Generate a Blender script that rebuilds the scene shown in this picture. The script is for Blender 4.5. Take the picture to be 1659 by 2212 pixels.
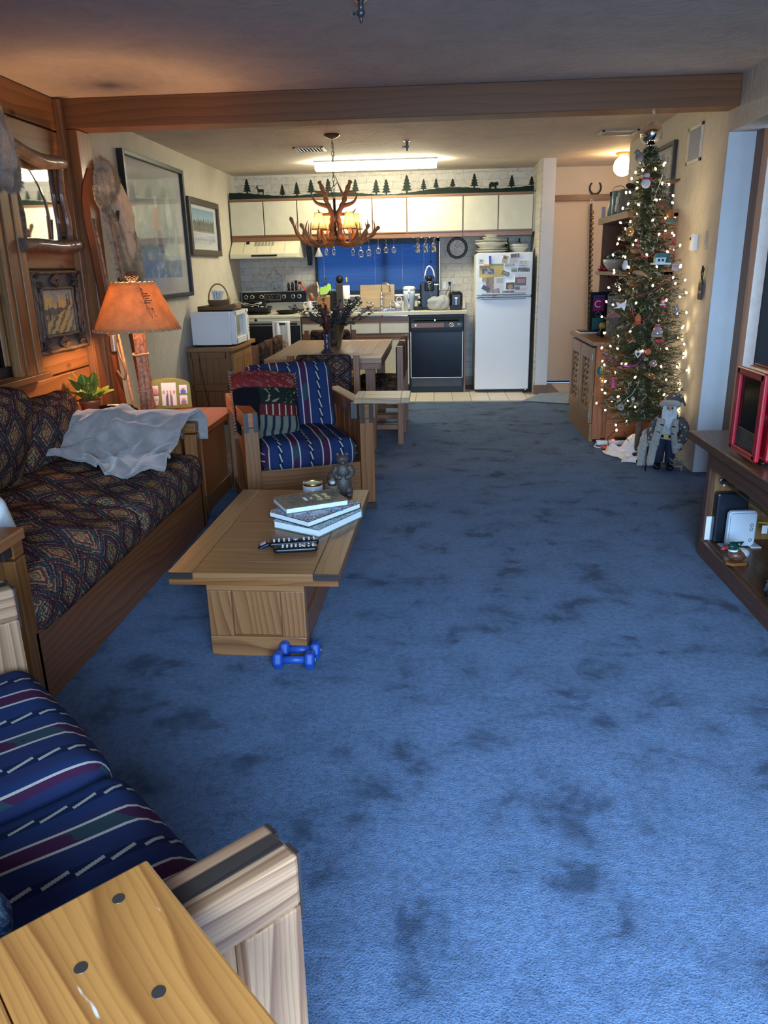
import bpy, bmesh, math, random
from mathutils import Vector, Matrix, Euler
import mathutils.noise as mn
random.seed(7)
scn = bpy.context.scene
for _o in list(bpy.data.objects): bpy.data.objects.remove(_o)
COL = scn.collection
R = math.radians; PI = math.pi
S, C_ = math.sin, math.cos

# ------------------------------------------------------------------ camera
_yaw, _pit, _rol, _hc = -0.0716, 0.3124, -0.0217, 1.394
_fw = Vector((S(_yaw)*C_(_pit), C_(_yaw)*C_(_pit), -S(_pit)))
_rt = Vector((C_(_yaw), -S(_yaw), 0)); _up = _rt.cross(_fw)
_rx = _rt*C_(_rol) + _up*S(_rol); _ux = _up*C_(_rol) - _rt*S(_rol)
cam = bpy.data.cameras.new('camera'); cam.sensor_fit = 'HORIZONTAL'; cam.sensor_width = 36
cam.lens = 36*1643.4/1659; cam.clip_start = .02; cam.clip_end = 60
cobj = bpy.data.objects.new('camera', cam); COL.objects.link(cobj)
cobj.matrix_world = Matrix(((_rx.x, _ux.x, -_fw.x, 0), (_rx.y, _ux.y, -_fw.y, 0), (_rx.z, _ux.z, -_fw.z, _hc), (0, 0, 0, 1)))
scn.camera = cobj

# ------------------------------------------------------------------ world, lights, exposure
w = bpy.data.worlds.new('world'); scn.world = w; w.use_nodes = True
w.node_tree.nodes['Background'].inputs[0].default_value = (.50, .66, 1.0, 1)
w.node_tree.nodes['Background'].inputs[1].default_value = .9
scn.view_settings.view_transform = 'Standard'
try: scn.view_settings.look = 'None'
except Exception: pass
scn.view_settings.gamma = 1; scn.view_settings.use_curve_mapping = False
scn.view_settings.exposure = 1.0
scn.cycles.use_denoising = True
scn.cycles.max_bounces = 7; scn.cycles.diffuse_bounces = 4; scn.cycles.glossy_bounces = 3
scn.cycles.transmission_bounces = 8; scn.cycles.transparent_max_bounces = 12
scn.cycles.sample_clamp_indirect = 6; scn.cycles.caustics_reflective = False; scn.cycles.caustics_refractive = False

def light(name, kind, loc, power, col, size=.1, size_y=None, rot=(0, 0, 0), spread=None):
    l = bpy.data.lights.new(name, kind); l.energy = power; l.color = col
    if kind == 'AREA':
        l.size = size
        if size_y: l.shape = 'RECTANGLE'; l.size_y = size_y
        if spread: l.spread = spread
    elif kind == 'POINT': l.shadow_soft_size = size
    o = bpy.data.objects.new(name, l); COL.objects.link(o); o.location = loc; o.rotation_euler = rot
    return o
# daylight through the balcony door behind the camera (a real opening in wall_south)
light('daylight', 'AREA', (0.55, -1.72, 1.35), 205, (.43, .68, 1.0), 2.3, 1.8, (R(46), 0, R(-5)), R(118))
XL, XR, YB, ZC = -2.32, 1.762, 9.36, 2.41
# ------------------------------------------------------------------ node helper
class X:
    def __init__(s, nt, k): s.nt, s.k = nt, k
    def _m(s, op, b=None, c=None, rev=False):
        n = s.nt.nodes.new('ShaderNodeMath'); n.operation = op
        args = [s, b] if not rev else [b, s]
        if c is not None: args.append(c)
        for i, a in enumerate(args):
            if a is None: continue
            if isinstance(a, X): s.nt.links.new(a.k, n.inputs[i])
            else: n.inputs[i].default_value = a
        return X(s.nt, n.outputs[0])
    def __add__(s, b): return s._m('ADD', b)
    def __radd__(s, b): return s._m('ADD', b)
    def __sub__(s, b): return s._m('SUBTRACT', b)
    def __rsub__(s, b): return s._m('SUBTRACT', b, rev=True)
    def __mul__(s, b): return s._m('MULTIPLY', b)
    def __rmul__(s, b): return s._m('MULTIPLY', b)
    def __truediv__(s, b): return s._m('DIVIDE', b)
    def fr(s): return s._m('FRACT')
    def fl(s): return s._m('FLOOR')
    def ab(s): return s._m('ABSOLUTE')
    def sin(s): return s._m('SINE')
    def lt(s, b): return s._m('LESS_THAN', b)
    def gt(s, b): return s._m('GREATER_THAN', b)
    def mn(s, b): return s._m('MINIMUM', b)
    def mx(s, b): return s._m('MAXIMUM', b)
    def pw(s, b): return s._m('POWER', b)
    def md(s, b): return s._m('MODULO', b)
class NT:
    """short-hand for building one material"""
    def __init__(s, name, rough=.6, metal=0, spec=.5, coat=0, sheen=0):
        s.m = bpy.data.materials.new(name); s.m.use_nodes = True; s.t = s.m.node_tree
        s.b = s.t.nodes['Principled BSDF']
        s.set('Roughness', rough); s.set('Metallic', metal); s.set('Specular IOR Level', spec)
        if coat: s.set('Coat Weight', coat); s.set('Coat Roughness', .15)
        if sheen: s.set('Sheen Weight', sheen); s.set('Sheen Roughness', .5)
    def set(s, k, v):
        i = s.b.inputs[k]
        if isinstance(v, X): s.t.links.new(v.k, i)
        else: i.default_value = v
    def n(s, typ, **kw):
        n = s.t.nodes.new(typ)
        for k, v in kw.items(): setattr(n, k, v)
        return n
    def obj(s): return s.n('ShaderNodeTexCoord').outputs['Object']
    def gen(s): return s.n('ShaderNodeTexCoord').outputs['Generated']
    def uv(s): return s.n('ShaderNodeTexCoord').outputs['UV']
    def xyz(s, vec):
        n = s.n('ShaderNodeSeparateXYZ'); s.t.links.new(vec, n.inputs[0])
        return [X(s.t, o) for o in n.outputs]
    def vec(s, x, y, z=0.0):
        n = s.n('ShaderNodeCombineXYZ')
        for i, v in enumerate((x, y, z)):
            if isinstance(v, X): s.t.links.new(v.k, n.inputs[i])
            else: n.inputs[i].default_value = v
        return n.outputs[0]
    def noise(s, vec, scale=5, det=3, rough=.55, dist=0):
        n = s.n('ShaderNodeTexNoise'); s.t.links.new(vec, n.inputs['Vector'])
        n.inputs['Scale'].default_value = scale; n.inputs['Detail'].default_value = det
        n.inputs['Roughness'].default_value = rough; n.inputs['Distortion'].default_value = dist
        return X(s.t, n.outputs['Fac'])
    def voro(s, vec, scale=5, feat='F1', rnd=1):
        n = s.n('ShaderNodeTexVoronoi', feature=feat); s.t.links.new(vec, n.inputs['Vector'])
        n.inputs['Scale'].default_value = scale; n.inputs['Randomness'].default_value = rnd
        return X(s.t, n.outputs['Distance'])
    def white(s, vec):
        n = s.n('ShaderNodeTexWhiteNoise', noise_dimensions='3D'); s.t.links.new(vec, n.inputs['Vector'])
        return X(s.t, n.outputs['Value'])
    def ramp(s, x, stops, interp='LINEAR'):
        n = s.n('ShaderNodeValToRGB'); s.t.links.new(x.k, n.inputs[0]); r = n.color_ramp
        r.interpolation = interp
        while len(r.elements) < len(stops): r.elements.new(.5)
        for e, (p, c) in zip(r.elements, stops):
            e.position = p; e.color = (c[0], c[1], c[2], 1) if not isinstance(c, (int, float)) else (c, c, c, 1)
        return n.outputs[0]
    def mix(s, f, a, b, mode='MIX'):
        n = s.n('ShaderNodeMix', data_type='RGBA', blend_type=mode)
        def put(i, v):
            if isinstance(v, X): s.t.links.new(v.k, n.inputs[i])
            elif isinstance(v, bpy.types.NodeSocket): s.t.links.new(v, n.inputs[i])
            elif isinstance(v, (int, float)): n.inputs[i].default_value = v
            else: n.inputs[i].default_value = (v[0], v[1], v[2], 1)
        put(0, f); put(6, a); put(7, b)
        return n.outputs[2]
    def col(s, c):
        if isinstance(c, bpy.types.NodeSocket): s.t.links.new(c, s.b.inputs['Base Color'])
        else: s.b.inputs['Base Color'].default_value = (c[0], c[1], c[2], 1)
    def bump(s, h, strength=.3, dist=.01):
        n = s.n('ShaderNodeBump'); s.t.links.new(h.k, n.inputs['Height'])
        n.inputs['Strength'].default_value = strength; n.inputs['Distance'].default_value = dist
        s.t.links.new(n.outputs[0], s.b.inputs['Normal'])
MATS = {}
def plain(name, c, rough=.5, metal=0, var=.12, scale=9, bump=0, bscale=60, coat=0, spec=.5, emit=0, alpha=1, sheen=0):
    if name in MATS: return MATS[name]
    n = NT(name, rough, metal, spec, coat, sheen); o = n.obj()
    f = n.noise(o, scale, 3)
    lo = tuple(v*(1-var) for v in c); hi = tuple(min(1, v*(1+var)) for v in c)
    n.col(n.ramp(f, [(.3, lo), (.7, hi)]))
    if bump: n.bump(n.noise(o, bscale, 2), bump, .004)
    if emit: n.set('Emission Color', (c[0], c[1], c[2], 1)); n.set('Emission Strength', emit)
    MATS[name] = n.m; return n.m
def wood(name, lo, hi, rough=.42, freq=34, coat=.15, knots=0, wear=0, amp=6.0, con=.75, dark=.80):
    lo = tuple(a*dark for a in lo); hi = tuple(a*dark*k for a, k in zip(hi, (1.0, .94, .88)))
    """grain runs along U; U and V are in metres"""
    n = NT(name, rough, coat=coat); u, v, _ = n.xyz(n.uv())
    big = n.noise(n.vec(u*.8, v*4.5), 1.0, 2, .45)
    fine = n.noise(n.vec(u*5, v*240), 1.0, 2)
    rings = ((v*freq + big*amp).fr())
    rg = n.ramp(rings, [(0, .0), (.40, .18), (.78, .62), (.92, 1.0), (1, .05)])
    c = n.mix(X(n.t, rg)*con, hi, lo)
    r2 = n.ramp(((v*freq*4.3 + big*amp*2.1 + fine*.5).fr()), [(0, 0.0), (.6, .25), (.9, 1.0), (1, .1)])
    c = n.mix(X(n.t, r2)*(con*.42), c, tuple(a*.8 for a in lo))
    c = n.mix(fine*.45, c, tuple(a*.55 for a in hi))
    tone = n.noise(n.vec(u*.35, v*.9), 1.7, 1)
    c = n.mix(tone*.45, c, tuple(a*.62 for a in hi))
    if knots:
        k = n.voro(n.vec(u*1.0, v*2.2), knots)
        kf = n.ramp(k, [(.04, 1.0), (.09, .55), (.17, .0)])
        c = n.mix(X(n.t, kf), c, tuple(a*.38 for a in lo))
    if wear:
        ws = n.ramp(n.noise(n.vec(u*9, v*42), 1, 3), [(.66, 0.0), (.70, 1.0)])
        c = n.mix(X(n.t, ws)*wear, c, (.62, .55, .46))
    n.col(c); n.bump(fine*.5 + X(n.t, rg)*.3, .12, .002)
    MATS[name] = n.m; return n.m
def emis(name, c, st):
    if name in MATS: return MATS[name]
    n = NT(name, .5); n.col((c[0]*.8, c[1]*.8, c[2]*.8)); n.set('Emission Color', (*c, 1)); n.set('Emission Strength', st)
    MATS[name] = n.m; return n.m
def glass(name, c=(1, 1, 1), rough=.02, k=.12, mul=.8):
    """thin glass: mostly clear with fresnel gloss"""
    n = NT(name, rough); t = n.t; t.nodes.remove(n.b)
    tr = t.nodes.new('ShaderNodeBsdfTransparent'); tr.inputs[0].default_value = (*c, 1)
    gl = t.nodes.new('ShaderNodeBsdfGlossy'); gl.inputs['Roughness'].default_value = rough
    lw = t.nodes.new('ShaderNodeFresnel'); lw.inputs[0].default_value = 1.0+k*2.4
    ma = t.nodes.new('ShaderNodeMath'); ma.operation = 'MULTIPLY_ADD'; ma.inputs[1].default_value = mul; ma.inputs[2].default_value = k*.25
    mx = t.nodes.new('ShaderNodeMixShader')
    t.links.new(lw.outputs[0], ma.inputs[0]); t.links.new(ma.outputs[0], mx.inputs[0])
    t.links.new(tr.outputs[0], mx.inputs[1]); t.links.new(gl.outputs[0], mx.inputs[2])
    t.links.new(mx.outputs[0], t.nodes['Material Output'].inputs[0])
    MATS[name] = n.m; return n.m
def vcol(name='printed_face', rough=.55):
    if name in MATS: return MATS[name]
    n = NT(name, rough); a = n.n('ShaderNodeVertexColor', layer_name='Col')
    f = n.noise(n.obj(), 60, 2)
    n.col(n.mix(f*.15, a.outputs[0], (.5, .5, .5))); MATS[name] = n.m; return n.m

# ------------------------------------------------------------------ mesh helper
class MB:
    def __init__(s): s.v = []; s.f = []; s.uv = []; s.sm = []; s.cc = []
    def _off(s): return len(s.v)
    def face(s, idx, uvs=None, smooth=False, col=None):
        s.f.append(tuple(idx)); s.uv.append(uvs or [(0, 0)]*len(idx)); s.sm.append(smooth); s.cc.append(col)
    def box(s, c, d, rot=None, grain=None, taper=None):
        """c centre, d full sizes; rot Euler tuple or Matrix; grain axis 0/1/2; taper=(fx,fy) scale of top"""
        hx, hy, hz = d[0]/2, d[1]/2, d[2]/2
        M = Matrix.Identity(3) if rot is None else (rot if isinstance(rot, Matrix) else Euler(rot).to_matrix())
        if grain is None: grain = max(range(3), key=lambda i: d[i])
        b = s._off(); P = []
        for z in (-1, 1):
            for y in (-1, 1):
                for x in (-1, 1):
                    fx, fy = taper if (taper and z > 0) else (1, 1)
                    p = Vector((x*hx*fx, y*hy*fy, z*hz)); P.append(p); s.v.append(tuple(M @ p + Vector(c)))
        ou, ov = random.random()*7, random.random()*7
        for q, ax in (((0, 2, 3, 1), 2), ((4, 5, 7, 6), 2), ((0, 1, 5, 4), 1), ((2, 6, 7, 3), 1), ((0, 4, 6, 2), 0), ((1, 3, 7, 5), 0)):
            if ax == grain: a1, a2 = [i for i in range(3) if i != ax]
            else: a1 = grain; a2 = 3 - ax - grain
            s.face([b+i for i in q], [(P[i][a1]*(1 if ax != grain else .25)+ou, P[i][a2]+ov+ax*.37) for i in q])
        return s
    def prism(s, pts, z0, z1, M=None, grain=0, smooth=False):
        """outline pts (x,y) extruded z0..z1, M 4x4 placing it"""
        M = M or Matrix.Identity(4); b = s._off(); n = len(pts)
        for z in (z0, z1):
            for p in pts: s.v.append(tuple(M @ Vector((p[0], p[1], z))))
        ou = random.random()*5; g = (lambda p: (p[0]+ou, p[1]+ou)) if grain == 0 else (lambda p: (p[1]+ou, p[0]+ou))
        s.face([b+i for i in reversed(range(n))], [g(pts[i]) for i in reversed(range(n))])
        s.face([b+n+i for i in range(n)], [g(p) for p in pts])
        for i in range(n):
            j = (i+1) % n
            s.face([b+i, b+j, b+n+j, b+n+i], [(g(pts[i])[0], z0), (g(pts[j])[0], z0), (g(pts[j])[0], z1), (g(pts[i])[0], z1)], smooth)
        return s
    def cyl(s, p0, p1, r0, r1=None, n=16, cap=True):
        r1 = r0 if r1 is None else r1
        p0, p1 = Vector(p0), Vector(p1); d = (p1-p0); L = d.length
        q = d.to_track_quat('Z', 'Y').to_matrix(); b = s._off(); ou = random.random()*5
        for p, r in ((p0, r0), (p1, r1)):
            for i in range(n):
                a = 2*PI*i/n; s.v.append(tuple(p + q @ Vector((C_(a)*r, S(a)*r, 0))))
        for i in range(n):
            j = (i+1) % n; c = 2*PI*max(r0, r1)/n
            s.face([b+i, b+j, b+n+j, b+n+i], [(ou, i*c), (ou, (i+1)*c), (ou+L, (i+1)*c), (ou+L, i*c)], True)
        if cap:
            s.face([b+i for i in reversed(range(n))]); s.face([b+n+i for i in range(n)])
        return s
    def tube(s, pts, r, n=8, closed=False, cap=True):
        """pts polyline; r number or list"""
        P = [Vector(p) for p in pts]; m = len(P); rr = r if isinstance(r, (list, tuple)) else [r]*m
        b = s._off(); up = None; L = 0; Ls = []
        for i in range(m):
            a = P[i-1] if (i or closed) else P[0]; c = P[(i+1) % m] if (i < m-1 or closed) else P[-1]
            t = (c-a); t = t.normalized() if t.length > 1e-9 else Vector((0, 0, 1))
            if up is None: up = Vector((0, 0, 1)) if abs(t.z) < .9 else Vector((1, 0, 0))
            x = t.cross(up); x = x.normalized() if x.length > 1e-6 else Vector((1, 0, 0)); y = x.cross(t).normalized(); up = y
            for k in range(n):
                g = 2*PI*k/n; s.v.append(tuple(P[i] + x*(C_(g)*rr[i]) + y*(S(g)*rr[i])))
            if i: L += (P[i]-P[i-1]).length
            Ls.append(L)
        for i in range(m if closed else m-1):
            j = (i+1) % m
            for k in range(n):
                l = (k+1) % n; w_ = 2*PI*max(rr[i], .001)/n
                s.face([b+i*n+k, b+i*n+l, b+j*n+l, b+j*n+k], [(Ls[i], k*w_), (Ls[i], (k+1)*w_), (Ls[j] if j else Ls[i]+.01, (k+1)*w_), (Ls[j] if j else Ls[i]+.01, k*w_)], True)
        if cap and not closed:
            s.face([b+k for k in reversed(range(n))]); s.face([b+(m-1)*n+k for k in range(n)])
        return s
    def lathe(s, prof, c=(0, 0, 0), n=24, M=None, sx=1, sy=1, cap=True):
        """prof [(r,z)...] around z"""
        b = s._off(); m = len(prof); M = M or Matrix.Identity(3); c = Vector(c)
        for r, z in prof:
            for k in range(n):
                a = 2*PI*k/n; s.v.append(tuple(c + M @ Vector((C_(a)*r*sx, S(a)*r*sy, z))))
        for i in range(m-1):
            for k in range(n):
                l = (k+1) % n
                s.face([b+i*n+k, b+i*n+l, b+(i+1)*n+l, b+(i+1)*n+k], [(k/n, prof[i][1]), ((k+1)/n, prof[i][1]), ((k+1)/n, prof[i+1][1]), (k/n, prof[i+1][1])], True)
        if not cap: return s
        if prof[0][0] > 1e-5: s.face([b+k for k in reversed(range(n))])
        if prof[-1][0] > 1e-5: s.face([b+(m-1)*n+k for k in range(n)])
        return s
    def ball(s, c, r, n=12, m=8, M=None):
        r = (r, r, r) if isinstance(r, (int, float)) else r; M = M or Matrix.Identity(3)
        b = s._off(); c = Vector(c)
        for i in range(m+1):
            t = PI*i/m
            for k in range(n):
                a = 2*PI*k/n; s.v.append(tuple(c + M @ Vector((S(t)*C_(a)*r[0], S(t)*S(a)*r[1], -C_(t)*r[2]))))
        for i in range(m):
            for k in range(n):
                l = (k+1) % n; q = [b+i*n+k, b+i*n+l, b+(i+1)*n+l, b+(i+1)*n+k]
                if i == 0: q = [q[0], q[2], q[3]]
                elif i == m-1: q = [q[0], q[1], q[2]]
                s.face(q, [(0, 0)]*len(q), True)
        return s
    def grid(s, nu, nv, fn, uvf=None, smooth=True, colf=None, flip=False):
        """fn(u,v) with u,v in 0..1 -> point"""
        b = s._off()
        for j in range(nv+1):
            for i in range(nu+1): s.v.append(tuple(fn(i/nu, j/nv)))
        for j in range(nv):
            for i in range(nu):
                q = [b+j*(nu+1)+i, b+j*(nu+1)+i+1, b+(j+1)*(nu+1)+i+1, b+(j+1)*(nu+1)+i]
                U = [(i/nu, j/nv), ((i+1)/nu, j/nv), ((i+1)/nu, (j+1)/nv), (i/nu, (j+1)/nv)]
                if uvf: U = [uvf(*p) for p in U]
                if flip: q = q[::-1]; U = U[::-1]
                s.face(q, U, smooth, colf((i+.5)/nu, (j+.5)/nv) if colf else None)
        return s
    def cushion(s, c, d, r=.04, bulge=.02, nx=24, ny=18, nz=6, M=None, wrinkle=0, seed=0):
        """soft rounded box; UV u = local x, v runs over top and down the front"""
        M = M or Matrix.Identity(3); h = Vector(d)/2; c = Vector(c)
        r = min(r, min(h)*.99)
        def rd(p):
            q = Vector([max(-(h[i]-r), min(h[i]-r, p[i])) for i in range(3)]); e = p-q
            p2 = q + (e.normalized()*r if e.length > 1e-9 else e)
            k = max(0, 1-(p.x/h.x)**2)*max(0, 1-(p.y/h.y)**2)
            if abs(p.z) > h.z*.2: p2.z += bulge*k*(1 if p.z > 0 else -1)
            p2.y += bulge*.5*max(0, 1-(p.x/h.x)**2)*max(0, 1-(p.z/h.z)**2)*(1 if p.y > 0 else -1) if abs(p.y) > h.y*.6 else 0
            if wrinkle:
                p2 += Vector((0, 0, 1))*wrinkle*(max(0, p.z/h.z)*.9+.1)*mn.noise(Vector((p.x*5+seed, p.y*5, p.z*3+seed)))
            return p2
        def UV(p):
            return (p.x+h.x, (h.y-p.y) if p.z > h.z*.98 else ((h.y*2)+(h.z-p.z) if p.y < 0 else -(h.z-p.z)) if abs(p.z) <= h.z*.98 and abs(p.y) > h.y*.98 else (h.y-p.y))
        def side(na, nb, f):
            b = s._off()
            pts = [[f(i/na*2-1, j/nb*2-1) for i in range(na+1)] for j in range(nb+1)]
            for row in pts:
                for p in row: s.v.append(tuple(c + M @ rd(p)))
            for j in range(nb):
                for i in range(na):
                    ps = [pts[j][i], pts[j][i+1], pts[j+1][i+1], pts[j+1][i]]
                    cen = sum(ps, Vector())/4
                    if abs(cen.x) > h.x*.999: us = [(p.z, h.y-p.y) for p in ps]
                    elif abs(cen.z) > h.z*.999: us = [(p.x+h.x, h.y-p.y) for p in ps]
                    else: us = [(p.x+h.x, 2*h.y+h.z-p.z) if cen.y < 0 else (p.x+h.x, p.z-h.z) for p in ps]
                    s.face([b+j*(na+1)+i, b+j*(na+1)+i+1, b+(j+1)*(na+1)+i+1, b+(j+1)*(na+1)+i], us, True)
        side(nx, ny, lambda a, e: Vector((a*h.x, e*h.y, h.z)))
        side(nx, ny, lambda a, e: Vector((-a*h.x, e*h.y, -h.z)))
        side(nx, nz, lambda a, e: Vector((a*h.x, -h.y, e*h.z)))
        side(nx, nz, lambda a, e: Vector((-a*h.x, h.y, e*h.z)))
        side(ny, nz, lambda a, e: Vector((h.x, a*h.y, e*h.z)))
        side(ny, nz, lambda a, e: Vector((-h.x, -a*h.y, e*h.z)))
        return s
    def build(s, name, mat, parent=None, bevel=0, loc=None, rot=None, weld=False, sub=0, **props):
        me = bpy.data.meshes.new(name); me.from_pydata(s.v, [], s.f)
        uvl = me.uv_layers.new(name='UVMap'); flat = [c for u in s.uv for p in u for c in p]
        uvl.data.foreach_set('uv', flat)
        me.polygons.foreach_set('use_smooth', s.sm)
        if any(c is not None for c in s.cc):
            ca = me.color_attributes.new('Col', 'FLOAT_COLOR', 'CORNER'); fl = []
            for f, c in zip(s.f, s.cc):
                c = c or (.5, .5, .5); fl += [c[0], c[1], c[2], 1]*len(f)
            ca.data.foreach_set('color', fl)
        me.validate(); me.update()
        if weld:
            bm = bmesh.new(); bm.from_mesh(me); bmesh.ops.remove_doubles(bm, verts=bm.verts, dist=1e-5); bm.to_mesh(me); bm.free()
        me.materials.append(mat)
        o = bpy.data.objects.new(name, me); COL.objects.link(o)
        if parent: o.parent = parent
        if loc: o.location = loc
        if rot: o.rotation_euler = rot
        if bevel:
            m = o.modifiers.new('bevel', 'BEVEL'); m.width = bevel; m.segments = 2; m.limit_method = 'ANGLE'; m.angle_limit = R(40)
            m.harden_normals = False
        if sub:
            m = o.modifiers.new('sub', 'SUBSURF'); m.levels = sub; m.render_levels = sub
        for k, v_ in props.items(): o[k] = v_
        return o
def tag(o, label=None, cat=None, group=None, kind=None):
    if label: o['label'] = label
    if cat: o['category'] = cat
    if group: o['group'] = group
    if kind: o['kind'] = kind
    return o
def thing(name, label, cat, loc=(0, 0, 0), rz=0, group=None, rot=None):
    o = bpy.data.objects.new(name, None); COL.objects.link(o); o.empty_display_size = .05
    o.location = loc; o.rotation_euler = rot or (0, 0, rz)
    return tag(o, label, cat, group)
def struct(o): o['kind'] = 'structure'; return o
def box(name, c, d, mat, parent=None, bevel=0, grain=None, rot=None, **k):
    return MB().box(c, d, rot, grain).build(name, mat, parent, bevel, **k)
KIDS = {}
def copy_tree(o, loc=None, rz=None, label=None, parent=None, group=None):
    c = o.copy(); COL.objects.link(c)
    if parent: c.parent = parent
    for ch in [x for x in bpy.data.objects if x.parent == o]: copy_tree(ch, parent=c)
    if loc: c.location = loc
    if rz is not None: c.rotation_euler = (0, 0, rz)
    if label: c['label'] = label
    if group: c['group'] = group
    return c
def text(name, s, size, M, mat, parent=None, align='CENTER', depth=.0004):
    cu = bpy.data.curves.new(name, 'FONT'); cu.body = s; cu.size = size; cu.align_x = align; cu.align_y = 'CENTER'; cu.extrude = depth
    o = bpy.data.objects.new(name, cu); COL.objects.link(o)
    dg = bpy.context.evaluated_depsgraph_get(); me = bpy.data.meshes.new_from_object(o.evaluated_get(dg))
    bpy.data.objects.remove(o); me.materials.clear(); me.materials.append(mat)
    me.transform(M); o = bpy.data.objects.new(name, me); COL.objects.link(o)
    if parent: o.parent = parent
    return o
def catmull(P, k=6):
    P = [Vector(p) for p in P]; out = []
    for i in range(len(P)-1):
        a, b, c, d = P[max(i-1, 0)], P[i], P[i+1], P[min(i+2, len(P)-1)]
        for j in range(k):
            t = j/k; out.append(.5*((2*b)+(-a+c)*t+(2*a-5*b+4*c-d)*t*t+(-a+3*b-3*c+d)*t**3))
    out.append(P[-1]); return out
def frameM(o, x, y):
    """matrix whose local x,y axes are given; z is their cross"""
    x = Vector(x).normalized(); y = Vector(y).normalized(); z = x.cross(y)
    return Matrix(((x.x, y.x, z.x, o[0]), (x.y, y.y, z.y, o[1]), (x.z, y.z, z.z, o[2]), (0, 0, 0, 1)))

# ------------------------------------------------------------------ shared materials
W_FRAME = wood('brown_pine', (.11, .028, .006), (.38, .145, .038), knots=0)
W_SOFA = wood('deep_brown_pine', (.09, .024, .008), (.36, .13, .045))
W_BASE = wood('cathedral_pine', (.13, .032, .008), (.44, .20, .075), freq=34, amp=9, con=.95)
W_TABLE = wood('coffee_table_pine', (.15, .045, .013), (.44, .21, .078), freq=30)
W_PINE = wood('yellow_pine', (.17, .040, .007), (.56, .235, .058), freq=20, amp=6, con=.95, dark=.95, knots=2.6, wear=.8, rough=.35)
W_GREY = wood('worn_pale_pine', (.16, .045, .022), (.56, .33, .18), freq=30, rough=.5, amp=8, con=1.15, dark=.9)
W_DARK = wood('walnut_plug', (.012, .009, .008), (.055, .040, .034), freq=30, coat=0)
W_PLANK = wood('knotty_wall_pine', (.22, .075, .022), (.52, .25, .09), freq=18, knots=3.2, rough=.5, amp=3.5, con=.85)
W_BEAM = wood('stained_beam', (.17, .055, .018), (.38, .15, .045), freq=20, knots=.5, rough=.5, amp=3)
W_OAK = wood('oak_trim', (.14, .055, .02), (.36, .17, .065), freq=50)
W_CAB = wood('honey_pine', (.20, .085, .025), (.45, .24, .09), freq=26)
W_CHERRY = wood('cherry_end_table', (.22, .06, .02), (.52, .19, .07), freq=26, rough=.35)
W_DINE = wood('dining_top', (.22, .11, .045), (.56, .36, .19), freq=30, rough=.3)
W_TV = wood('dark_stand_pine', (.06, .022, .012), (.20, .09, .045), freq=22)
M_WHITE = plain('white_enamel', (.80, .81, .83), .3, var=.015, scale=3)
M_CREAM = plain('cream_laminate', (.60, .57, .45), .45, var=.05)
M_ALMOND = plain('almond_enamel', (.72, .66, .47), .35, var=.04)
M_BLACK = plain('black_plastic', (.008, .008, .009), .45, spec=.3)
M_GLOSSBLK = plain('gloss_black', (.006, .006, .008), .32, spec=.35)
M_CHROME = plain('chrome', (.75, .76, .78), .14, 1, var=.05)
M_IRON = plain('dark_iron', (.03, .028, .026), .45, .6)
M_PAPER = plain('white_paper', (.82, .82, .80), .7, var=.04)
M_GOLD = plain('gold_metal', (.80, .55, .16), .25, 1)
M_RED = plain('red_cloth', (.45, .03, .03), .7)
M_GLASS = glass('clear_glass', (.90, .94, .96), k=.22)
M_GLASS_DK = plain('dark_glass', (.003, .003, .003), .12, spec=.12)
M_LEAD = plain('grey_metal', (.25, .25, .26), .4, .8)
# ================================================================== SHELL
def plaster(name, c, amp=.10, b=.5):
    n = NT(name, .8, spec=.2); o = n.obj()
    wv = n.noise(o, 2.2, 4, .6, 1.6)
    sw = n.noise(o, 6, 4, .65, 2.5)
    n.col(n.ramp(wv*.6+sw*.4, [(.3, tuple(v*(1-amp) for v in c)), (.7, tuple(min(1, v*(1+amp)) for v in c))]))
    n.bump(sw, b, .02); MATS[name] = n.m; return n.m
P_WALL = plaster('cream_swirl_plaster', (.66, .61, .52))
P_CEIL = plaster('ceiling_swirl_plaster', (.70, .61, .54), .14, .28)
P_SMOOTH = plain('smooth_white_paint', (.68, .68, .68), .7, var=.03)
P_DOORP = plain('peach_door_paint', (.66, .52, .36), .6, var=.02)
P_HALL = plaster('hall_peach_plaster', (.68, .58, .44), .05, .3)
def brickpaper():
    n = NT('brick_wallpaper', .75, spec=.2); x, y, z = n.xyz(n.obj())
    br = n.n('ShaderNodeTexBrick'); wob = n.noise(n.obj(), 7, 3)*.055
    n.t.links.new(n.vec(x+y+wob, z+wob*.8), br.inputs['Vector'])
    br.inputs['Scale'].default_value = 1; br.inputs['Brick Width'].default_value = .20; br.inputs['Row Height'].default_value = .075
    br.inputs['Mortar Size'].default_value = .0042; br.inputs['Mortar Smooth'].default_value = .5
    br.inputs['Color1'].default_value = (.46, .42, .37, 1); br.inputs['Color2'].default_value = (.56, .52, .46, 1)
    br.inputs['Mortar'].default_value = (.27, .25, .24, 1)
    f = n.noise(n.obj(), 22, 4, .7)
    n.col(n.mix(n.ramp(f, [(.35, 0.0), (.75, .75)]), br.outputs[0], (.70, .68, .63))); MATS[n.m.name] = n.m; return n.m
P_BRICK = brickpaper()
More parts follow.
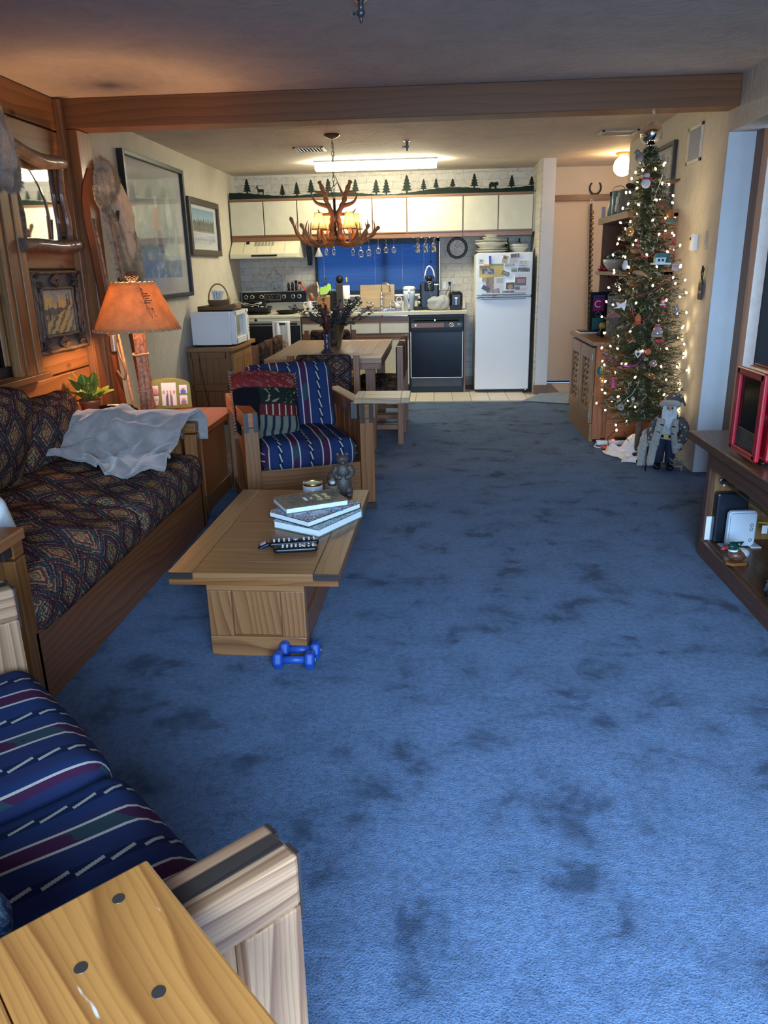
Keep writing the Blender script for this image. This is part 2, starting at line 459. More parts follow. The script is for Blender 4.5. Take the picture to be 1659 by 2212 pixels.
def carpetmat():
    n = NT('blue_carpet', .95, spec=.05, sheen=.1); o = n.obj(); x, y, z = n.xyz(o)
    pile = n.noise(o, 190, 3, .7); mid = n.noise(o, 46, 3, .65)
    pat = n.noise(o, 4.4, 5, .64, .5); drag = n.noise(n.vec(x*1.0, y*2.6), 2.3, 3, .6, .6)
    patches = n.ramp(pat*.6+drag*.25+n.noise(o, 10, 3, .6, .4)*.15, [(.385, .0), (.455, .68), (.54, 1.0)])
    dk, lt = (.036, .056, .096), (.122, .185, .305)
    c = n.mix(X(n.t, patches), dk, lt)
    c = n.mix(X(n.t, n.ramp(pile*.6+mid*.4, [(.36, 1.0), (.56, 0.0)]))*.75, c, (.025, .05, .105))
    n.col(c); n.bump(pile*.7+mid*.5, .85, .012); MATS[n.m.name] = n.m; return n.m
M_CARPET = carpetmat()
M_TILE = plain('ivory_floor_tile', (.66, .60, .50), .35, var=.08, scale=4)
M_GROUT = plain('grout', (.28, .25, .21), .8)

fl = struct(box('floor', (-.15, 3.2, -.05), (4.9, 9.9, .10), M_CARPET)); 
# boards of the kitchen/hall tile floor, each tile its own piece
fk = struct(box('floor_kitchen', (.35, 8.78, -.03), (5.7, 1.30, .056), M_GROUT))
tile_m = MB().box((0, 0, 0), (.194, .194, .010))
t0 = None
for iy in range(7):
    for ix in range(-2, 12):
        x = -.42 + ix*.2 + .1; y = 8.13 + iy*.2 + .1
        if 1.0 < x < 1.3 and y > 8.5: continue
        if y > 9.35: continue
        if x < 1.1 and y > 8.9: continue
        if t0 is None: t0 = tile_m.build('floor_tile', M_TILE, fk, .002); t = t0
        else: t = t0.copy(); COL.objects.link(t); t.parent = fk
        t.location = (x, y, .0005)
struct(box('ceiling', (-.15, 4.0, 2.46), (5.2, 12.4, .10), P_CEIL))
# left wall
LW = struct(box('wall_left', (-2.40, 7.3, 1.2), (.16, 4.4, 2.42), P_WALL))
# wood lined living-room part of the left wall, one object per board, window gap 2.9..4.13
LWW = struct(MB().box((-2.42, 4.63, 1.2), (.12, 1.0, 2.42)).box((-2.42, .6, 1.2), (.12, 4.6, 2.42)).box((-2.42, 3.5, .42), (.12, 1.3, .84)).box((-2.42, 3.5, 2.2), (.12, 1.3, .44)).build('wall_left_timber', W_PLANK))
z = .02; k = 0
for h in (.19, .21, .18, .2, .2, .215, .2, .19, .205, .20, .21, .19, .19):
    for (y0, y1) in ((4.14, 5.05), (-1.5, 2.88)):
        box('wall_board', (-2.338+random.uniform(-.002, .002), (y0+y1)/2, z+h/2), (.032, y1-y0, h-.009), W_PLANK, LWW, .006, 1)
    if z < .8 or z > 1.88:
        box('wall_board', (-2.338, 3.51, z+h/2), (.032, 1.25, h-.006), W_PLANK, LWW, .004, 1)
    z += h
    if z > 2.35: break
# window in the timber wall
win = struct(thing('window_1', None, None)); 
box('window_casing', (-2.30, 4.20, 1.37), (.05, .10, 1.10), W_BEAM, win, .004)
box('window_casing', (-2.285, 4.285, 1.37), (.035, .07, 1.10), W_PLANK, win, .004)
box('window_casing', (-2.31, 4.125, 1.37), (.05, .05, 1.04), W_PLANK, win, .004)
box('window_casing', (-2.30, 2.86, 1.37), (.05, .10, 1.10), W_BEAM, win, .004)
box('window_head', (-2.30, 3.52, 1.96), (.06, 1.5, .09), W_PLANK, win, .004)
box('window_sill', (-2.28, 3.57, .835), (.10, 1.53, .035), W_PLANK, win, .004)
box('window_apron', (-2.318, 3.57, .76), (.022, 1.46, .11), W_PLANK, win, .003)
box('sash', (-2.37, 3.5, .88), (.04, 1.24, .06), W_DARK, win)
box('mullion', (-2.37, 3.5, 1.4), (.04, .05, 1.0), W_DARK, win)
box('window_pane', (-2.39, 3.5, 1.38), (.008, 1.24, 1.04), M_GLASS_DK, win)
# post and beam
post = struct(thing('trim_1', None, None))
box('post', (-2.268, 5.16, 1.12), (.105, .20, 2.236), W_BEAM, post, .004, 2)
box('post_strip', (-2.30, 5.035, 1.20), (.045, .045, 2.40), W_PLANK, post, .003, 2)
struct(box('trim_2', ((XL+XR)/2, 5.15, 2.325), (XR-XL-.002, .18, .168), W_BEAM, None, .004, 0))
# back wall with the kitchen window opening (-1.42..0.04, 1.08..1.69)
BW = MB()
BW.box((-1.92, 9.42, 1.2), (1.0, .12, 2.42)).box((.60, 9.42, 1.2), (1.12, .12, 2.42)).box((-.69, 9.42, .54), (1.46, .12, 1.08)).box((-.69, 9.42, 2.05), (1.46, .12, .72))
struct(BW.build('wall_back', P_BRICK))
struct(MB().box((1.0925, 8.99, 1.2), (.015, .78, 2.42)).build('wall_kitchen_side', P_BRICK))
struct(MB().box((1.165, 9.05, 1.2), (.13, .90, 2.42)).build('wall_stub', P_SMOOTH))
bb = struct(box('baseboard_stub', (1.16, 8.585, .05), (.155, .035, .10), W_OAK, None, .003)); 
struct(box('baseboard_back', (.40, 9.345, .05), (.10, .02, .10), W_OAK))
# hall
struct(MB().box((2.2, 9.47, 2.25), (2.0, .10, .34)).build('wall_hall_back', P_HALL))
dr = struct(thing('door_1', None, None)); 
box('door_panel', (1.62, 9.45, 1.06), (.78, .03, 2.06), P_DOORP, dr, .004)
box('door_panel', (2.36, 9.48, 1.06), (.80, .03, 2.06), P_DOORP, dr, .004)
box('door_head', (2.0, 9.41, 2.085), (1.54, .03, .062), W_OAK, dr, .003)
box('door_track', (2.0, 9.47, .012), (1.54, .06, .022), M_IRON, dr)
struct(MB().box((2.83, 8.4, 1.2), (.1, 2.2, 2.42)).build('wall_hall_right', P_HALL))
# right wall: plaster from the hall corner to the alcove, header above the alcove
RW = MB().box((2.0, 6.47, 1.2), (.476, 2.54, 2.42)).box((1.90, 1.8, 2.27), (.276, 6.8, .30)).box((2.3, 8.3, 1.2), (.01, .01, .01))
struct(RW.build('wall_right', P_WALL))
struct(box('wall_alcove_end', (1.846, 5.198, 1.065), (.168, .012, 2.128), P_SMOOTH, None, .002))
struct(box('wall_front_right', (2.0, -.6, 1.06), (.2, 2.0, 2.13), P_SMOOTH))
w2 = struct(thing('window_2', None, None))
box('window_casing', (1.945, 5.135, 1.065), (.04, .115, 2.125), W_BEAM, w2, .004, 2)
box('window_head', (1.955, 2.7, 2.06), (.05, 4.4, .10), W_BEAM, w2, .004, 1)
box('window_sill', (1.955, 2.7, .05), (.05, 4.4, .10), W_BEAM, w2, .004, 1)
box('mullion', (1.965, 2.9, 1.06), (.05, .10, 2.0), W_BEAM, w2, .004, 2)
box('window_pane', (1.985, 2.7, 1.06), (.01, 4.5, 2.1), M_GLASS_DK, w2)
# south wall behind the camera with the balcony door opening (-.75 .. 1.6)
SW = MB().box((-1.57, -1.62, 1.2), (1.62, .10, 2.42)).box((1.86, -1.62, 1.2), (.5, .10, 2.42)).box((.45, -1.62, 2.27), (2.5, .10, .3))
struct(SW.build('wall_south', P_WALL))
d2 = struct(thing('door_2', None, None))
for x in (-.74, .42, 1.60): box('door_frame', (x, -1.6, 1.06), (.06, .06, 2.1), W_BEAM, d2)
box('door_frame', (.43, -1.6, 2.09), (2.4, .06, .06), W_BEAM, d2)

# ================================================================== SMALL CEILING / WALL FITTINGS
def vent(name, lab, c, sx, sy, n, axis, flip=False, wall=False):
    t = thing(name, lab, 'vent', c, rot=(0, 0, 0) if not wall else (0, R(90), 0))
    fm = MB()
    fm.box((0, sy/2-.012, -.006), (sx, .024, .012)).box((0, -sy/2+.012, -.006), (sx, .024, .012))
    fm.box((sx/2-.012, 0, -.006), (.024, sy, .012)).box((-sx/2+.012, 0, -.006), (.024, sy, .012))
    fm.build('frame', plain('vent_cream', (.62, .58, .50), .5), t, .002)
    box('backing', (0, 0, -.001), (sx-.03, sy-.03, .002), M_BLACK, t)
    ms = None
    for i in range(n):
        f = (i+.5)/n-.5
        d = (.010, sy-.05, .003) if axis == 0 else (sx-.05, .010, .003)
        p = (f*(sx-.06), 0, -.008) if axis == 0 else (0, f*(sy-.06), -.008)
        if ms is None: ms = MB().box((0, 0, 0), d, (0, R(35), 0) if axis == 0 else (R(35), 0, 0)).build('slat', plain('vent_cream', (.6, .56, .5)), t); ms.location = p
        else: q = ms.copy(); COL.objects.link(q); q.location = p
    return t
vent('ceiling_vent', 'small grey ceiling vent between the chandelier chain and left wall', (-1.13, 7.44, 2.41), .27, .27, 7, 0)
vent('ceiling_vent', 'cream slotted ceiling vent above the hallway, left of the silver globe', (1.50, 7.06, 2.41), .30, .24, 12, 0)
t = vent('wall_vent', 'white return air grille high on the right wall', (1.762, 5.82, 2.14), .24, .30, 14, 1, wall=True)
def sprinkler(lab, x, y, big=1):
    t = thing('sprinkler_head', lab, 'sprinkler', (x, y, 2.41))
    MB().lathe([(.028, 0), (.028, -.008), (.012, -.014), (0, -.014)]).build('flange', M_CHROME, t)
    MB().cyl((0, 0, -.012), (0, 0, -.045), .011).ball((0, 0, -.05), .017).cyl((0, 0, -.055), (0, 0, -.085), .009, .006).build('nozzle', M_LEAD, t)
    MB().cyl((0, 0, -.05), (-.032, 0, -.052), .005).box((-.036, 0, -.052), (.006, .012, .026)).build('side_valve', M_LEAD, t)
sprinkler('grey sprinkler head under the kitchen ceiling behind the chandelier chain', -.247, 7.13)
sprinkler('small dark sprinkler head on the near ceiling at the photo top edge', -.3, 3.50)
sprinkler('small sprinkler head just behind the beam near its right end', 1.15, 5.75)
# thermostat, switch, wall ornament, picture on right wall
t = thing('thermostat', 'white plastic thermostat on the right wall beside the tree', 'thermostat', (XR, 5.61, 1.505))
box('base', (-.010, .02, 0), (.02, .12, .10), M_WHITE, t, .004); box('cover', (-.028, -.03, 0), (.02, .045, .11), M_WHITE, t, .005)
box('display', (-.0215, .05, .025), (.004, .03, .018), M_BLACK, t)
t = thing('light_switch', 'tall tan switch plate on right wall right of the thermostat', 'switch', (XR, 5.395, 1.51))
box('plate', (-.004, 0, 0), (.008, .035, .115), plain('tan_plate', (.48, .40, .26), .5), t, .002); box('rocker', (-.010, 0, 0), (.006, .016, .05), plain('tan_rocker', (.52, .45, .3), .4), t, .002)
t = thing('hanging_ornament', 'dark bottle-shaped wooden plaque with antlers on the right wall', 'ornament', (XR-.012, 5.36, 1.14))
mm = frameM((0, 0, 0), (0, -1, 0), (0, 0, 1))
MB().prism([(-.033, 0), (.033, 0), (.035, .10), (.024, .12), (.008, .135), (-.008, .135), (-.024, .12), (-.035, .10)], 0, .012, mm).build('plaque', W_DARK, t, .002)
MB().tube([mm @ Vector(p) for p in ((0, .13, .006), (-.012, .15, .006), (-.02, .17, .006), (-.008, .19, .006))], .004).tube([mm @ Vector(p) for p in ((0, .13, .006), (.014, .15, .006), (.02, .18, .006), (.012, .205, .006))], .004).tube([mm @ Vector(p) for p in ((.02, .17, .006), (.032, .2, .006))], .003).tube([mm @ Vector(p) for p in ((0, .17, .006), (0, .215, .006))], .006).build('antler_hook', M_IRON, t)
text('lettering', 'CABIN', .018, mm @ Matrix.Translation((0, .05, .0125)), plain('pale_print', (.6, .5, .4)), t)
# ================================================================== PICTURES
def art_mesh(w_, h_, nx, ny, fn):
    return MB().grid(nx, ny, lambda u, v: ((u-.5)*w_, (v-.5)*h_, 0), colf=fn, smooth=False)
def picture(name, lab, c, w_, h_, fw, fmat, artw, arth, fn, M, depth=.03, dy=0, mat_c=(.72, .71, .68), nx=60, ny=80, cat='picture', shine=True):
    """M: 4x4 with local x along the width, y up, z out of the wall"""
    t = thing(name, lab, cat, c)
    f = MB()
    for s_ in (-1, 1):
        f.box((s_*(w_/2-fw/2), 0, depth/2), (fw, h_, depth), grain=1); f.box((0, s_*(h_/2-fw/2), depth/2), (w_-2*fw, fw, depth), grain=0)
    o = f.build('frame', fmat, t, .004); o.data.transform(M)
    o = MB().box((0, 0, depth*.35), (w_-2*fw, h_-2*fw, .004)).build('mat_board', plain('mat_board_%d' % int(mat_c[0]*100), mat_c, .8, var=.02), t); o.data.transform(M)
    g = art_mesh(artw, arth, nx, ny, fn); o = g.build('print', vcol('printed_art', .8), t); o.data.transform(M @ Matrix.Translation((0, dy, depth*.35+.003)))
    if shine:
        o = MB().box((0, 0, depth*.35+.010), (w_-2*fw, h_-2*fw, .002)).build('glazing', glass('picture_glass', (.97, .98, 1), .05, .10, .16), t); o.data.transform(M)
    return t
def nz(x, y, s=1, o=3): return mn.fractal(Vector((x*s, y*s, s*.7)), .8, 2.1, o)
def lerp(a, b, t): t = max(0, min(1, t)); return tuple(a[i]+(b[i]-a[i])*t for i in range(3))
def big_art(u, v):
    # misty blue print of a rider in a snow storm
    c = lerp((.10, .17, .26), (.30, .33, .26), v*1.1 + .25*nz(u, v, 3)); c = lerp(c, (.5, .52, .46), max(0, nz(u*1.5, v, 5))*.8*(v > .35))
    d = math.hypot((u-.45)*2.2, (v-.52)*1.15)
    c = lerp(c, (.20, .20, .17), (.42-d)*2.4+.35*nz(u, v, 8))
    if abs(u-.45) < .10 and .50 < v < .70: c = lerp(c, (.36, .16, .09), .75-abs(u-.45)*4+.4*nz(u, v, 12))
    if abs(u-.47) < .03 and .70 < v < .82: c = lerp(c, (.65, .58, .42), .8)
    if abs(u-.5) < .05+.2*(.45-v) and .25 < v < .48: c = lerp(c, (.07, .06, .07), .6+.5*nz(u, v, 14))
    s_ = nz(u*2, v*2, 6); 
    if v < .42: c = lerp(c, (.42, .45, .52), max(0, s_*1.2-.0)*(1-abs(u-.5)*1.6))
    return tuple(min(.8, max(0, x*1.7+.03)) for x in c)
Mleft = lambda y, z, x=XL: frameM((x, y, z), (0, 1, 0), (0, 0, 1))   # wall facing +X: local x=+Y, y=up, z=+X
picture('framed_print', 'large black-framed misty print of a rider on the left wall', (0, 0, 0), 1.40, 1.08, .035, plain('black_frame', (.02, .017, .015), .4), .98, .78, big_art, Mleft(6.62, 1.71), .05, .02, (.60, .58, .56), 110, 90)
def snow_art(u, v):
    if v > .62+.18*abs(nz(u, 0, 9)): return lerp((.42, .58, .68), (.18, .38, .58), (v-.6)*2.5)
    if v > .38: return lerp((.06, .09, .06), (.30, .22, .14), nz(u*3, v, 9)*.8+.35-(v-.38)*2)
    if v > .33: return (.35, .22, .12)
    return lerp((.72, .74, .78), (.35, .38, .42), nz(u, v*3, 6)*.9) if not (.09 < v < .16 and (u*9) % 1 > .45) else (.4, .42, .45)
picture('framed_print', 'smaller dark-framed snowy forest print right of the large print', (0, 0, 0), 1.02, .52, .055, plain('brown_frame', (.05, .035, .028), .4), .72, .32, snow_art, Mleft(7.94, 1.79), .045, .01, (.78, .77, .74), 80, 50)
def tree_art(u, v):
    c = lerp((.35, .40, .30), (.75, .80, .72), v+.3*nz(u, v, 4)); return lerp(c, (.03, .035, .03), (.12-abs(u-.5-.2*nz(0, v, 5)))*12) if nz(u, v, 10) > -.1 else lerp(c, (.06, .07, .05), .5)
picture('framed_print', 'black-framed tree picture on the right wall behind the treetop', (0, 0, 0), .62, .52, .03, MATS['black_frame'], .5, .4, tree_art, frameM((XR, 6.55, 1.97), (0, -1, 0), (0, 0, 1)), .03, 0, (.6, .62, .55), 40, 40)
# ---- twig frame with landscape on the boards
def twig(m, a, b, r, seg=7, wob=.004, n=7):
    a, b = Vector(a), Vector(b); P = []
    for i in range(seg+1):
        p = a.lerp(b, i/seg); P.append(p+Vector((random.uniform(-wob, wob), random.uniform(-wob, wob), random.uniform(-wob, wob))))
    m.tube(P, [r*random.uniform(.85, 1.12) for _ in P], n)
def barkmat(name, a, b, sc=30):
    n = NT(name, .6); o = n.obj(); f = n.noise(o, sc, 5, .7, .5); n.col(n.ramp(f, [(.3, a), (.55, b), (.8, tuple(v*1.4 for v in b))])); n.bump(f, .6, .01); MATS[name] = n.m; return n.m
BARK = barkmat('twig_bark', (.05, .032, .022), (.19, .12, .075)); BARKD = barkmat('dark_twig', (.02, .012, .008), (.07, .042, .03))
BARKR = barkmat('red_bark', (.10, .05, .03), (.42, .24, .14), 45); DRIFT = barkmat('varnished_driftwood', (.05, .03, .022), (.16, .10, .075), 12)
DRIFT.node_tree.nodes['Principled BSDF'].inputs['Coat Weight'].default_value = .6
def landscape(u, v):
    hill = .30+.42*(u-.12)
    if v < hill:
        s_ = math.sin((u*26-v*20)+2*nz(u, v, 6)); c = lerp((.60, .50, .12), (.28, .33, .22), .45+.5*s_); c = lerp(c, (.35, .40, .38), max(0, u-.75)*3); return lerp(c, (.04, .045, .03), (s_ > .82)*.8)
    if v < .44: c = lerp((.10, .10, .04), (.62, .50, .18), nz(u*2, v*3, 7)+.4)
    elif v < .58+.05*nz(u, 0, 6): c = (.11, .13, .10)
    else: c = lerp((.72, .55, .14), (.22, .32, .38), (v-.6)*2.6+.7*nz(u, v, 4))
    for (px, pw, pt) in ((.14, .028, .66), (.45, .032, .74), (.80, .05, .88), (.88, .04, .92)):
        if abs(u-px) < pw*(1.1-(v/pt)**3*.9) and .28 < v < pt: c = (.035, .05, .045)
    return c
t = thing('twig_framed_painting', 'twig-framed yellow landscape painting hung on the pine boards', 'painting', (0, 0, 0))
Mt = Mleft(4.66, 1.172, -2.322); K = lambda p: Mt @ Vector(p)
o = MB().box((0, 0, .012), (.66, .44, .024)).build('backboard', plain('slate_board', (.055, .062, .075), .6), t, .003); o.data.transform(Mt)
o = art_mesh(.37, .255, 60, 60, landscape).build('painting', vcol('painted_canvas', .7), t); o.data.transform(Mt @ Matrix.Translation((0.01, 0, .0265)))
for (a, b) in (((-.33, .225, .03), (.33, .225, .03)), ((-.33, -.225, .03), (.33, -.225, .03)), ((-.2, .138, .03), (.2, .138, .03)), ((-.2, -.138, .03), (.2, -.138, .03)), ((-.195, -.14, .03), (-.195, .14, .03)), ((.205, -.14, .03), (.205, .14, .03)),
               ((-.325, -.23, .03), (-.325, .23, .03)), ((.325, -.23, .03), (.325, .23, .03)), ((-.30, -.2, .036), (-.30, .22, .034)), ((-.27, -.16, .032), (-.27, .18, .036)), ((-.245, -.2, .036), (-.235, .12, .036)), ((.30, -.2, .036), (.30, .2, .034)), ((.275, -.2, .032), (.265, .15, .036)), ((.24, -.12, .036), (.25, .2, .036))):
    m = MB(); twig(m, K(a), K(b), .011 if abs(a[0]-b[0]) > .3 or abs(a[0]) > .31 else .009); m.build('twig', BARK, t)
for sy in (-1, 1):
    for r_ in (.055, .030):
        m = MB(); q = [K((r_*1.15*a, sy*.182+r_*.62*b, .036)) for a, b in ((1, 0), (0, 1), (-1, 0), (0, -1))]
        for i in range(4): twig(m, q[i], q[(i+1) % 4], .0075, 2, .001)
        m.build('diamond_twig', BARK, t)
    for sx in (-1, 1):
        m = MB()
        for i in range(16): m.ball(K((sx*(.225+random.uniform(-.03, .03)), sy*(.18+random.uniform(-.04, .04)), .04)), (.013, .013, .009), 6, 4)
        m.build('bark_cluster', BARKD, t)
# ---- mirror in a log frame
t = thing('log_framed_mirror', 'mirror in a varnished driftwood log frame on the boards', 'mirror', (0, 0, 0))
box('mirror_glass', (-2.313, 4.61, 1.80), (.01, .50, .48), plain('mirror_silver', (.82, .82, .82), .03, 1, var=.01), t)
m = MB(); m.tube(catmull([(-2.28, 4.25, 2.075), (-2.275, 4.36, 2.06), (-2.265, 4.5, 2.025), (-2.26, 4.66, 2.01), (-2.255, 4.80, 2.022), (-2.26, 4.93, 2.03)], 5), [.022, .026, .031, .033, .036, .038, .036, .036, .036, .037, .038, .04, .041, .041, .042, .042, .042, .04, .04, .04, .04, .038, .036, .034, .03, .02], 12); m.build('top_log', DRIFT, t)
m = MB(); m.tube(catmull([(-2.27, 4.27, 1.545), (-2.26, 4.45, 1.55), (-2.26, 4.7, 1.545), (-2.265, 4.96, 1.56)], 5), .038, 12); m.build('bottom_log', DRIFT, t)
for y in (4.34, 4.90):
    m = MB(); m.tube(catmull([(-2.285, y, 1.56), (-2.28, y+.012, 1.7), (-2.285, y-.01, 1.85), (-2.28, y, 2.03)], 5), .022, 10); m.build('side_log', BARK if y < 4.5 else DRIFT, t)
# ---- sheepskins
def furmat(name, c):
    n = NT(name, .95, spec=.1, sheen=.5); o = n.obj(); f = n.noise(o, 55, 4, .7, .6); g = n.noise(o, 9, 2)
    n.col(n.mix(g, n.ramp(f, [(.3, tuple(v*.55 for v in c)), (.7, c)]), tuple(v*.82 for v in c))); n.bump(f, 1, .02); MATS[name] = n.m; return n.m
FUR = furmat('cream_fleece', (.95, .72, .44)); FURW = furmat('white_fleece', (.86, .78, .68)); SUEDE = plain('pale_suede', (.84, .60, .39), .9, var=.12, scale=18, bump=.3)
def furpart(name, outline, M, th, mat, parent, tuft=.012, seed=0):
    """lumpy pelt from an outline; fringe of short tufts along the rim"""
    rnd = random.Random(seed); m = MB(); P = catmull(outline+[outline[0]], 7); cen = sum(P, Vector())/len(P); n = len(P); rings = 7
    b = 0
    for side in (1,):
        for k in range(rings+1):
            f = k/rings
            for p in P:
                q = cen.lerp(p, 1-f); hgt = th*math.sqrt(max(0, 1-(1-f)**2)) + (.25*th)*mn.noise(Vector((q.x*14, q.y*14, seed))) * (f > 0)
                if f > 0: q = q + Vector((rnd.uniform(-1, 1), rnd.uniform(-1, 1), 0))*tuft*.25
                else: q = q + (p-cen).normalized()*rnd.uniform(-tuft*.5, tuft)
                m.v.append(tuple(M @ Vector((q.x, q.y, max(.001, hgt)))))
        for k in range(rings):
            for i in range(n):
                j = (i+1) % n; m.face([k*n+i, k*n+j, (k+1)*n+j, (k+1)*n+i], None, True)
    for i in range(n*30):
        p = P[i % n]; q = cen.lerp(p, rnd.uniform(.35, 1.0)); d = Vector((rnd.uniform(-1, 1), rnd.uniform(-1.3, .3), 0))*tuft*1.3
        h0 = th*.95*math.sqrt(max(.05, 1-((q-cen).length/max(.001, (p-cen).length))**2))
        a = M @ Vector((q.x-.0045, q.y, h0*.9)); c = M @ Vector((q.x+.0055, q.y, h0*.9)); e = M @ Vector((q.x+d.x*1.9, q.y+d.y*1.9, h0+tuft*1.5))
        bb_ = len(m.v); m.v += [tuple(a), tuple(c), tuple(e)]; m.face([bb_, bb_+1, bb_+2], None, True)
    return m.build(name, mat, parent)
t = thing('sheepskin_coat', 'cream shearling garment hanging beside the timber post', 'garment', (0, 0, 0))
Mh = frameM((-2.21, 5.36, 1.72), (.10, 1, 0), (0, 0, 1))
V2 = lambda l: [(a, b, 0) for a, b in l]
furpart('collar_fleece', V2([(-.16, .12), (-.17, .20), (-.10, .33), (-.02, .40), (.08, .37), (.13, .27), (.10, .20), (.02, .17), (-.02, .10), (-.09, .07)]), Mh, .09, FUR, t, .014, 1)
furpart('hem_fleece', V2([(.0, -.30), (.10, -.22), (.20, -.26), (.25, -.38), (.22, -.52), (.12, -.54), (.04, -.44)]), Mh, .075, FUR, t, .014, 6)
furpart('front_fleece', V2([(-.10, .08), (-.02, .12), (.05, .02), (.09, -.12), (.16, -.28), (.22, -.44), (.14, -.46), (.06, -.40), (-.01, -.25), (-.06, -.10)]), Mh, .08, FUR, t, .014, 2)
furpart('back_fleece', V2([(.15, .16), (.23, .08), (.28, -.10), (.31, -.28), (.31, -.44), (.23, -.49), (.15, -.46), (.17, -.30), (.20, -.12)]), Mh, .085, FUR, t, .014, 3)
o = MB().prism([(.03, .17), (.09, .25), (.20, .12), (.235, .02), (.19, -.08), (.13, -.06), (.08, .02)], .03, .085, Mh).build('suede_cuff', SUEDE, t, .01)
o = MB().cushion((.15, -.17, .02), (.17, .40, .06), .028, .02, 24, 40, 6, None, .05, 4).build('suede_body', SUEDE, t); o.data.transform(Mh)
t = thing('sheepskin', 'white sheepskin hanging at the left photo edge by the mirror', 'sheepskin', (0, 0, 0))
furpart('fleece', V2([(-.30, -.16), (-.34, .10), (-.26, .30), (-.10, .30), (0, .16), (.035, .02), (.05, -.10), (.02, -.155), (-.02, -.15), (-.06, -.17), (-.14, -.15)]), frameM((-2.24, 4.24, 1.97), (0, 1, 0), (0, 0, 1)), .07, FURW, t, .010, 5)
# ---- old skis and poles leaning on the post
def ski(lab, foot, top, w_, mat):
    t = thing('wooden_ski', lab, 'ski', (0, 0, 0))
    foot, top = Vector(foot), Vector(top); d = (top-foot); side = Vector((.35, 1, 0)).normalized(); nrm = d.cross(side).normalized()
    if nrm.x < 0: nrm = -nrm
    m = MB(); n = 22
    def fn(u, v, o):
        p = foot + d*v; c = max(0, (v-.86)/.14); ww = w_*(1-.75*max(0, (v-.93)/.07)**2)*(1+.12*(v > .8))
        return p + side*(u-.5)*ww + nrm*(c*c*.085) + nrm*o
    m.grid(2, n, lambda u, v: fn(u, v, .006), lambda u, v: (v*1.8, u*.08)); m.grid(2, n, lambda u, v: fn(u, v, -.006), lambda u, v: (v*1.8, u*.08), flip=True)
    for e in (0, 1): m.grid(1, n, lambda u, v, e=e: fn(e, v, .006-.012*u), lambda u, v: (v*1.8, u*.01), flip=(e == 0))
    m.grid(2, 1, lambda u, v: fn(u, 0, -.006+.012*v))
    m.build('ski_board', mat, t)
    p = foot + d*.47
    MB().box(tuple(p+nrm*.02), (.03, .055, .11)).build('toe_binding', M_LEAD, t, .006)
    MB().tube(catmull([p+nrm*.02+side*.03, p+nrm*.05-d*.04, p+nrm*.075-d*.09, p+nrm*.05-d*.12, p+nrm*.02-d*.09-side*.02], 5), .008, 8).build('heel_strap', plain('old_leather', (.14, .085, .05), .7), t)
    return t
RSKI = wood('reddish_ski', (.05, .012, .006), (.20, .06, .022)); 
ski('long reddish wooden ski leaning on the post, nearest the boards', (-2.09, 5.035, .012), (-2.20, 4.97, 2.0), .055, RSKI)
ski('wooden ski with metal binding leaning behind the lamp shade', (-2.06, 5.36, .012), (-2.225, 5.42, 1.78), .06, RSKI)
for i, (a, b) in enumerate((((-2.00, 5.02, .01), (-2.17, 5.04, 1.72)), ((-1.97, 5.22, .01), (-2.10, 5.14, 1.75)))):
    t = thing('ski_pole', ['thin bamboo ski pole leaning left of the lamp shade', 'thin bamboo ski pole leaning behind the lamp shade'][i], 'ski pole', (0, 0, 0))
    m = MB(); twig(m, a, b, .009, 10, .002); m.build('shaft', BARKR, t)
    MB().tube(catmull([Vector(a)+Vector((0, 0, .30)), Vector(a)+Vector((.03, .04, .2)), Vector(a)+Vector((.05, .08, .12)), Vector(a)+Vector((.02, .06, .1))], 5), .007).build('wrist_loop', MATS['old_leather'], t)
# ================================================================== FABRICS
def stripes():
    n = NT('striped_fabric', .95, spec=.05); u, v, _ = n.xyz(n.uv())
    a = (u/.18).fr()*.18
    th = n.noise(n.vec(u*700, v*10), 1, 2)
    navy = n.mix(th*.6, (.012, .023, .072), (.027, .046, .125))
    navy = n.mix(((u/.36+.12).fr().lt(.5))*.35, navy, (.030, .024, .058))
    c = navy
    pur = n.mix((n.noise(n.vec(u*60, (v/.012).fl()*.3), 1, 1)*.35 + ((v+u*.8)/.30).fr( )).gt(.86), (.055, .016, .045), (.028, .050, .062))
    c = n.mix((a-.090).ab().lt(.0195), c, pur)
    crm = ((a-.0672).ab().mn((a-.1128).ab())).lt(.0036)
    c = n.mix(crm, c, (.44, .38, .32))
    # stepped dash line around a = 0
    d = (a).mn(.18-a); side = (u/.18+.5).fr()-.5
    st = ((v/.006).fl()*.006); k = ((st/.058).fr()-.5)*.017
    dash = ((side*.18 - k).ab().lt(.0042))*((st/.058).fr().gt(.12))
    c = n.mix((side*.18).ab().lt(.0125)*.75, c, (.008, .012, .035))
    c = n.mix(dash, c, (.36, .34, .28))
    n.col(c); n.bump(th, .15, .002); MATS[n.m.name] = n.m; return n.m
F_STRIPE = stripes()
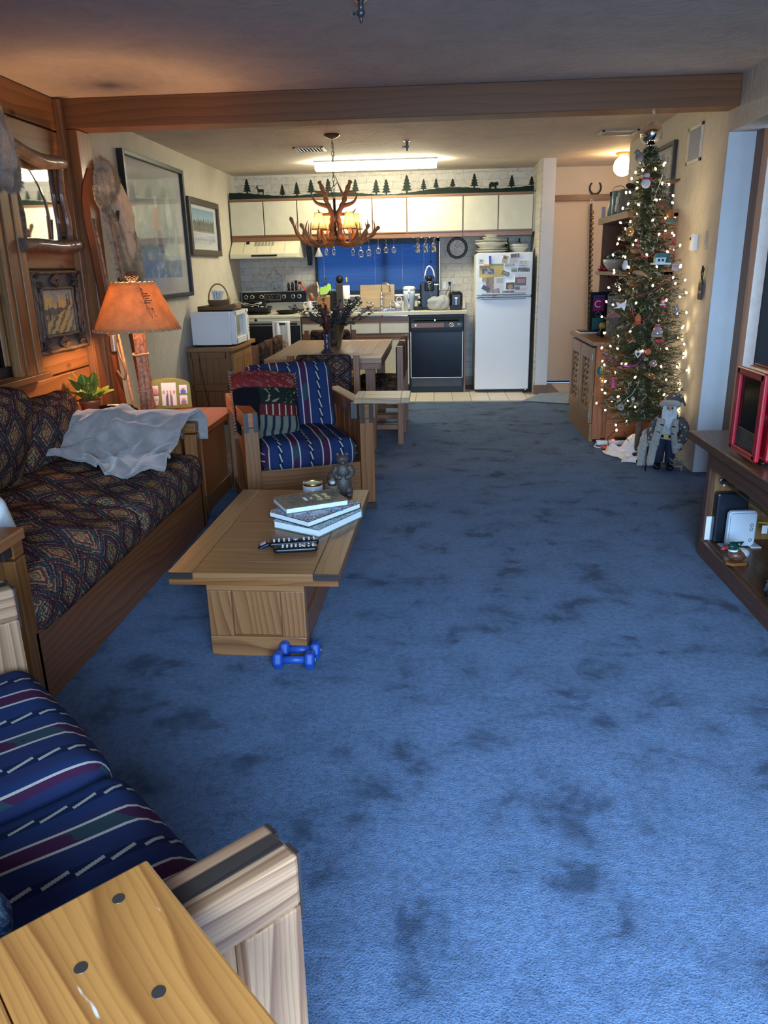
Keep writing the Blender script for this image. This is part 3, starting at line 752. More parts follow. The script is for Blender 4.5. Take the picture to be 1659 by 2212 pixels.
def kilim():
    n = NT('kilim_fabric', 1.0, spec=.0); u, v, _ = n.xyz(n.uv())
    q = .0055; su = (u/q).fl()*q; sv = (v/q).fl()*q
    P = .22
    a = ((su/P).fr()-.5).ab(); b = ((sv/(P*.82)).fr()-.5).ab()
    d = a+b; row = ((sv/(P*.82)).fl()+(su/P).fl()).md(2)
    k1 = n.ramp(d, [(0, (.14, .17, .12)), (.045, (.48, .27, .09)), (.10, (.28, .03, .03)), (.135, (.50, .33, .13)), (.20, (.012, .012, .03)), (.225, (.26, .03, .035)), (.29, (.44, .28, .12)),
                     (.34, (.015, .015, .035)), (.38, (.07, .10, .08)), (.47, (.012, .012, .02)), (.50, (.24, .025, .035)), (.54, (.45, .30, .13)), (.57, (.015, .018, .045)), (.66, (.22, .05, .035)), (.74, (.42, .25, .10)), (.80, (.02, .03, .07)), (.88, (.09, .12, .10)), (.94, (.30, .21, .10))], 'CONSTANT')
    # second lattice: flowers (eight point stars)
    a2 = ((su/P+.5).fr()-.5).ab(); b2 = ((sv/(P*.82)+.5).fr()-.5).ab()
    star = (a2.mn(b2)*2.4 + a2.mx(b2))
    k2 = n.ramp(star, [(0, (.18, .02, .02)), (.05, (.40, .27, .12)), (.16, (.42, .24, .09)), (.26, (.02, .02, .035)), (.30, (0, 0, 0))], 'CONSTANT')
    c = n.mix(star.lt(.30)*(((a2-b2).ab()).gt(.018)), k1, k2)
    # small zig-zags and dots, woven
    z = (((su/.033).fr()-.5).ab()*.033 + (sv/.044).fr()*.044)
    c = n.mix(((z/.022).fr().lt(.26))*(d.gt(.38))*.85, c, (.012, .012, .03))
    dots = ((su/.022).fr().lt(.5))*((sv/.022).fr().lt(.5))*(d.lt(.34))*(d.gt(.14))
    c = n.mix(dots*.7, c, (.05, .06, .075))
    bl = n.noise(n.vec(u, v), 3.2, 2); c = n.mix((bl.gt(.58))*.22, c, (.03, .035, .09))
    wv = n.noise(n.vec(u*900, v*500), 1, 2)
    c = n.mix(wv*.25, c, (.02, .015, .015)); c = n.mix(.22, c, (.10, .062, .042))
    n.col(c); n.bump(wv, .3, .002); MATS[n.m.name] = n.m; return n.m
F_KILIM = kilim()
def dinefab():
    n = NT('dining_fabric', .95, spec=.05); u, v, _ = n.xyz(n.uv()); q = .006; su = (u/q).fl()*q; sv = (v/q).fl()*q
    a = ((su/.20).fr()-.5).ab(); b = ((sv/.16).fr()-.5).ab(); d = a+b
    k = n.ramp(d, [(0, (.16, .13, .11)), (.05, (.015, .015, .02)), (.09, (.22, .16, .11)), (.16, (.015, .013, .015)), (.20, (.12, .035, .025)), (.30, (.012, .012, .016)), (.33, (.20, .15, .10)), (.38, (.02, .022, .03)),
                    (.46, (.16, .12, .085)), (.50, (.012, .012, .016)), (.60, (.10, .03, .025)), (.70, (.015, .015, .02)), (.74, (.16, .13, .10)), (.80, (.02, .03, .04)), (.9, (.14, .10, .07))], 'CONSTANT')
    z = ((su/.04).fr().lt(.2)).mx((sv/.04).fr().lt(.2)); c = n.mix(z*(d.gt(.33))*.7, k, (.02, .018, .02))
    n.col(c); MATS[n.m.name] = n.m; return n.m
F_DINE = dinefab()
# ================================================================== SOFA
SX, SY0, SY1 = -1.31, 2.13, 4.07
sofa = thing('sofa', 'long wood-framed sofa with dark kilim cushions along the pine wall', 'sofa', (-1.75, 3.1, 0))
L0 = Vector((1.75, -3.1, 0))
def W_(m, off=L0):
    m.v = [tuple(Vector(p)+off) for p in m.v]; return m
W_(MB().box((SX-.02, 3.1, .135), (.04, 1.86, .27), grain=1)).build('front_rail', W_SOFA, sofa, .004)
W_(MB().box((-2.22, 3.1, .22), (.04, 1.86, .44), grain=1)).build('back_rail', W_SOFA, sofa, .004)
W_(MB().box((-1.77, 3.1, .20), (.88, 1.86, .03), grain=1)).build('base_board', W_SOFA, sofa)
for y in (SY0+.03, SY1-.03):
    nm = 'arm'
    m = MB().box((-1.79, y, .575), (.96, .06, .055), grain=0).build(nm, W_FRAME, sofa, .004); m.location = L0
    W_(MB().box((SX-.035, y, .27), (.07, .065, .54), grain=2)).build('arm_post', W_FRAME, sofa, .004)
    W_(MB().box((-2.20, y, .27), (.07, .065, .54), grain=2)).build('arm_post', W_FRAME, sofa, .004)
    for i in range(5):
        W_(MB().box((-2.08+i*.15, y, .275), (.145, .03, .54), grain=2)).build('arm_panel', W_FRAME, sofa, .003)
W_(MB().cushion((-1.70, 2.64, .335), (.84, .92, .19), .07, .045, 40, 44, 10, None, .034, 2)).build('seat_cushion', F_KILIM, sofa, weld=True)
W_(MB().cushion((-1.70, 3.56, .335), (.84, .93, .19), .07, .04, 40, 44, 10, None, .03, 9)).build('seat_cushion', F_KILIM, sofa, weld=True)
Rb = Euler((0, R(-72), 0)).to_matrix()
for i, y in enumerate((2.60, 3.24)):
    o = MB().cushion((0, 0, 0), (.50, .64, .19), .08, .05, 30, 34, 10, None, .03, i*3).build('back_cushion', F_KILIM, sofa, weld=True)
    o.location = L0+Vector((-2.07, y, .655)); o.rotation_euler = (R(0), R(-74), R(0)); o.rotation_euler.rotate_axis('Z', R(4))
o = MB().cushion((0, 0, 0), (.46, .60, .17), .08, .05, 30, 34, 10, None, .03, 8).build('back_cushion', F_KILIM, sofa, weld=True)
o.location = L0+Vector((-2.09, 3.80, .56)); o.rotation_euler = (0, R(-76), 0)
# throw blanket
def sheet_blanket():
    m = MB(); nu, nv = 90, 70
    def fn(u, v):
        # v: 0 draped over the arm .. 1 down on the seat; u along X
        x = -2.02 + .72*u + .03*S(v*7+1)
        prof = [(4.105, .50), (4.10, .625), (4.03, .668), (3.93, .662), (3.86, .60), (3.80, .53), (3.70, .497), (3.62, .492), (3.53, .490), (3.44, .488)]
        s = v*(len(prof)-1); i = min(int(s), len(prof)-2); t_ = s-i; t_ = t_*t_*(3-2*t_) if 0 else t_
        y = prof[i][0]*(1-t_)+prof[i+1][0]*t_; z = prof[i][1]*(1-t_)+prof[i+1][1]*t_
        if v > .5:
            y += (.12*S(u*5.2+.8) - .05)*(v-.5)*2 + .18*(1-u)*(v-.5)*2*(u < 1)
            x += .05*S(u*9+v*4)*(v-.45)
        wn = mn.noise(Vector((u*2.2, v*2.4, 1.3))); cr = lambda f, a, ph: (1-abs(S((u*C_(a)+v*S(a))*f+wn*3.2+ph)))**1.6
        fold = cr(7.5, .9, .4)*.030 + cr(12, -.5, 1.2)*.016*(.3+v) + abs(mn.noise(Vector((u*4+v*2, v*4-u*2, .3))))*.045 + cr(21, .3, 0)*.006
        ridge = .055*math.exp(-((u-.42-.35*(v-.2))/.05)**2)*(.12 < v < .6)
        z += fold*(.25+.95*min(1, v*1.4)) + ridge*.6 - .01
        y -= fold*.5*(v > .25)
        return (x, y, max(z, .484 if v > .55 else .4))
    m.grid(nu, nv, fn, lambda u, v: (u*.8, v*1.0)); return m
def blanketmat():
    n = NT('grey_plush_blanket', .9, spec=.1, sheen=.6); f = n.noise(n.obj(), 14, 4, .6, .6)
    n.col(n.ramp(f, [(.3, (.24, .195, .18)), (.7, (.34, .285, .26))])); n.bump(n.noise(n.obj(), 160, 2), .2, .003); return n.m
bl = tag(sheet_blanket().build('blanket', blanketmat()), 'grey plush blanket thrown over the far sofa arm and seat', 'blanket')
sm = bl.modifiers.new('th', 'SOLIDIFY'); sm.thickness = .012
# white pillow edge at the left of the sofa
pt = thing('throw_pillow', 'white pillow with cursive writing at the near sofa end, photo left edge', 'pillow', (-1.60, 2.34, .57), rot=(R(50), R(0), R(200)))
MB().cushion((0, 0, 0), (.32, .32, .10), .05, .05, 16, 16, 4).build('pillow_body', plain('white_cotton', (.74, .73, .70), .9, bump=.1), pt, weld=True)
text('lettering', 'home', .10, Matrix.Translation((.05, 0, .102)) @ Matrix.Rotation(R(90), 4, 'Z'), plain('ink', (.03, .03, .05)), pt)
# ================================================================== ARMCHAIR and LOVESEAT (same maker)
def armchair(t, Wd, Dp, nseat, arm=.635, uoff=0):
    FM = W_GREY if nseat == 2 else W_FRAME
    """local: x along the width, front toward -y, origin at the middle of the front edge"""
    hw = Wd/2
    for s_ in (-1, 1):
        x = s_*(hw-.0425)
        MB().box((x, .045, .275), (.085, .09, .55), grain=2).build('front_post', FM, t, .005)
        MB().box((x, Dp-.04, .275), (.08, .08, .55), grain=2).build('rear_post', FM, t, .005)
        MB().box((x, Dp/2, arm-.042), (.085, Dp, .085), grain=1).build('arm_rail', W_CHERRY if s_ < 0 and nseat == 1 else FM, t, .006)
        for dx in (-.026, .026): MB().box((x+dx, -.0012, arm-.055), (.026, .006, .11), grain=2).build('joint_plug', W_DARK, t)
        MB().box((x, .155, arm+.0008), (.028, .30, .004), grain=1).build('joint_inlay', W_DARK, t) if nseat == 2 else None
        n = 5; step = (Dp-.17)/n
        for i in range(n): MB().box((x, .09+step*(i+.5), .31), (.028, step-.004, .50), grain=2).build('arm_panel', W_CHERRY if nseat == 1 else W_GREY, t, .003)
        MB().box((x, Dp/2, .05), (.075, Dp-.17, .10), grain=1).build('side_rail', W_FRAME, t, .005)
        MB().box((x-s_*0, -.010, .012), (.09, .02, .06), grain=2).build('foot_plug', W_DARK, t)
    MB().box((0, .03, .17), (Wd-.17, .035, .25), grain=0).build('front_rail', W_FRAME, t, .004)
    MB().box((0, Dp-.04, .42), (Wd-.16, .04, .34), grain=0).build('back_rail', W_FRAME, t, .004)
    MB().box((0, Dp/2, .26), (Wd-.17, Dp-.16, .02)).build('seat_board', W_FRAME, t)
    cw = (Wd-.18)/nseat
    for i in range(nseat):
        cx = -hw+.09+cw*(i+.5)
        m = MB().cushion((cx, .30, .355), (cw-.006, .60, .165), .06, .022, 36, 26, 8, None, .012, i*4)
        m.uv = [[(p[0]+i*(cw*.98)+uoff, p[1]) for p in q] for q in m.uv]
        m.build('seat_cushion', F_STRIPE, t, weld=True)
        m = MB().cushion((0, 0, 0), (cw-.01, .44, .16), .06, .022, 36, 24, 8, None, .012, i*4+1)
        m.uv = [[(p[0]+i*(cw*.98)+uoff, p[1]) for p in q] for q in m.uv]
        o = m.build('back_cushion', F_STRIPE, t, weld=True); o.location = (cx, .60, .60); o.rotation_euler = (R(76), 0, 0)
ac = thing('armchair', 'wooden armchair with navy striped cushions facing the coffee table', 'armchair', (-.715, 4.245, 0), R(21.8))
armchair(ac, .76, .78, 1, uoff=.075)
# patchwork pillow on armchair
def patchwork():
    n = NT('patchwork_fabric', .95, spec=.05); u, v, _ = n.xyz(n.uv())
    w_ = n.noise(n.vec(u, v), 9, 2)*.05; r_ = (v+w_)/.38
    base = n.ramp(r_, [(0, (.17, .022, .022)), (.34, (.012, .018, .015)), (.62, (.10, .012, .015)), (.80, (.13, .13, .10))], 'CONSTANT')
    c = n.mix(((u+w_).lt(.15))*(r_.gt(.36)), base, (.008, .007, .009)); f = n.noise(n.vec(u, v), 24, 3, .6, 1.6); g = n.noise(n.vec(v, u), 30, 2, .5, 1)
    c = n.mix(X(n.t, n.ramp(f, [(.56, 0.0), (.59, 1.0)]))*(r_.lt(.34)), c, (.30, .11, .08)); c = n.mix((r_.gt(.36))*(r_.lt(.60))*(u.gt(.15))*X(n.t, n.ramp(g, [(.58, 0.0), (.60, 1.0)])), c, (.26, .17, .09))
    c = n.mix((r_.gt(.80))*((u/.05).fr().lt(.35)), c, (.015, .018, .03)); c = n.mix((r_.gt(.63))*(r_.lt(.79))*((u/.04).fr().lt(.22))*(u.gt(.15)), c, (.34, .28, .20)); n.col(c); return n.m
pl = thing('patchwork_pillow', 'dark red and green patchwork pillow with fringe in the armchair left corner', 'pillow', (-1.02, 4.50, .615), rot=(R(66), R(6), R(32)))
MB().cushion((0, 0, 0), (.40, .38, .11), .055, .05, 20, 20, 6, None, .02, 3).build('pillow_body', patchwork(), pl, weld=True)
m = MB()
for i in range(90):
    a = i/90*2*PI; x, y = max(-.2, min(.2, .28*C_(a))), max(-.19, min(.19, .28*S(a)))
    if y < .05 and x > -.1: continue
    m.tube([(x, y, 0), (x*1.08, y*1.08, random.uniform(-.01, .01))], [.007, .003], 5)
m.build('fringe', plain('fringe_wool', (.22, .10, .07), .95), pl)
# foreground loveseat, turned 46 degrees
ls = thing('loveseat', 'near wooden loveseat with navy, purple and cream striped cushions at the photo bottom left', 'loveseat', (-.657, 1.30, 0), R(0))
fdir = Vector((.706, .708, 0)); ang = math.atan2(fdir.x, -fdir.y)  # local -y points to fdir
ls.rotation_euler = (0, 0, math.atan2(-fdir.x, fdir.y)+PI)
armchair(ls, 1.33, .80, 2, .635, uoff=.06)
# small tables that hook over the arms
def arm_table(t, L, D, z, mt, legs=True, plugs=False, cleat=True, side=1):
    """local: x from 0 (on the arm) to L outward, y along the arm; top underside rests on the arm at z"""
    nb = 3 if D > .3 else 2
    for i in range(nb):
        MB().box((L/2, -D/2+D/nb*(i+.5), z+.016), (L-.10, D/nb-.002, .032), grain=0).build('top_board', mt, t, .003)
    for x in (.026, L-.026): MB().box((x, 0, z+.016), (.05, D, .032), grain=1).build('end_board', mt, t, .003)
    if cleat:
        MB().box((-.0, -D/2+.03, z-.045), (.04, .05, .09), grain=2).build('cleat', W_DARK, t, .003)
        MB().box((.105, 0, z-.045), (.035, D*.8, .085), grain=1).build('cleat_rail', W_FRAME, t, .003)
    if legs:
        for y in (-D/2+.05, D/2-.05): MB().box((L-.06, y, z/2), (.045, .05, z), grain=2).build('leg', W_FRAME, t, .004)
        MB().box((L-.06, 0, .35), (.03, D-.12, .05), grain=1).build('stretcher', W_FRAME, t, .003)
        MB().box((L/2, D/2-.05, z-.03), (L-.16, .03, .055), grain=0).build('apron', W_DARK, t, .003)
st = thing('side_table', 'small wooden table bridging the striped armchair right arm', 'table', (-.478, 4.51, 0), R(0))
arm_table(st, .325, .27, .637, W_DINE, legs=False)
# foreground board over the loveseat near arm
ft = thing('arm_table', 'scratched yellow pine table top with round plugs at the photo bottom left corner', 'table', (0, 0, 0))
e1 = -fdir                       # along the arm, backwards
e2 = Vector((fdir.y, -fdir.x, 0))  # outward, away from the seat, to the lower right
cor = Vector((-.372, .775, 0)); zt = .637
Mf = Matrix(((e2.x, e1.x, 0, cor.x), (e2.y, e1.y, 0, cor.y), (0, 0, 1, 0), (0, 0, 0, 1)))
def FB(c, d, name, mat, bev=.003, grain=None):
    o = MB().box(c, d, None, grain).build(name, mat, ft, bev); o.data.transform(Mf)
    return o
# e1 x e2 orientation: mirrored frames flip normals, so recalc
def fixn(o):
    bm = bmesh.new(); bm.from_mesh(o.data); bmesh.ops.recalc_face_normals(bm, faces=bm.faces); bm.to_mesh(o.data); bm.free(); return o
for i in range(3): fixn(FB((.29, .10+.20*i, zt+.018), (.58, .199, .036), 'top_board', W_PINE, .004, 0))
for (a, b) in ((.02, .055), (.085, .125), (.05, .36), (.16, .30), (.17, .075), (.36, .09)):
    m = MB().cyl((a+.02, b, zt+.035), (a+.02, b, zt+.0368), .0075, n=14); o = m.build('round_plug', W_DARK, ft); o.data.transform(Mf); fixn(o)
for b in (.1, .5): fixn(FB((.02, b, zt-.04), (.035, .06, .08), 'cleat', W_DARK, .003, 2))
bp = thing('blue_pillow', 'deep blue patterned pillow corner behind the pine table top at the left photo edge', 'pillow', (-.72, .655, .555), rot=(R(4), R(-6), R(-10)))
def navyfab():
    n = NT('blue_tapestry', .7, spec=.3); f = n.noise(n.obj(), 22, 4, .6, 2)
    n.col(n.ramp(f, [(.35, (.008, .014, .05)), (.5, (.02, .06, .18)), (.56, (.16, .26, .36)), (.60, (.02, .05, .10)), (.75, (.30, .32, .30))])); return n.m
MB().cushion((0, 0, 0), (.30, .30, .10), .05, .05, 16, 16, 4, None, .02, 5).build('pillow_body', navyfab(), bp, weld=True)
# corner table over the sofa near arm / loveseat far arm
ct2 = thing('corner_table', 'orange pine corner table top between sofa and near loveseat, photo left edge', 'table', (-1.50, 2.0, 0))
MB().box((0, -.02, .628), (.44, .36, .036), grain=0).build('top_board', W_CHERRY, ct2, .003)
MB().box((.17, .10, .585), (.04, .045, .05), grain=2).build('cleat', W_DARK, ct2, .002)
MB().box((0, .0, .58), (.30, .03, .05), grain=0).build('apron', W_DARK, ct2, .002)
# ================================================================== END TABLE and what stands on it
et = thing('end_table', 'large cherry-coloured end table between sofa and striped armchair', 'table', (-1.80, 4.56, 0))
for i in range(5): MB().box((-.43+.19*(i)+.045, 0, .502), (.188, .84, .036), grain=1).build('top_board', W_CHERRY, et, .003)
MB().box((.41, 0, .225), (.03, .50, .45), grain=2).build('side_panel', W_CHERRY, et, .003); MB().box((.41, 0, .05), (.05, .56, .10), grain=1).build('plinth', W_FRAME, et, .003)
MB().box((-.38, 0, .225), (.03, .50, .45), grain=2).build('side_panel', W_CHERRY, et, .003)
MB().box((0, .24, .225), (.76, .03, .45), grain=2).build('back_panel', W_CHERRY, et, .003); MB().box((0, -.24, .225), (.76, .03, .45), grain=2).build('front_panel', W_CHERRY, et, .003)
ZE = .521
# lamp
lx, ly = -1.865, 4.78
lp = thing('branch_lamp', 'table lamp of bundled branches with a large tan paper shade', 'lamp', (lx, ly, ZE))
for i, (a, r_) in enumerate(((.3, .022), (2.3, .020), (4.2, .021), (5.4, .017))):
    m = MB(); P = catmull([(C_(a)*.03, S(a)*.026, 0), (C_(a)*.026+.004*i, S(a)*.024, .17), (C_(a+.3)*.022, S(a+.3)*.022, .34), (C_(a+.4)*.02, S(a+.4)*.02, .53)], 6)
    m.tube(P, [r_*(1+.14*mn.noise(Vector((i*3, j*.7, 0)))) for j in range(len(P))], 10); m.build('branch', BARKR, lp)
for z in (.145, .375):
    m = MB(); m.tube([(.047*C_(a*PI/8), .043*S(a*PI/8), z+.004*S(a)) for a in range(16)], .006, 6, True); m.build('twine', plain('twine', (.40, .25, .14), .9), lp)
MB().cyl((0, 0, .52), (0, 0, .60), .012).build('socket', M_GOLD, lp); MB().ball((0, 0, .645), (.030, .030, .042)).build('bulb', emis('warm_bulb', (1.0, .62, .30), 18), lp)
def shademat():
    n = NT('parchment_shade', .7); t = n.t; o = n.obj(); f = n.noise(o, 14, 4, .65)
    c = n.ramp(f, [(.3, (.42, .24, .10)), (.7, (.60, .36, .155))]); n.col(c)
    tl = t.nodes.new('ShaderNodeBsdfTranslucent'); t.links.new(c, tl.inputs[0]); mx = t.nodes.new('ShaderNodeMixShader'); mx.inputs[0].default_value = .33
    t.links.new(n.b.outputs[0], mx.inputs[1]); t.links.new(tl.outputs[0], mx.inputs[2]); t.links.new(mx.outputs[0], t.nodes['Material Output'].inputs[0]); return n.m
sh = MB().grid(48, 10, lambda u, v: (C_(u*2*PI)*(.265*(1-v)+.133*v), S(u*2*PI)*(.265*(1-v)+.133*v), .525+.285*v), lambda u, v: (u*1.6, v*.3)).build('lamp_shade', shademat(), lp)
q = sh.modifiers.new('t', 'SOLIDIFY'); q.thickness = .0015
m = MB()
for zz, rr in ((.525, .265), (.81, .133)): m.tube([(rr*C_(a*PI/36), rr*S(a*PI/36), zz+(.004 if a % 3 == 0 else -.001)) for a in range(72)], .0028, 5, True)
m.build('shade_lacing', plain('lacing', (.5, .36, .22), .8), lp)
m = MB()
for k_ in range(36):
    for zz, rr in ((.53, .2665), (.806, .1345)): m.ball((rr*C_(k_*PI/18), rr*S(k_*PI/18), zz), .0035, 6, 4)
m.build('shade_stud', plain('stud', (.8, .7, .5), .4), lp, kind='stuff')
# pine sprig printed on the shade: thin raised strokes following the cone
def cone(a, z, o=.0012):
    f = (z-.525)/.285; r_ = .265*(1-f)+.133*f+o; return (r_*C_(a), r_*S(a), z)
m = MB(); a0 = R(-38)
m.tube([cone(a0-.30+.02*i, .80-.022*i) for i in range(10)], .0012, 4)
for cz, ca, sg in ((.775, -.20, -1), (.66, -.02, -1)):
    for k_ in range(9):
        g = R(150+k_*16); m.tube([cone(a0+ca, cz), cone(a0+ca+.055*C_(g)*4, cz+.055*S(g)*.8-.01)], .0008, 4)
m.build('pine_sprig', plain('shade_ink', (.12, .05, .03), .8), lp)
m = MB()
for i in range(5):
    for j in range(4+(i % 2)): m.ball(cone(a0-.22+.055*j+.02*(i % 2), .745-.013*i), (.004, .004, .0045), 6, 4)
m.build('pine_cone_print', MATS['shade_ink'], lp)
fi = MB()
for i in range(9):
    rr = .030*math.sin(PI*(i+1.2)/11)+.006
    for k_ in range(8):
        a = k_*PI/4+i*.4; fi.ball((rr*C_(a), rr*S(a), .82+i*.0065), (.009, .009, .0035), 6, 4)
fi.cyl((0, 0, .80), (0, 0, .87), .008).build('pinecone_finial', plain('pinecone', (.13, .07, .04), .7), lp)
light('lamp_light', 'POINT', (lx, ly, ZE+.64), 25, (1.0, .54, .22), .05)
# photo frame
pf = thing('picture_stand', 'olive green arched frame with five small photos on the end table', 'photo frame', (-1.765, 4.93, ZE), rot=(R(-10), 0, R(10)))
arc = [(-.145, 0)]+[(.145, 0)]+[(.14*C_(R(a)), .155+.045*S(R(a))) for a in range(0, 181, 15)]
MB().prism(arc, -.008, .008, frameM((0, 0, 0), (1, 0, 0), (0, 0, 1))).build('frame_board', plain('olive_frame', (.17, .19, .04), .6), pf, .003)
Mq = frameM((0, -.0095, 0), (1, 0, 0), (0, 0, 1))
def people_art(bg, fg, n_):
    def f(u, v):
        c = lerp(bg, (.75, .73, .70), v)
        for k_ in range(n_):
            px = (k_+.6)/(n_+.2)
            if abs(u-px) < .30/n_*(1.2 if v < .42 else .55) and v < .62+.06*(k_ % 2): c = fg[k_ % len(fg)]
            if math.hypot((u-px)*n_*.8, (v-.58)*2.2) < .22: c = (.45, .26, .18)
        return c
    return f
for i, (px, pz, pw, ph, fn) in enumerate(((.0, .095, .095, .15, people_art((.60, .58, .55), ((.7, .7, .68), (.06, .06, .07), (.15, .12, .14)), 4)), (-.095, .125, .055, .055, people_art((.4, .1, .08), ((.6, .4, .35), (.6, .15, .2)), 2)), (-.095, .055, .055, .06, people_art((.08, .03, .02), ((.7, .6, .45), (.65, .6, .5)), 2)),
     (.093, .125, .05, .055, people_art((.6, .6, .72), ((.05, .06, .35),), 1)), (.093, .055, .05, .06, people_art((.6, .58, .62), ((.25, .12, .2),), 1)))):
    o = art_mesh(pw, ph, 18, 24, fn).build('photo', vcol('glossy_photo', .3), pf); o.data.transform(Mq @ Matrix.Translation((px, pz, -.0005)))
# plant
po = thing('potted_plant', 'small variegated leafy plant in a terracotta pot by the sofa back', 'plant', (-2.19, 4.68, ZE))
MB().lathe([(.045, 0), (.05, .01), (.062, .085), (.068, .09), (.068, .105), (.058, .105), (.055, .09), (0, .088)], n=24).build('pot', plain('terracotta', (.36, .13, .06), .8), po)
def leafmat():
    n = NT('variegated_leaf', .4, spec=.4); u, v, _ = n.xyz(n.uv()); a = (u-.5).ab()
    ve = ((v*9-a*7).fr()).lt(.28); f = n.noise(n.vec(u*4, v*4), 2, 2)
    c = n.mix(f, (.03, .09, .015), (.09, .20, .03)); c = n.mix(ve*(f.gt(.38))*.9, c, (.45, .50, .10)); c = n.mix((a.lt(.04)), c, (.40, .48, .12)); n.col(c); return n.m
LEAF = leafmat(); rl = random.Random(4)
for i in range(20):
    a = i*2.4; el = rl.uniform(.35, 1.25); L = rl.uniform(.10, .145); wd = L*.62; base = Vector((0, 0, .09)); dr_ = Vector((C_(a)*C_(el), S(a)*C_(el), S(el))); sd = Vector((-S(a), C_(a), 0)); st_ = rl.uniform(.02, .10)
    m = MB(); o0 = base+dr_*st_+Vector((0, 0, .02))
    def fn(u, v):
        wv_ = wd*max(0, math.sin(PI*min(1, v*.90+.10)))**.6*(1.15-.75*v); p = o0+dr_*L*v+sd*(u-.5)*2*wv_*.6; return p+Vector((0, 0, -.35*L*v*v-.25*abs(u-.5)*wd+.2*L*v))
    m.grid(6, 8, fn, lambda u, v: (u, v)); m.tube([base, o0], .003, 5, cap=False); m.build('leaf', LEAF, po)
# dark glazed dish / bowl upside-down shape with white card on it
di = thing('telephone', 'low glossy black telephone with a white slip on top beside the lamp', 'telephone', (-1.99, 4.60, ZE))
MB().cushion((0, 0, .03), (.24, .17, .055), .027, .018, 16, 12, 4).build('body', M_GLOSSBLK, di, weld=True)
MB().cushion((0, 0, .072), (.21, .05, .026), .012, .004, 14, 6, 3).build('handset', M_GLOSSBLK, di, weld=True)
MB().box((-.01, -.02, .089), (.07, .02, .002), (0, 0, R(20))).box((.02, -.035, .0885), (.05, .014, .002), (0, 0, R(-15))).build('paper_slip', M_PAPER, di)
nb = thing('notepad', 'stack of note pads and a pen at the near right corner of the end table', 'notepad', (-1.395, 4.30, ZE), R(20))
MB().box((0, 0, .008), (.10, .15, .016)).build('cover', M_BLACK, nb, .002); MB().box((0, 0, .017), (.095, .145, .004)).build('pages', M_PAPER, nb)
MB().box((-.04, .03, .026), (.09, .07, .012), (0, 0, R(-25))).build('yellow_pad', plain('yellow_paper', (.62, .48, .12), .8), nb)
# ================================================================== COFFEE TABLE
cy0, cy1, cx0, cx1 = 2.515, 3.60, -.972, -.338
cf = thing('coffee_table', 'low pine coffee table with dark corner plugs and paneled base', 'coffee table', ((cx0+cx1)/2, (cy0+cy1)/2, 0), R(-1.0))
LX, LY = (cx1-cx0)/2, (cy1-cy0)/2; zt_ = .345
n_ = 9
for i in range(n_): MB().box((0, -LY+2*LY/n_*(i+.5), zt_-.0125), (2*LX-.19, 2*LY/n_-.0008, .024), grain=0).build('top_board', W_TABLE, cf, .0008)
for s_ in (-1, 1):
    MB().box((s_*(LX-.0465), 0, zt_-.0125), (.092, 2*LY, .026), grain=1).build('edge_board', W_CAB if s_ < 0 else W_TABLE, cf, .002)
    for t_ in (-1, 1): MB().box((s_*(LX-.0465), t_*(LY+.0005), zt_-.0125), (.092, .003, .0265), grain=0).build('corner_plug', W_DARK, cf)
    MB().box((0, s_*(LY-.03), zt_-.037), (2*LX-.005, .055, .024), grain=0).build('under_rail', W_FRAME, cf, .002)
    MB().box((s_*(LX-.03), 0, zt_-.037), (.055, 2*LY-.12, .024), grain=1).build('under_rail', W_FRAME, cf, .002)
bx, by = .183, LY-.045
for s_ in (-1, 1):
    MB().box((0, s_*by, .040), (2*bx, .05, .08), grain=0).build('base_rail', W_BASE, cf, .003)
    MB().box((0, s_*by, .283), (2*bx, .05, .036), grain=0).build('base_rail', W_BASE, cf, .003)
    for q_ in (-1, 1): MB().box((q_*(bx-.045), s_*by, .173), (.09, .045, .185), grain=2).build('base_stile', W_BASE, cf, .003)
    MB().box((0, s_*(by-.008), .173), (2*bx-.17, .02, .19), grain=2).build('base_panel', W_BASE, cf)
    MB().box((s_*(bx-.03), 0, .060), (.03, 2*by-.05, .12), grain=1).build('side_rail', W_SOFA, cf, .003)
    MB().box((s_*(bx-.03), 0, .20), (.012, 2*by-.05, .17), grain=1).build('side_panel', W_SOFA, cf, .002)
ZT = zt_+.0005
# books
def cover_art(bg, cols, sc, ttl=False):
    def f(u, v):
        c = bg; k_ = nz(u*1.4+3, v, sc, 4)
        e = min(u, 1-u, v, 1-v)
        if k_ > .05 or e < .10 + .1*nz(u, v, 5): c = cols[int(abs(nz(u+5, v+2, sc*1.8))*37) % len(cols)]
        return c
    return f
def book(lab, x, y, z, rz, w_, d_, h_, cover, art, spine=(.05, .06, .07), title=None):
    t = thing('book', lab, 'book', (x, y, z), rz, 'hardback books stacked on the coffee table')
    MB().box((0, 0, h_/2), (w_-.008, d_-.008, h_-.007)).build('pages', plain('book_pages', (.72, .74, .74), .8, var=.06, scale=40), t)
    MB().box((0, 0, .0015), (w_, d_, .003)).box((w_/2-.0015, 0, h_/2), (.003, d_, h_)).build('back_cover', plain('cover_%d' % int(spine[0]*1000), spine, .4), t)
    o = MB().grid(60, 44, lambda u, v: ((u-.5)*w_, (v-.5)*d_, h_+.0005), colf=art, smooth=False).build('front_cover', vcol('printed_cover', .6), t)
    MB().box((0, 0, h_-.0012), (w_, d_, .0024)).build('cover_board', MATS['cover_%d' % int(spine[0]*1000)], t)
    for (s_, sz, dx, dy, c) in (title or []):
        text('lettering', s_, sz, Matrix.Translation((dx, dy, h_+.001)) @ Matrix.Rotation(R(90), 4, 'Z'), c, t)
    return t
TG = plain('title_gold', (.75, .66, .30), .4); TW = plain('title_white', (.75, .75, .72), .5)
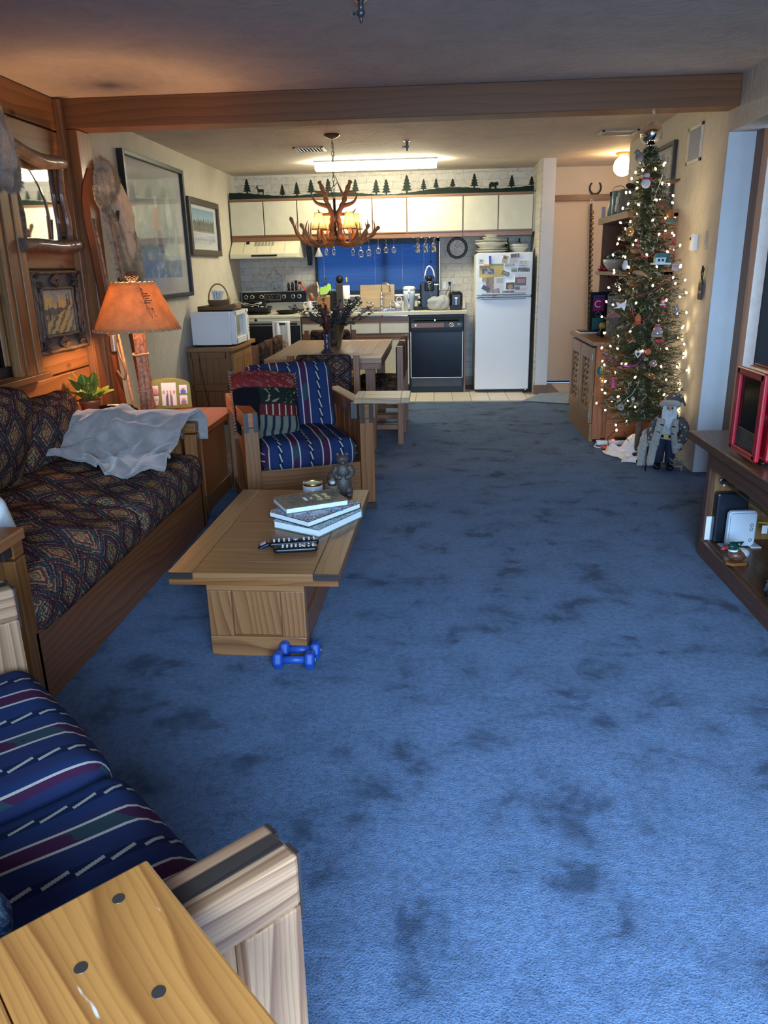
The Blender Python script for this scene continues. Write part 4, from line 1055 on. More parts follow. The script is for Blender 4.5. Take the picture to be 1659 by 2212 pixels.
b3 = book('bottom book of the coffee table stack, green cover', -.505, 3.09, ZT, R(60), .31, .245, .034, None, cover_art((.25, .4, .32), [(.5, .6, .62), (.1, .2, .15), (.6, .65, .7)], 4), (.08, .16, .12))
b2 = book('middle book of the stack, white and blue cover with black spine', -.522, 3.122, ZT+.0345, R(54), .325, .24, .026, None, cover_art((.55, .62, .70), [(.10, .20, .35), (.5, .55, .6), (.05, .05, .06), (.7, .72, .75), (.30, .12, .10)], 5), (.02, .022, .03), [('ATLAS', .05, .02, -.06, plain('title_blue', (.12, .22, .38)))])
b1 = book('top book of the stack, dark grey cover with gold title and autumn leaves', -.55, 3.163, ZT+.061, R(28), .283, .197, .026, None, cover_art((.045, .055, .055), [(.16, .07, .03), (.10, .12, .07), (.28, .20, .10), (.25, .06, .04), (.05, .07, .08), (.30, .27, .12)], 6), (.10, .11, .12),
         [('Grand\nCircle', .036, .055, 0, TG), ('THE', .012, .005, .0, TW), ('GUIDE', .018, -.022, 0, TW)])
# remotes
def remote(lab, x, y, rz, L, w_, bend=0, z=ZT, tilt=0):
    t = thing('remote_control', lab, 'remote control', (x, y, z), rot=(0, tilt, rz), group='remote controls on the coffee table')
    MB().cushion((0, 0, .011), (L, w_, .020), .009, .002, 20, 8, 3).build('body', M_GLOSSBLK, t, weld=True)
    b = None
    for i in range(9 if bend else 8):
        for j in range(3):
            if bend and i in (3, 4) or (not bend and i in (1, 2) and j == 1): continue
            if b is None: b = MB().cushion((0, 0, 0), (.0085, .0085, .003), .0014, 0, 3, 3, 1).build('button', plain('button_white', (.6, .6, .6), .5), t, weld=True); k_ = b
            else: k_ = b.copy(); COL.objects.link(k_)
            k_.location = (L*.40-i*L*.098, (j-1)*.013, .0235 if abs(j-1) else .0245)
    MB().cyl((L*.40-2.4*L*.098+(.0 if not bend else -.025), 0, .022), (L*.40-2.4*L*.098+(0 if not bend else -.025), 0, .0255), .012, .010).build('dial', plain('dial_silver', (.5, .5, .52), .3, .6), t)
    if bend:
        MB().cushion((-L/2-.018, 0, .006), (.05, w_*.9, .014), .006, .001, 8, 6, 3, Euler((0, R(-22), 0)).to_matrix()).build('screen_end', M_GLOSSBLK, t, weld=True)
        MB().box((-L/2-.020, 0, .0145), (.022, w_*.55, .002), (0, R(-22), 0)).build('screen', plain('lcd', (.12, .25, .6), .3), t)
    return t
remote('thin black remote with small blue screen lying behind the other', -.565, 2.815, R(12), .20, .046, 1)
remote('thick glossy black remote with white buttons, nearest the table front', -.545, 2.745, R(10), .17, .050, 0)
# candle, jar, log, bear
cd = thing('candle_jar', 'frosted glass candle jar with gold rim on the coffee table', 'candle', (-.597, 3.525, ZT))
MB().lathe([(.046, 0), (.048, .004), (.048, .052), (.046, .052), (.045, .046), (0, .044)], n=32).build('jar', plain('frosted_glass', (.55, .53, .60), .4, coat=.3), cd)
MB().lathe([(.0485, .048), (.0495, .049), (.0495, .058), (.0485, .060), (.046, .060), (.046, .050), (.0485, .048)], n=32, cap=False).build('gold_rim', M_GOLD, cd); MB().cyl((0, 0, .044), (0, 0, .0475), .045, n=32).build('wax', plain('yellow_wax', (.78, .66, .22), .4), cd)
lg = thing('candle_holder', 'carved bear beside a log stump candle holder at the table far end', 'figurine', (-.497, 3.50, ZT), R(10))
MB().lathe([(.036, 0), (.038, .008), (.036, .03), (.037, .05), (.034, .056), (.022, .056), (.022, .05), (0, .05)], n=20).build('stump', BARK, lg)
bear = plain('dark_carved_resin', (.055, .042, .035), .5, bump=.8, bscale=120); m = MB(); bx_ = .052
m.ball((bx_, 0, .045), (.028, .026, .048), 16, 12).ball((bx_, -.002, .095), (.026, .023, .036), 16, 12).ball((bx_, -.004, .138), (.021, .021, .020), 14, 10).ball((bx_, -.026, .133), (.010, .013, .009), 10, 8)
m.ball((bx_-.015, .002, .156), (.007, .004, .007), 8, 6).ball((bx_+.015, .002, .156), (.007, .004, .007), 8, 6)
for s_ in (-1, 1):
    m.tube(catmull([(bx_+s_*.020, -.004, .112), (bx_+s_*.029, -.014, .092), (bx_+s_*.018, -.028, .078), (bx_+s_*.006, -.030, .078)], 4), [.012, .012, .012, .012, .011, .011, .010, .010, .009, .009, .009, .009, .008], 8)
    m.tube([(bx_+s_*.016, -.004, .03), (bx_+s_*.018, -.012, .008)], [.016, .013], 8); m.ball((bx_+s_*.018, -.02, .008), (.013, .020, .009), 8, 6)
m.v = [(bx_+(a-bx_)*1.45, b*1.4, c*1.28) for a, b, c in m.v]; m.build('bear', bear, lg, sub=0)
jr = thing('glass_jar', 'small lidded clear glass jar standing on the log stump', 'jar', (-.497, 3.50, ZT+.0565))
MB().lathe([(.020, 0), (.024, .006), (.024, .026), (.027, .030), (.028, .036), (.018, .040), (.016, .05), (.020, .054), (.016, .058), (0, .058)], n=24).build('glass_body', M_GLASS, jr); MB().cyl((0, 0, .001), (0, 0, .018), .018, n=20).build('wax', plain('white_wax', (.7, .68, .66), .4), jr)
# dumbbells
dbm = plain('blue_vinyl', (.012, .06, .30), .45, var=.05)
def dumb(lab, x, y, rz):
    t = thing('dumbbell', lab, 'dumbbell', (x, y, 0), rz, 'blue dumbbells')
    MB().cyl((-.045, 0, .036), (.045, 0, .036), .0145, n=16).build('handle', dbm, t)
    for s_ in (-1, 1):
        MB().lathe([(0, -.020), (.022, -.020), (.034, -.013), (.0365, -.005), (.0365, .007), (.034, .013), (.022, .018), (0, .018)], (s_*.058, 0, .0365), 6, Euler((0, R(90), 0)).to_matrix() @ Euler((0, 0, R(30))).to_matrix()).build('weight_head', dbm, t, .004)
        for f in t.children[-1].data.polygons: f.use_smooth = False
    text('lettering', '3', .016, frameM((.0775, 0, .036), (0, 1, 0), (0, 0, 1)), TW, t)
dumb('blue vinyl dumbbell lying nearer, in front of the other', -.515, 2.445, R(2)); dumb('blue vinyl dumbbell behind, touching the coffee table base', -.505, 2.523, R(-1))
# ================================================================== DINING
dt = thing('dining_table', 'pale-topped wooden dining table with thick edges under the antler chandelier', 'table', (-.855, 6.54, 0))
TX, TY, TZ = .445, .77, .74
for i in range(5): MB().box((-.345+.69/5*(i+.5), 0, TZ-.02), (.137, 2*TY-.20, .038), grain=1).build('top_board', W_DINE, dt, .001)
for s_ in (-1, 1):
    MB().box((0, s_*(TY-.05), TZ-.02), (2*TX, .099, .040), grain=0).build('end_board', W_DINE, dt, .003)
    MB().box((s_*(TX-.05), 0, TZ-.02), (.099, 2*TY-.2, .040), grain=1).build('side_board', W_DINE, dt, .003)
    MB().box((0, s_*(TY-.02), TZ-.062), (2*TX-.02, .035, .045), grain=0).build('apron', W_FRAME, dt, .003)
    MB().box((s_*(TX-.02), 0, TZ-.062), (.035, 2*TY-.08, .045), grain=1).build('apron', W_FRAME, dt, .003)
    for q_ in (-1, 1): MB().box((s_*(TX-.10), q_*(TY-.20), .345), (.075, .075, .69), grain=2).build('leg', W_FRAME, dt, .004)
    MB().box((0, s_*(TY-.20), .12), (2*TX-.27, .05, .07), grain=0).build('stretcher', W_FRAME, dt, .003)
def dining_chair():
    t = thing('dining_chair', '', 'chair', group='dining chairs')
    for s_ in (-1, 1):
        MB().box((s_*.24, .21, .395), (.045, .05, .79), grain=2).build('rear_leg', W_FRAME, t, .003)
        MB().box((s_*.225, -.19, .20), (.045, .045, .40), grain=2).build('front_leg', W_FRAME, t, .003)
        MB().box((s_*.225, .01, .37), (.03, .36, .05), grain=1).build('seat_rail', W_FRAME, t, .003)
        MB().box((s_*.225, .01, .14), (.025, .36, .04), grain=1).build('stretcher', W_FRAME, t, .003)
        for z in (.72, .58): MB().cyl((s_*.247, .21, z), (s_*.2495, .21, z), .006, n=10).build('bolt', M_IRON, t)
    MB().box((0, -.19, .36), (.41, .03, .06), grain=0).build('front_rail', W_FRAME, t, .003)
    MB().cushion((0, 0, .41), (.43, .42, .075), .03, .018, 14, 14, 5).build('seat', F_DINE, t, weld=True)
    MB().cushion((0, .205, .645), (.405, .065, .30), .03, .0, 16, 6, 12).build('backrest', F_DINE, t, weld=True)
    return t
ch0 = dining_chair()
spots = [(-.815, 5.76, PI, 'dining chair at the table near end, back toward the armchair'), (-1.28, 6.55, R(90), 'dining chair on the left side of the table, nearer the camera'),
         (-1.28, 7.10, R(90), 'dining chair on the left side of the table, nearer the stove'), (-.495, 6.36, R(-90), 'dining chair on the right side of the table, nearer the camera'),
         (-.495, 6.90, R(-90), 'dining chair on the right side of the table, nearer the dishwasher'), (-1.07, 7.64, 0, 'dining chair at the table far end facing the camera')]
for i, (x, y, rz, lab) in enumerate(spots):
    if i == 0: ch0.location = (x, y, 0); ch0.rotation_euler = (0, 0, rz); ch0['label'] = lab
    else: copy_tree(ch0, (x, y, 0), rz, lab)
# vase with dried eucalyptus
va = thing('glass_vase', 'clear flared glass vase of dried dark eucalyptus on the dining table', 'vase', (-.845, 6.42, TZ))
MB().lathe([(.050, 0), (.055, .004), (.075, .12), (.095, .205), (.098, .215), (.093, .205), (.071, .12), (.050, .012), (0, .010)], n=32).build('vase_glass', M_GLASS, va)
EUC = plain('dried_eucalyptus', (.075, .065, .060), .8, var=.35, scale=30); EUP = plain('dried_pink_blossom', (.28, .16, .14), .8, var=.3)
rv = random.Random(11)
for i in range(46):
    a = rv.uniform(0, 2*PI); sp_ = rv.uniform(.05, .27) if i > 5 else (.36, .33, .30, .36, .30, .26)[i]; 
    if i < 6: a = (R(178), R(170), R(186), R(6), R(14), R(-8))[i]
    H = rv.uniform(.27, .42) if i > 5 else rv.uniform(.30, .38)
    P = catmull([(C_(a)*.02, S(a)*.02, .02), (C_(a)*.06, S(a)*.05, .17), (C_(a)*sp_*.6, S(a)*sp_*.45, H*.75), (C_(a)*sp_, S(a)*sp_*.7, H)], 6)
    m = MB(); m.tube(P, .0018, 4, cap=False)
    n_ = len(P)
    for j in range(6, n_):
        for k_ in range(4):
            b = rv.uniform(0, 2*PI); el = rv.uniform(-.5, .9); d = Vector((C_(b)*C_(el), S(b)*C_(el), S(el))); s_ = d.cross(Vector((0, 0, 1))).normalized()*.012*rv.uniform(.7, 1.3); L = rv.uniform(.020, .038)
            p = P[j]; q0 = len(m.v); m.v += [tuple(p), tuple(p+d*L*.5+s_), tuple(p+d*L), tuple(p+d*L*.5-s_)]; m.face([q0, q0+1, q0+2, q0+3])
    m.build('stem', EUP if i % 9 == 7 else EUC, va)
ca = thing('candlestick', 'blue and white ceramic candlestick with a tall burgundy candle', 'candlestick', (-.875, 6.20, TZ))
MB().lathe([(.052, 0), (.055, .006), (.040, .020), (.028, .03), (.024, .045), (.030, .055), (.022, .065), (.026, .10), (.022, .125), (.028, .145), (.024, .15), (.012, .145), (0, .145)], n=20).build('holder', NT('x').m if 0 else plain('cobalt_ceramic', (.02, .024, .06), .3, var=.8, scale=40, coat=.5), ca)
MB().cyl((0, 0, .14), (0, 0, .375), .0145, .011, 16).build('candle', plain('burgundy_wax', (.10, .008, .018), .35), ca)
# ================================================================== CHANDELIER
ANT = NT('antler', .45); _f = ANT.noise(ANT.obj(), 7, 4, .6, .4); ANT.col(ANT.ramp(_f, [(.3, (.16, .045, .012)), (.5, (.40, .145, .045)), (.75, (.55, .26, .10))])); ANT.bump(ANT.noise(ANT.obj(), 40, 3), .35, .006); ANT = ANT.m
cx_, cyy = -.835, 6.70
cdl = thing('antler_chandelier', 'antler chandelier with small lit fabric shades over the dining table', 'chandelier', (cx_, cyy, 0))
MB().lathe([(.062, 2.409), (.066, 2.402), (.05, 2.388), (.015, 2.376), (0, 2.374)], n=24).build('ceiling_rose', plain('bronze', (.12, .07, .045), .35, .7), cdl)
for i in range(14):
    z = 2.362-.0315*i; m = MB(); ax = i % 2
    m.tube([((.009*C_(a*PI/6)) if ax else 0, 0 if ax else .009*C_(a*PI/6), z+.019*S(a*PI/6)) for a in range(12)], .0024, 5, True); m.build('chain_link', MATS['bronze'], cdl)
MB().tube(catmull([(.0, .0, 2.37), (.012, 0, 2.26), (-.012, 0, 2.15), (.03, 0, 2.06), (-.022, 0, 2.0), (0, 0, 1.92)], 6), .0025, 5).build('cord', MATS['bronze'], cdl)
MB().cyl((0, 0, 1.93), (0, 0, 1.64), .012, n=10).build('stem', MATS['bronze'], cdl)
def antler(beam, tines, r0, r1):
    m = MB(); P = catmull(beam, 7); n_ = len(P); m.tube(P, [r0+(r1-r0)*(i/(n_-1))**1.1 + (.004*S(i*1.7)) for i in range(n_-1)]+[.003], 10)
    for (k_, tip, bend, rr) in tines:
        s0 = P[int(k_*(n_-1))]; T = catmull([s0, s0.lerp(Vector(tip), .5)+Vector(bend), tip], 7); L = len(T); m.tube(T, [rr*(1-.88*(i/(L-1))**1.3) for i in range(L)], 8)
    return m
# lower crown: five antlers sweeping outward and up
for i, (a, rad, zt2) in enumerate(((R(184), .37, 1.80), (R(212), .31, 1.74), (R(-4), .37, 1.71), (R(-34), .36, 1.72), (R(62), .33, 1.76), (R(120), .33, 1.78))):
    c_, s_ = C_(a), S(a); pt_ = lambda r, z, da=0: Vector((C_(a+da)*r, S(a+da)*r, z))
    antler([pt_(-.07, 1.63, .3), pt_(.08, 1.575), pt_(rad*.5, 1.575, .04), pt_(rad*.78, 1.625, .02), pt_(rad, zt2)],
           [(.42, pt_(rad*.55, 1.75, .30), pt_(.03, -.02), .013), (.58, pt_(rad*.72, 1.74, -.20), pt_(.03, -.01), .013), (.74, pt_(rad*.86, 1.76, .16), pt_(.03, 0), .012)], .020, .013).build('lower_antler', ANT, cdl)
for (dx, s_, dy) in ((-.055, -1, 0), (.065, 1, .03)):
    antler([(dx*.2+s_*.0, dy, 1.60), (dx*.55, dy, 1.70), (dx*.35, dy, 1.80), (dx*1.1, dy, 1.90), (dx*1.5, dy, 1.98), (dx*2.0+s_*.01, dy, 2.07)],
           [(.55, Vector((dx*.35+s_*.17, dy, 1.975)), Vector((s_*.03, 0, -.02)), .019), (.80, Vector((dx+s_*.10, dy, 2.0)), Vector((s_*.03, 0, -.005)), .013), (.70, Vector((dx*1.1-s_*.04, dy-.05, 2.06)), Vector((0, -.02, 0)), .013), (.45, Vector((dx+s_*.10, dy+.1, 1.86)), Vector((s_*.03, 0, -.02)), .014)], .026, .016).build('upper_antler', ANT, cdl)
def chshade():
    n = NT('lit_hide_shade', .6); n.col((.85, .62, .32)); t = n.t; tl = t.nodes.new('ShaderNodeBsdfTranslucent'); tl.inputs[0].default_value = (.95, .72, .40, 1); mx = t.nodes.new('ShaderNodeMixShader'); mx.inputs[0].default_value = .6
    t.links.new(n.b.outputs[0], mx.inputs[1]); t.links.new(tl.outputs[0], mx.inputs[2]); t.links.new(mx.outputs[0], t.nodes['Material Output'].inputs[0]); return n.m
CSH = chshade()
for i, (x, y) in enumerate(((-.13, -.05), (-.085, .13), (.125, -.05), (.15, .13))):
    MB().cyl((x, y, 1.60), (x, y, 1.70), .012, n=10).build('candle_sleeve', plain('sleeve_orange', (.62, .30, .12), .5), cdl)
    s_ = MB().grid(24, 3, lambda u, v: (x+C_(u*2*PI)*(.064-.032*v), y+S(u*2*PI)*(.064-.032*v), 1.695+.125*v), lambda u, v: (u, v)).build('shade', CSH, cdl)
    MB().tube([(x+.0645*C_(k_*PI/12), y+.0645*S(k_*PI/12), 1.695+.002*(k_ % 2)) for k_ in range(24)], .003, 5, True).tube([(x+.033*C_(k_*PI/12), y+.033*S(k_*PI/12), 1.82) for k_ in range(24)], .002, 5, True).tube([(x+.064, y, 1.70), (x+.033, y, 1.82)], .0018, 4).tube([(x-.064*.7, y-.064*.7, 1.70), (x-.032*.7, y-.032*.7, 1.82)], .0018, 4).build('shade_lacing', plain('dark_lacing', (.14, .07, .03), .8), cdl)
    MB().ball((x, y, 1.755), (.014, .014, .024)).build('bulb', emis('chandelier_bulb', (1, .60, .30), 26), cdl)
# ================================================================== MICROWAVE CABINET
mc = thing('pine_cabinet', 'honey pine cabinet carrying the microwave, against the left wall', 'cabinet', (-2.11, 7.50, 0))
MB().box((.015, 0, .69), (.44, .96, .035), grain=1).build('worktop', W_CAB, mc, .004)
MB().box((0, .0, .34), (.39, .87, .64), grain=2).build('carcass', W_CAB, mc)
for x in (-.18, .18): MB().box((x, -.445, .336), (.04, .02, .67), grain=2).build('side_stile', W_OAK, mc, .002)
for z in (.64, .42-.08, .035): MB().box((0, -.445, z), (.34, .02, .06), grain=0).build('side_rail', W_OAK, mc, .002)
for i in range(5):
    for z, h in ((.495, .24), (.185, .24)): MB().box((-.128+.064*i, -.438, z), (.060, .012, h), grain=2).build('side_plank', W_OAK, mc, .002)
for y in (-.21, .22):
    d = MB().box((.205, y, .34), (.022, .41, .60), grain=2).build('door', W_CAB, mc, .002)
    for k_ in (-1, 1): MB().box((.218, y+k_*.175, .34), (.008, .06, .60), grain=2).build('door_stile', W_CAB, d, .002); MB().box((.218, y, .34+k_*.27), (.008, .29, .06), grain=1).build('door_rail', W_CAB, d, .002)
    for k_ in range(4): MB().box((.2165, y-.105+.07*k_, .34), (.004, .062, .48), grain=2).build('door_plank', W_CAB, d, .001)
mw = thing('microwave', 'white microwave with recessed door window on the pine cabinet', 'microwave', (-2.07, 7.42, .7085))
MB().box((-.02, 0, .165), (.37, .56, .30)).build('case', M_WHITE, mw, .006); 
for x in (-.15, .12):
    for y in (-.22, .22): MB().cyl((x, y, 0), (x, y, .02), .015, n=10).build('foot', M_BLACK, mw)
f = MB()
f.box((.185, -.02+.0, .295), (.045, .44, .04)).box((.185, -.02, .045), (.045, .44, .06)).box((.185, -.225, .165), (.045, .035, .30)).box((.185, .185, .165), (.045, .045, .30))
f.build('door_frame', M_WHITE, mw, .005); MB().box((.172, -.02, .17), (.006, .38, .22)).build('door_window', plain('grey_window', (.30, .31, .31), .12, coat=.5), mw)
MB().box((.185, .245, .165), (.045, .072, .30)).build('control_panel', M_WHITE, mw, .004); MB().box((.2085, .245, .275), (.002, .045, .03)).build('display', M_BLACK, mw)
for i in range(5):
    for j in range(3): MB().box((.2085, .232+.014*j, .22-.028*i), (.002, .010, .016)).build('key', plain('key_grey', (.55, .55, .56), .5), mw)
t = thing('basket_tray', 'flat wicker tray on the microwave under the napkin basket', 'tray', (-2.06, 7.40, 1.0245))
def wicker(name, a, b):
    n = NT(name, .7); x, y, z = n.xyz(n.obj()); r_ = ((z*110).fl()*.5+(x+y)*70).fr(); n.col(n.mix(n.noise(n.obj(), 60, 2)*.8, n.ramp(r_, [(.25, a), (.6, b)]), a)); n.bump(r_, .7, .004); MATS[name] = n.m; return n.m
WK = wicker('brown_wicker', (.09, .04, .016), (.36, .20, .09)); WKL = wicker('tan_wicker', (.20, .11, .05), (.55, .37, .20))
MB().box((0, 0, .006), (.33, .36, .012)).build('tray_base', M_BLACK, t, .004); m = MB()
for k_ in range(4): m.tube([(-.16, -.175, .016+.008*k_), (.16, -.175, .016+.008*k_), (.16, .175, .016+.008*k_), (-.16, .175, .016+.008*k_)], .006, 6, True)
m.build('tray_rim', WK, t)
t = thing('napkin_basket', 'small woven basket with arched handle holding white napkins', 'basket', (-2.06, 7.38, 1.037))
m = MB().lathe([(.070, 0), (.078, .05), (.085, .085), (.080, .085), (.072, .01), (0, .008)], n=24, sx=1.25, sy=1.0); m.build('basket_body', WK, t)
m = MB(); m.tube([(C_(k_*PI/14)*.095, .0, .085+S(k_*PI/14)*.145) for k_ in range(15)], .007, 8); m.build('handle', WKL, t)
MB().ball((.10, -.01, .10), (.018, .018, .022), 8, 6).ball((.105, .0, .065), (.014, .014, .02), 8, 6).build('ribbon', plain('yellow_ribbon', (.62, .52, .16), .6), t)
m = MB(); 
for k_ in range(4): m.box((-.035+.022*k_, 0, .11), (.018, .10, .13), (0, R(-10+9*k_), 0))
m.build('napkins', M_PAPER, t, .004)
t = thing('wicker_lid', 'small tan wicker lid leaning at the right end of the tray', 'basket', (-1.955, 7.36, 1.058), rot=(0, R(-8), 0))
MB().box((0, 0, .012), (.15, .13, .022)).build('lid', WKL, t, .006)
t = thing('power_cable', 'grey microwave cable hanging down in front of the pine cabinet', 'cable', (0, 0, 0))
MB().tube(catmull([(-2.255, 7.10, .73), (-2.28, 7.03, .735), (-2.31, 7.02, .68), (-2.305, 7.01, .4), (-2.29, 7.0, .15), (-2.23, 6.98, .02), (-2.15, 6.96, .008)], 7), .005, 6).build('cable', plain('cable_grey', (.22, .23, .24), .5), t)
MB().tube(catmull([(-2.22, 7.06, .735), (-2.20, 7.035, .70), (-2.18, 7.03, .45), (-2.14, 7.02, .2), (-2.10, 7.0, .06)], 7), .0035, 6).build('plug_cable', M_BLACK, t)
# ================================================================== KITCHEN
# upper cabinets (each unit a thing)
Zu0, Zu1, Yu = 1.69, 2.13, 9.03
units = [(-2.305, -1.545, 2, 'upper cabinet pair over the range hood'), (-1.545, -.705, 2, 'upper cabinet pair left of window centre, behind the chandelier'), (-.705, .297, 2, 'upper cabinet pair above the window with one wide door'), (.297, 1.06, 2, 'upper cabinet pair above the refrigerator')]
edges = {0: [-2.305, -1.925, -1.545], 1: [-1.545, -1.12, -.705], 2: [-.705, -.322, .297], 3: [.297, .682, 1.06]}
for i, (x0, x1, _, lab) in enumerate(units):
    t = thing('wall_cabinet', lab, 'cabinet', ((x0+x1)/2, 9.19, Zu0)); w_ = x1-x0
    MB().box((0, 0, .22), (w_-.002, .32, .43)).build('carcass', M_CREAM, t)
    MB().box((0, -.168, .028), (w_-.002, .024, .056), grain=0).build('bottom_rail', W_OAK, t, .002); MB().box((0, -.168, .43), (w_-.002, .024, .024), grain=0).build('top_rail', W_OAK, t, .002)
    MB().box((0, -.163, .22), (w_-.002, .008, .42), grain=2).build('face_frame', W_OAK, t)
    E_ = edges[i]
    for a, b in zip(E_[:-1], E_[1:]):
        d = MB().box(((a+b)/2-(x0+x1)/2, -.176, .238), (b-a-.012, .020, .355)).build('door', M_CREAM, t, .003)
        MB().box(((a+b)/2-(x0+x1)/2, -.185, .058), (b-a-.012, .012, .014), grain=0).build('finger_pull', W_OAK, d, .002)
box('filler_panel', (1.076, 9.03, Zu0+.235), (.03, .02, .40), M_CREAM); tag(bpy.data.objects['filler_panel'], 'narrow cream filler strip between upper cabinets and brick side wall', 'panel')
# forest silhouette along the cabinets' top
fs = thing('forest_silhouette', 'long dark green cut-out skyline of pines, deer and bear atop the cabinets', 'decoration', (0, 9.02, Zu1+.0055))
SIL = plain('forest_green_metal', (.007, .015, .011), .7, spec=.2)
Ms = frameM((0, 0, 0), (1, 0, 0), (0, 0, 1))
rs = random.Random(3); hill = lambda x: .035+.018*S(x*5.3+1)+.014*S(x*2.1)+.02*max(0, (x+2.3)*.12)
xs = [-2.30+i*.04 for i in range(85)]; xs = [x for x in xs if x <= 1.06]
MB().prism([(x, 0) for x in (xs[0], xs[-1])]+[(x, hill(x)+.003*S(x*60)) for x in reversed(xs)], -.004, .004, Ms).build('hill_strip', SIL, fs)
def pine(h, w_, tiers):
    P = []; 
    for k_ in range(tiers):
        y0 = h*(.16+.84*(k_)/tiers); y1 = h*(.16+.84*(k_+1)/tiers); ww = w_*(1-k_/tiers*.88)
        P.append((ww/2, y0+.004)); P.append((ww*.24, y1-h*.01))
    P[-1] = (0, h)
    L = [(-x, y) for x, y in reversed(P[:-1])]
    return [(w_*.09, 0), (w_*.09, h*.16)]+P+L+[(-w_*.09, h*.16), (-w_*.09, 0)]
sil = [(532, 386, 32), (609, 398, 15), (640, 393, 22), (671, 387, 28), (708, 385, 26), (767, 386, 28), (812, 387, 22), (834, 386, 24), (878.5, 377, 30), (915, 386, 26), (942, 385, 26), (978, 385, 24), (1025, 374, 32), (1106, 377, 30), (1149, 380, 30)]
def at_px(u, v, Y):
    d = _fw*1643.4 + _rx*(u-829.5) + _ux*(1106-v); t = Y/d.y; return Vector((0, 0, _hc)) + d*t
for (u, v, w_) in sil:
    p = at_px(u, v, 9.02); z = p.z-(Zu1+.0055); b = hill(p.x)-.01; h = max(.09, z-b)
    MB().prism([(p.x+a, b+c) for a, c in pine(h, max(.075, h*.62), 5)], -.003, .003, Ms).build('pine_cutout', SIL, fs)
def cut(name, pts, u, v, s_):
    p = at_px(u, v, 9.02); b = hill(p.x)-.006; MB().prism([(p.x+a*s_, b+c*s_) for a, c in pts], -.003, .003, Ms).build(name, SIL, fs)
cut('deer_cutout', [(-.30, 0), (-.26, 0), (-.24, .30), (.05, .30), (.20, .26), (.26, 0), (.31, 0), (.32, .30), (.36, .48), (.30, .56), (-.10, .58), (-.26, .66), (-.30, .80), (-.22, .98), (-.26, 1.0), (-.34, .84), (-.38, 1.0), (-.42, .98), (-.40, .80), (-.55, .72), (-.52, .66), (-.38, .66), (-.34, .50), (-.32, .30)], 563, 414, .105)
cut('bear_cutout', [(-.45, 0), (-.28, 0), (-.24, .25), (.10, .25), (.16, 0), (.34, 0), (.36, .35), (.55, .42), (.60, .55), (.48, .72), (.42, .80), (.34, .74), (.20, .72), (0, .70), (-.25, .76), (-.42, .66), (-.52, .45), (-.50, .2)], 1066, 404, .095)
# fluorescent fixture
t = thing('fluorescent_light', 'long glowing white fluorescent ceiling fixture over the kitchen', 'light fixture', (-.605, 8.36, 2.41))
MB().box((0, 0, -.008), (1.24, .22, .016)).build('housing', M_WHITE, t, .003)
FL = emis('fluorescent_diffuser', (1.0, .95, .68), 28)
MB().prism([(-.10, -.016), (-.085, -.065), (-.06, -.082), (.06, -.082), (.085, -.065), (.10, -.016)], -.61, .61, frameM((0, 0, 0), (0, 1, 0), (0, 0, 1))).build('diffuser', FL, t)
# window with blue blinds
wx0, wx1, wz0, wz1 = -1.42, .04, 1.08, 1.69
w3 = struct(thing('window_3', None, None)); 
for x in (wx0+.02, wx1-.02): box('window_frame', (x, 9.345, (wz0+wz1)/2), (.035, .05, wz1-wz0), M_IRON, w3)
for z in (wz0+.015, wz1-.015): box('window_frame', ((wx0+wx1)/2, 9.345, z), (wx1-wx0, .05, .035), M_IRON, w3)
box('mullion', (-.60, 9.385, (wz0+wz1)/2), (.06, .03, wz1-wz0), M_IRON, w3)
box('window_pane', ((wx0+wx1)/2, 9.41, (wz0+wz1)/2), (wx1-wx0, .006, wz1-wz0), M_GLASS, w3)
struct(box('window_ledge', (-.69, 9.34, wz0-.012), (1.48, .06, .02), M_WHITE, w3))
bd = thing('window_blind', 'royal blue slatted venetian blind in the kitchen window', 'blind', (-.69, 9.325, 0))
BLU = NT('blue_slat', .5); BLU.col((.05, .14, .36)); _t = BLU.t; _tl = _t.nodes.new('ShaderNodeBsdfTranslucent'); _tl.inputs[0].default_value = (.09, .27, .66, 1); _mx = _t.nodes.new('ShaderNodeMixShader'); _mx.inputs[0].default_value = .62
_t.links.new(BLU.b.outputs[0], _mx.inputs[1]); _t.links.new(_tl.outputs[0], _mx.inputs[2]); _t.links.new(_mx.outputs[0], _t.nodes['Material Output'].inputs[0]); BLU = BLU.m
sl = None; nS = 34
for i in range(nS):
    z = wz1-.06-i*(.53/nS)
    if sl is None: sl = MB().grid(1, 6, lambda u, v: ((u-.5)*1.39, -.0035*S(PI*v)-.006*v, (v-.5)*.0175), smooth=True).build('slat', BLU, bd); sl.location = (0, 0, z)
    else: q = sl.copy(); COL.objects.link(q); q.location = (0, 0, z)
    if i < 7: bpy.data.objects[-1 if 0 else (sl.name if i == 0 else q.name)].rotation_euler = (R(-38), 0, 0)
MB().box((0, 0, wz1-.035), (1.40, .04, .035)).build('head_rail', plain('navy_rail', (.01, .02, .06), .5), bd); MB().box((0, 0, wz0+.04), (1.39, .02, .016)).build('bottom_rail', MATS['navy_rail'], bd)
for x in (-.62, -.02, .30, .55): MB().cyl((x, -.014, wz1-.05), (x, -.014, wz0+.04), .0016, n=5).build('ladder_cord', plain('cord_white', (.6, .65, .8), .8), bd)
MB().cyl((.63, -.02, wz1-.05), (.63, -.02, 1.44), .0018, n=5).ball((.63, -.02, 1.43), .010, 8, 6).build('pull_cord', M_BLACK, bd)
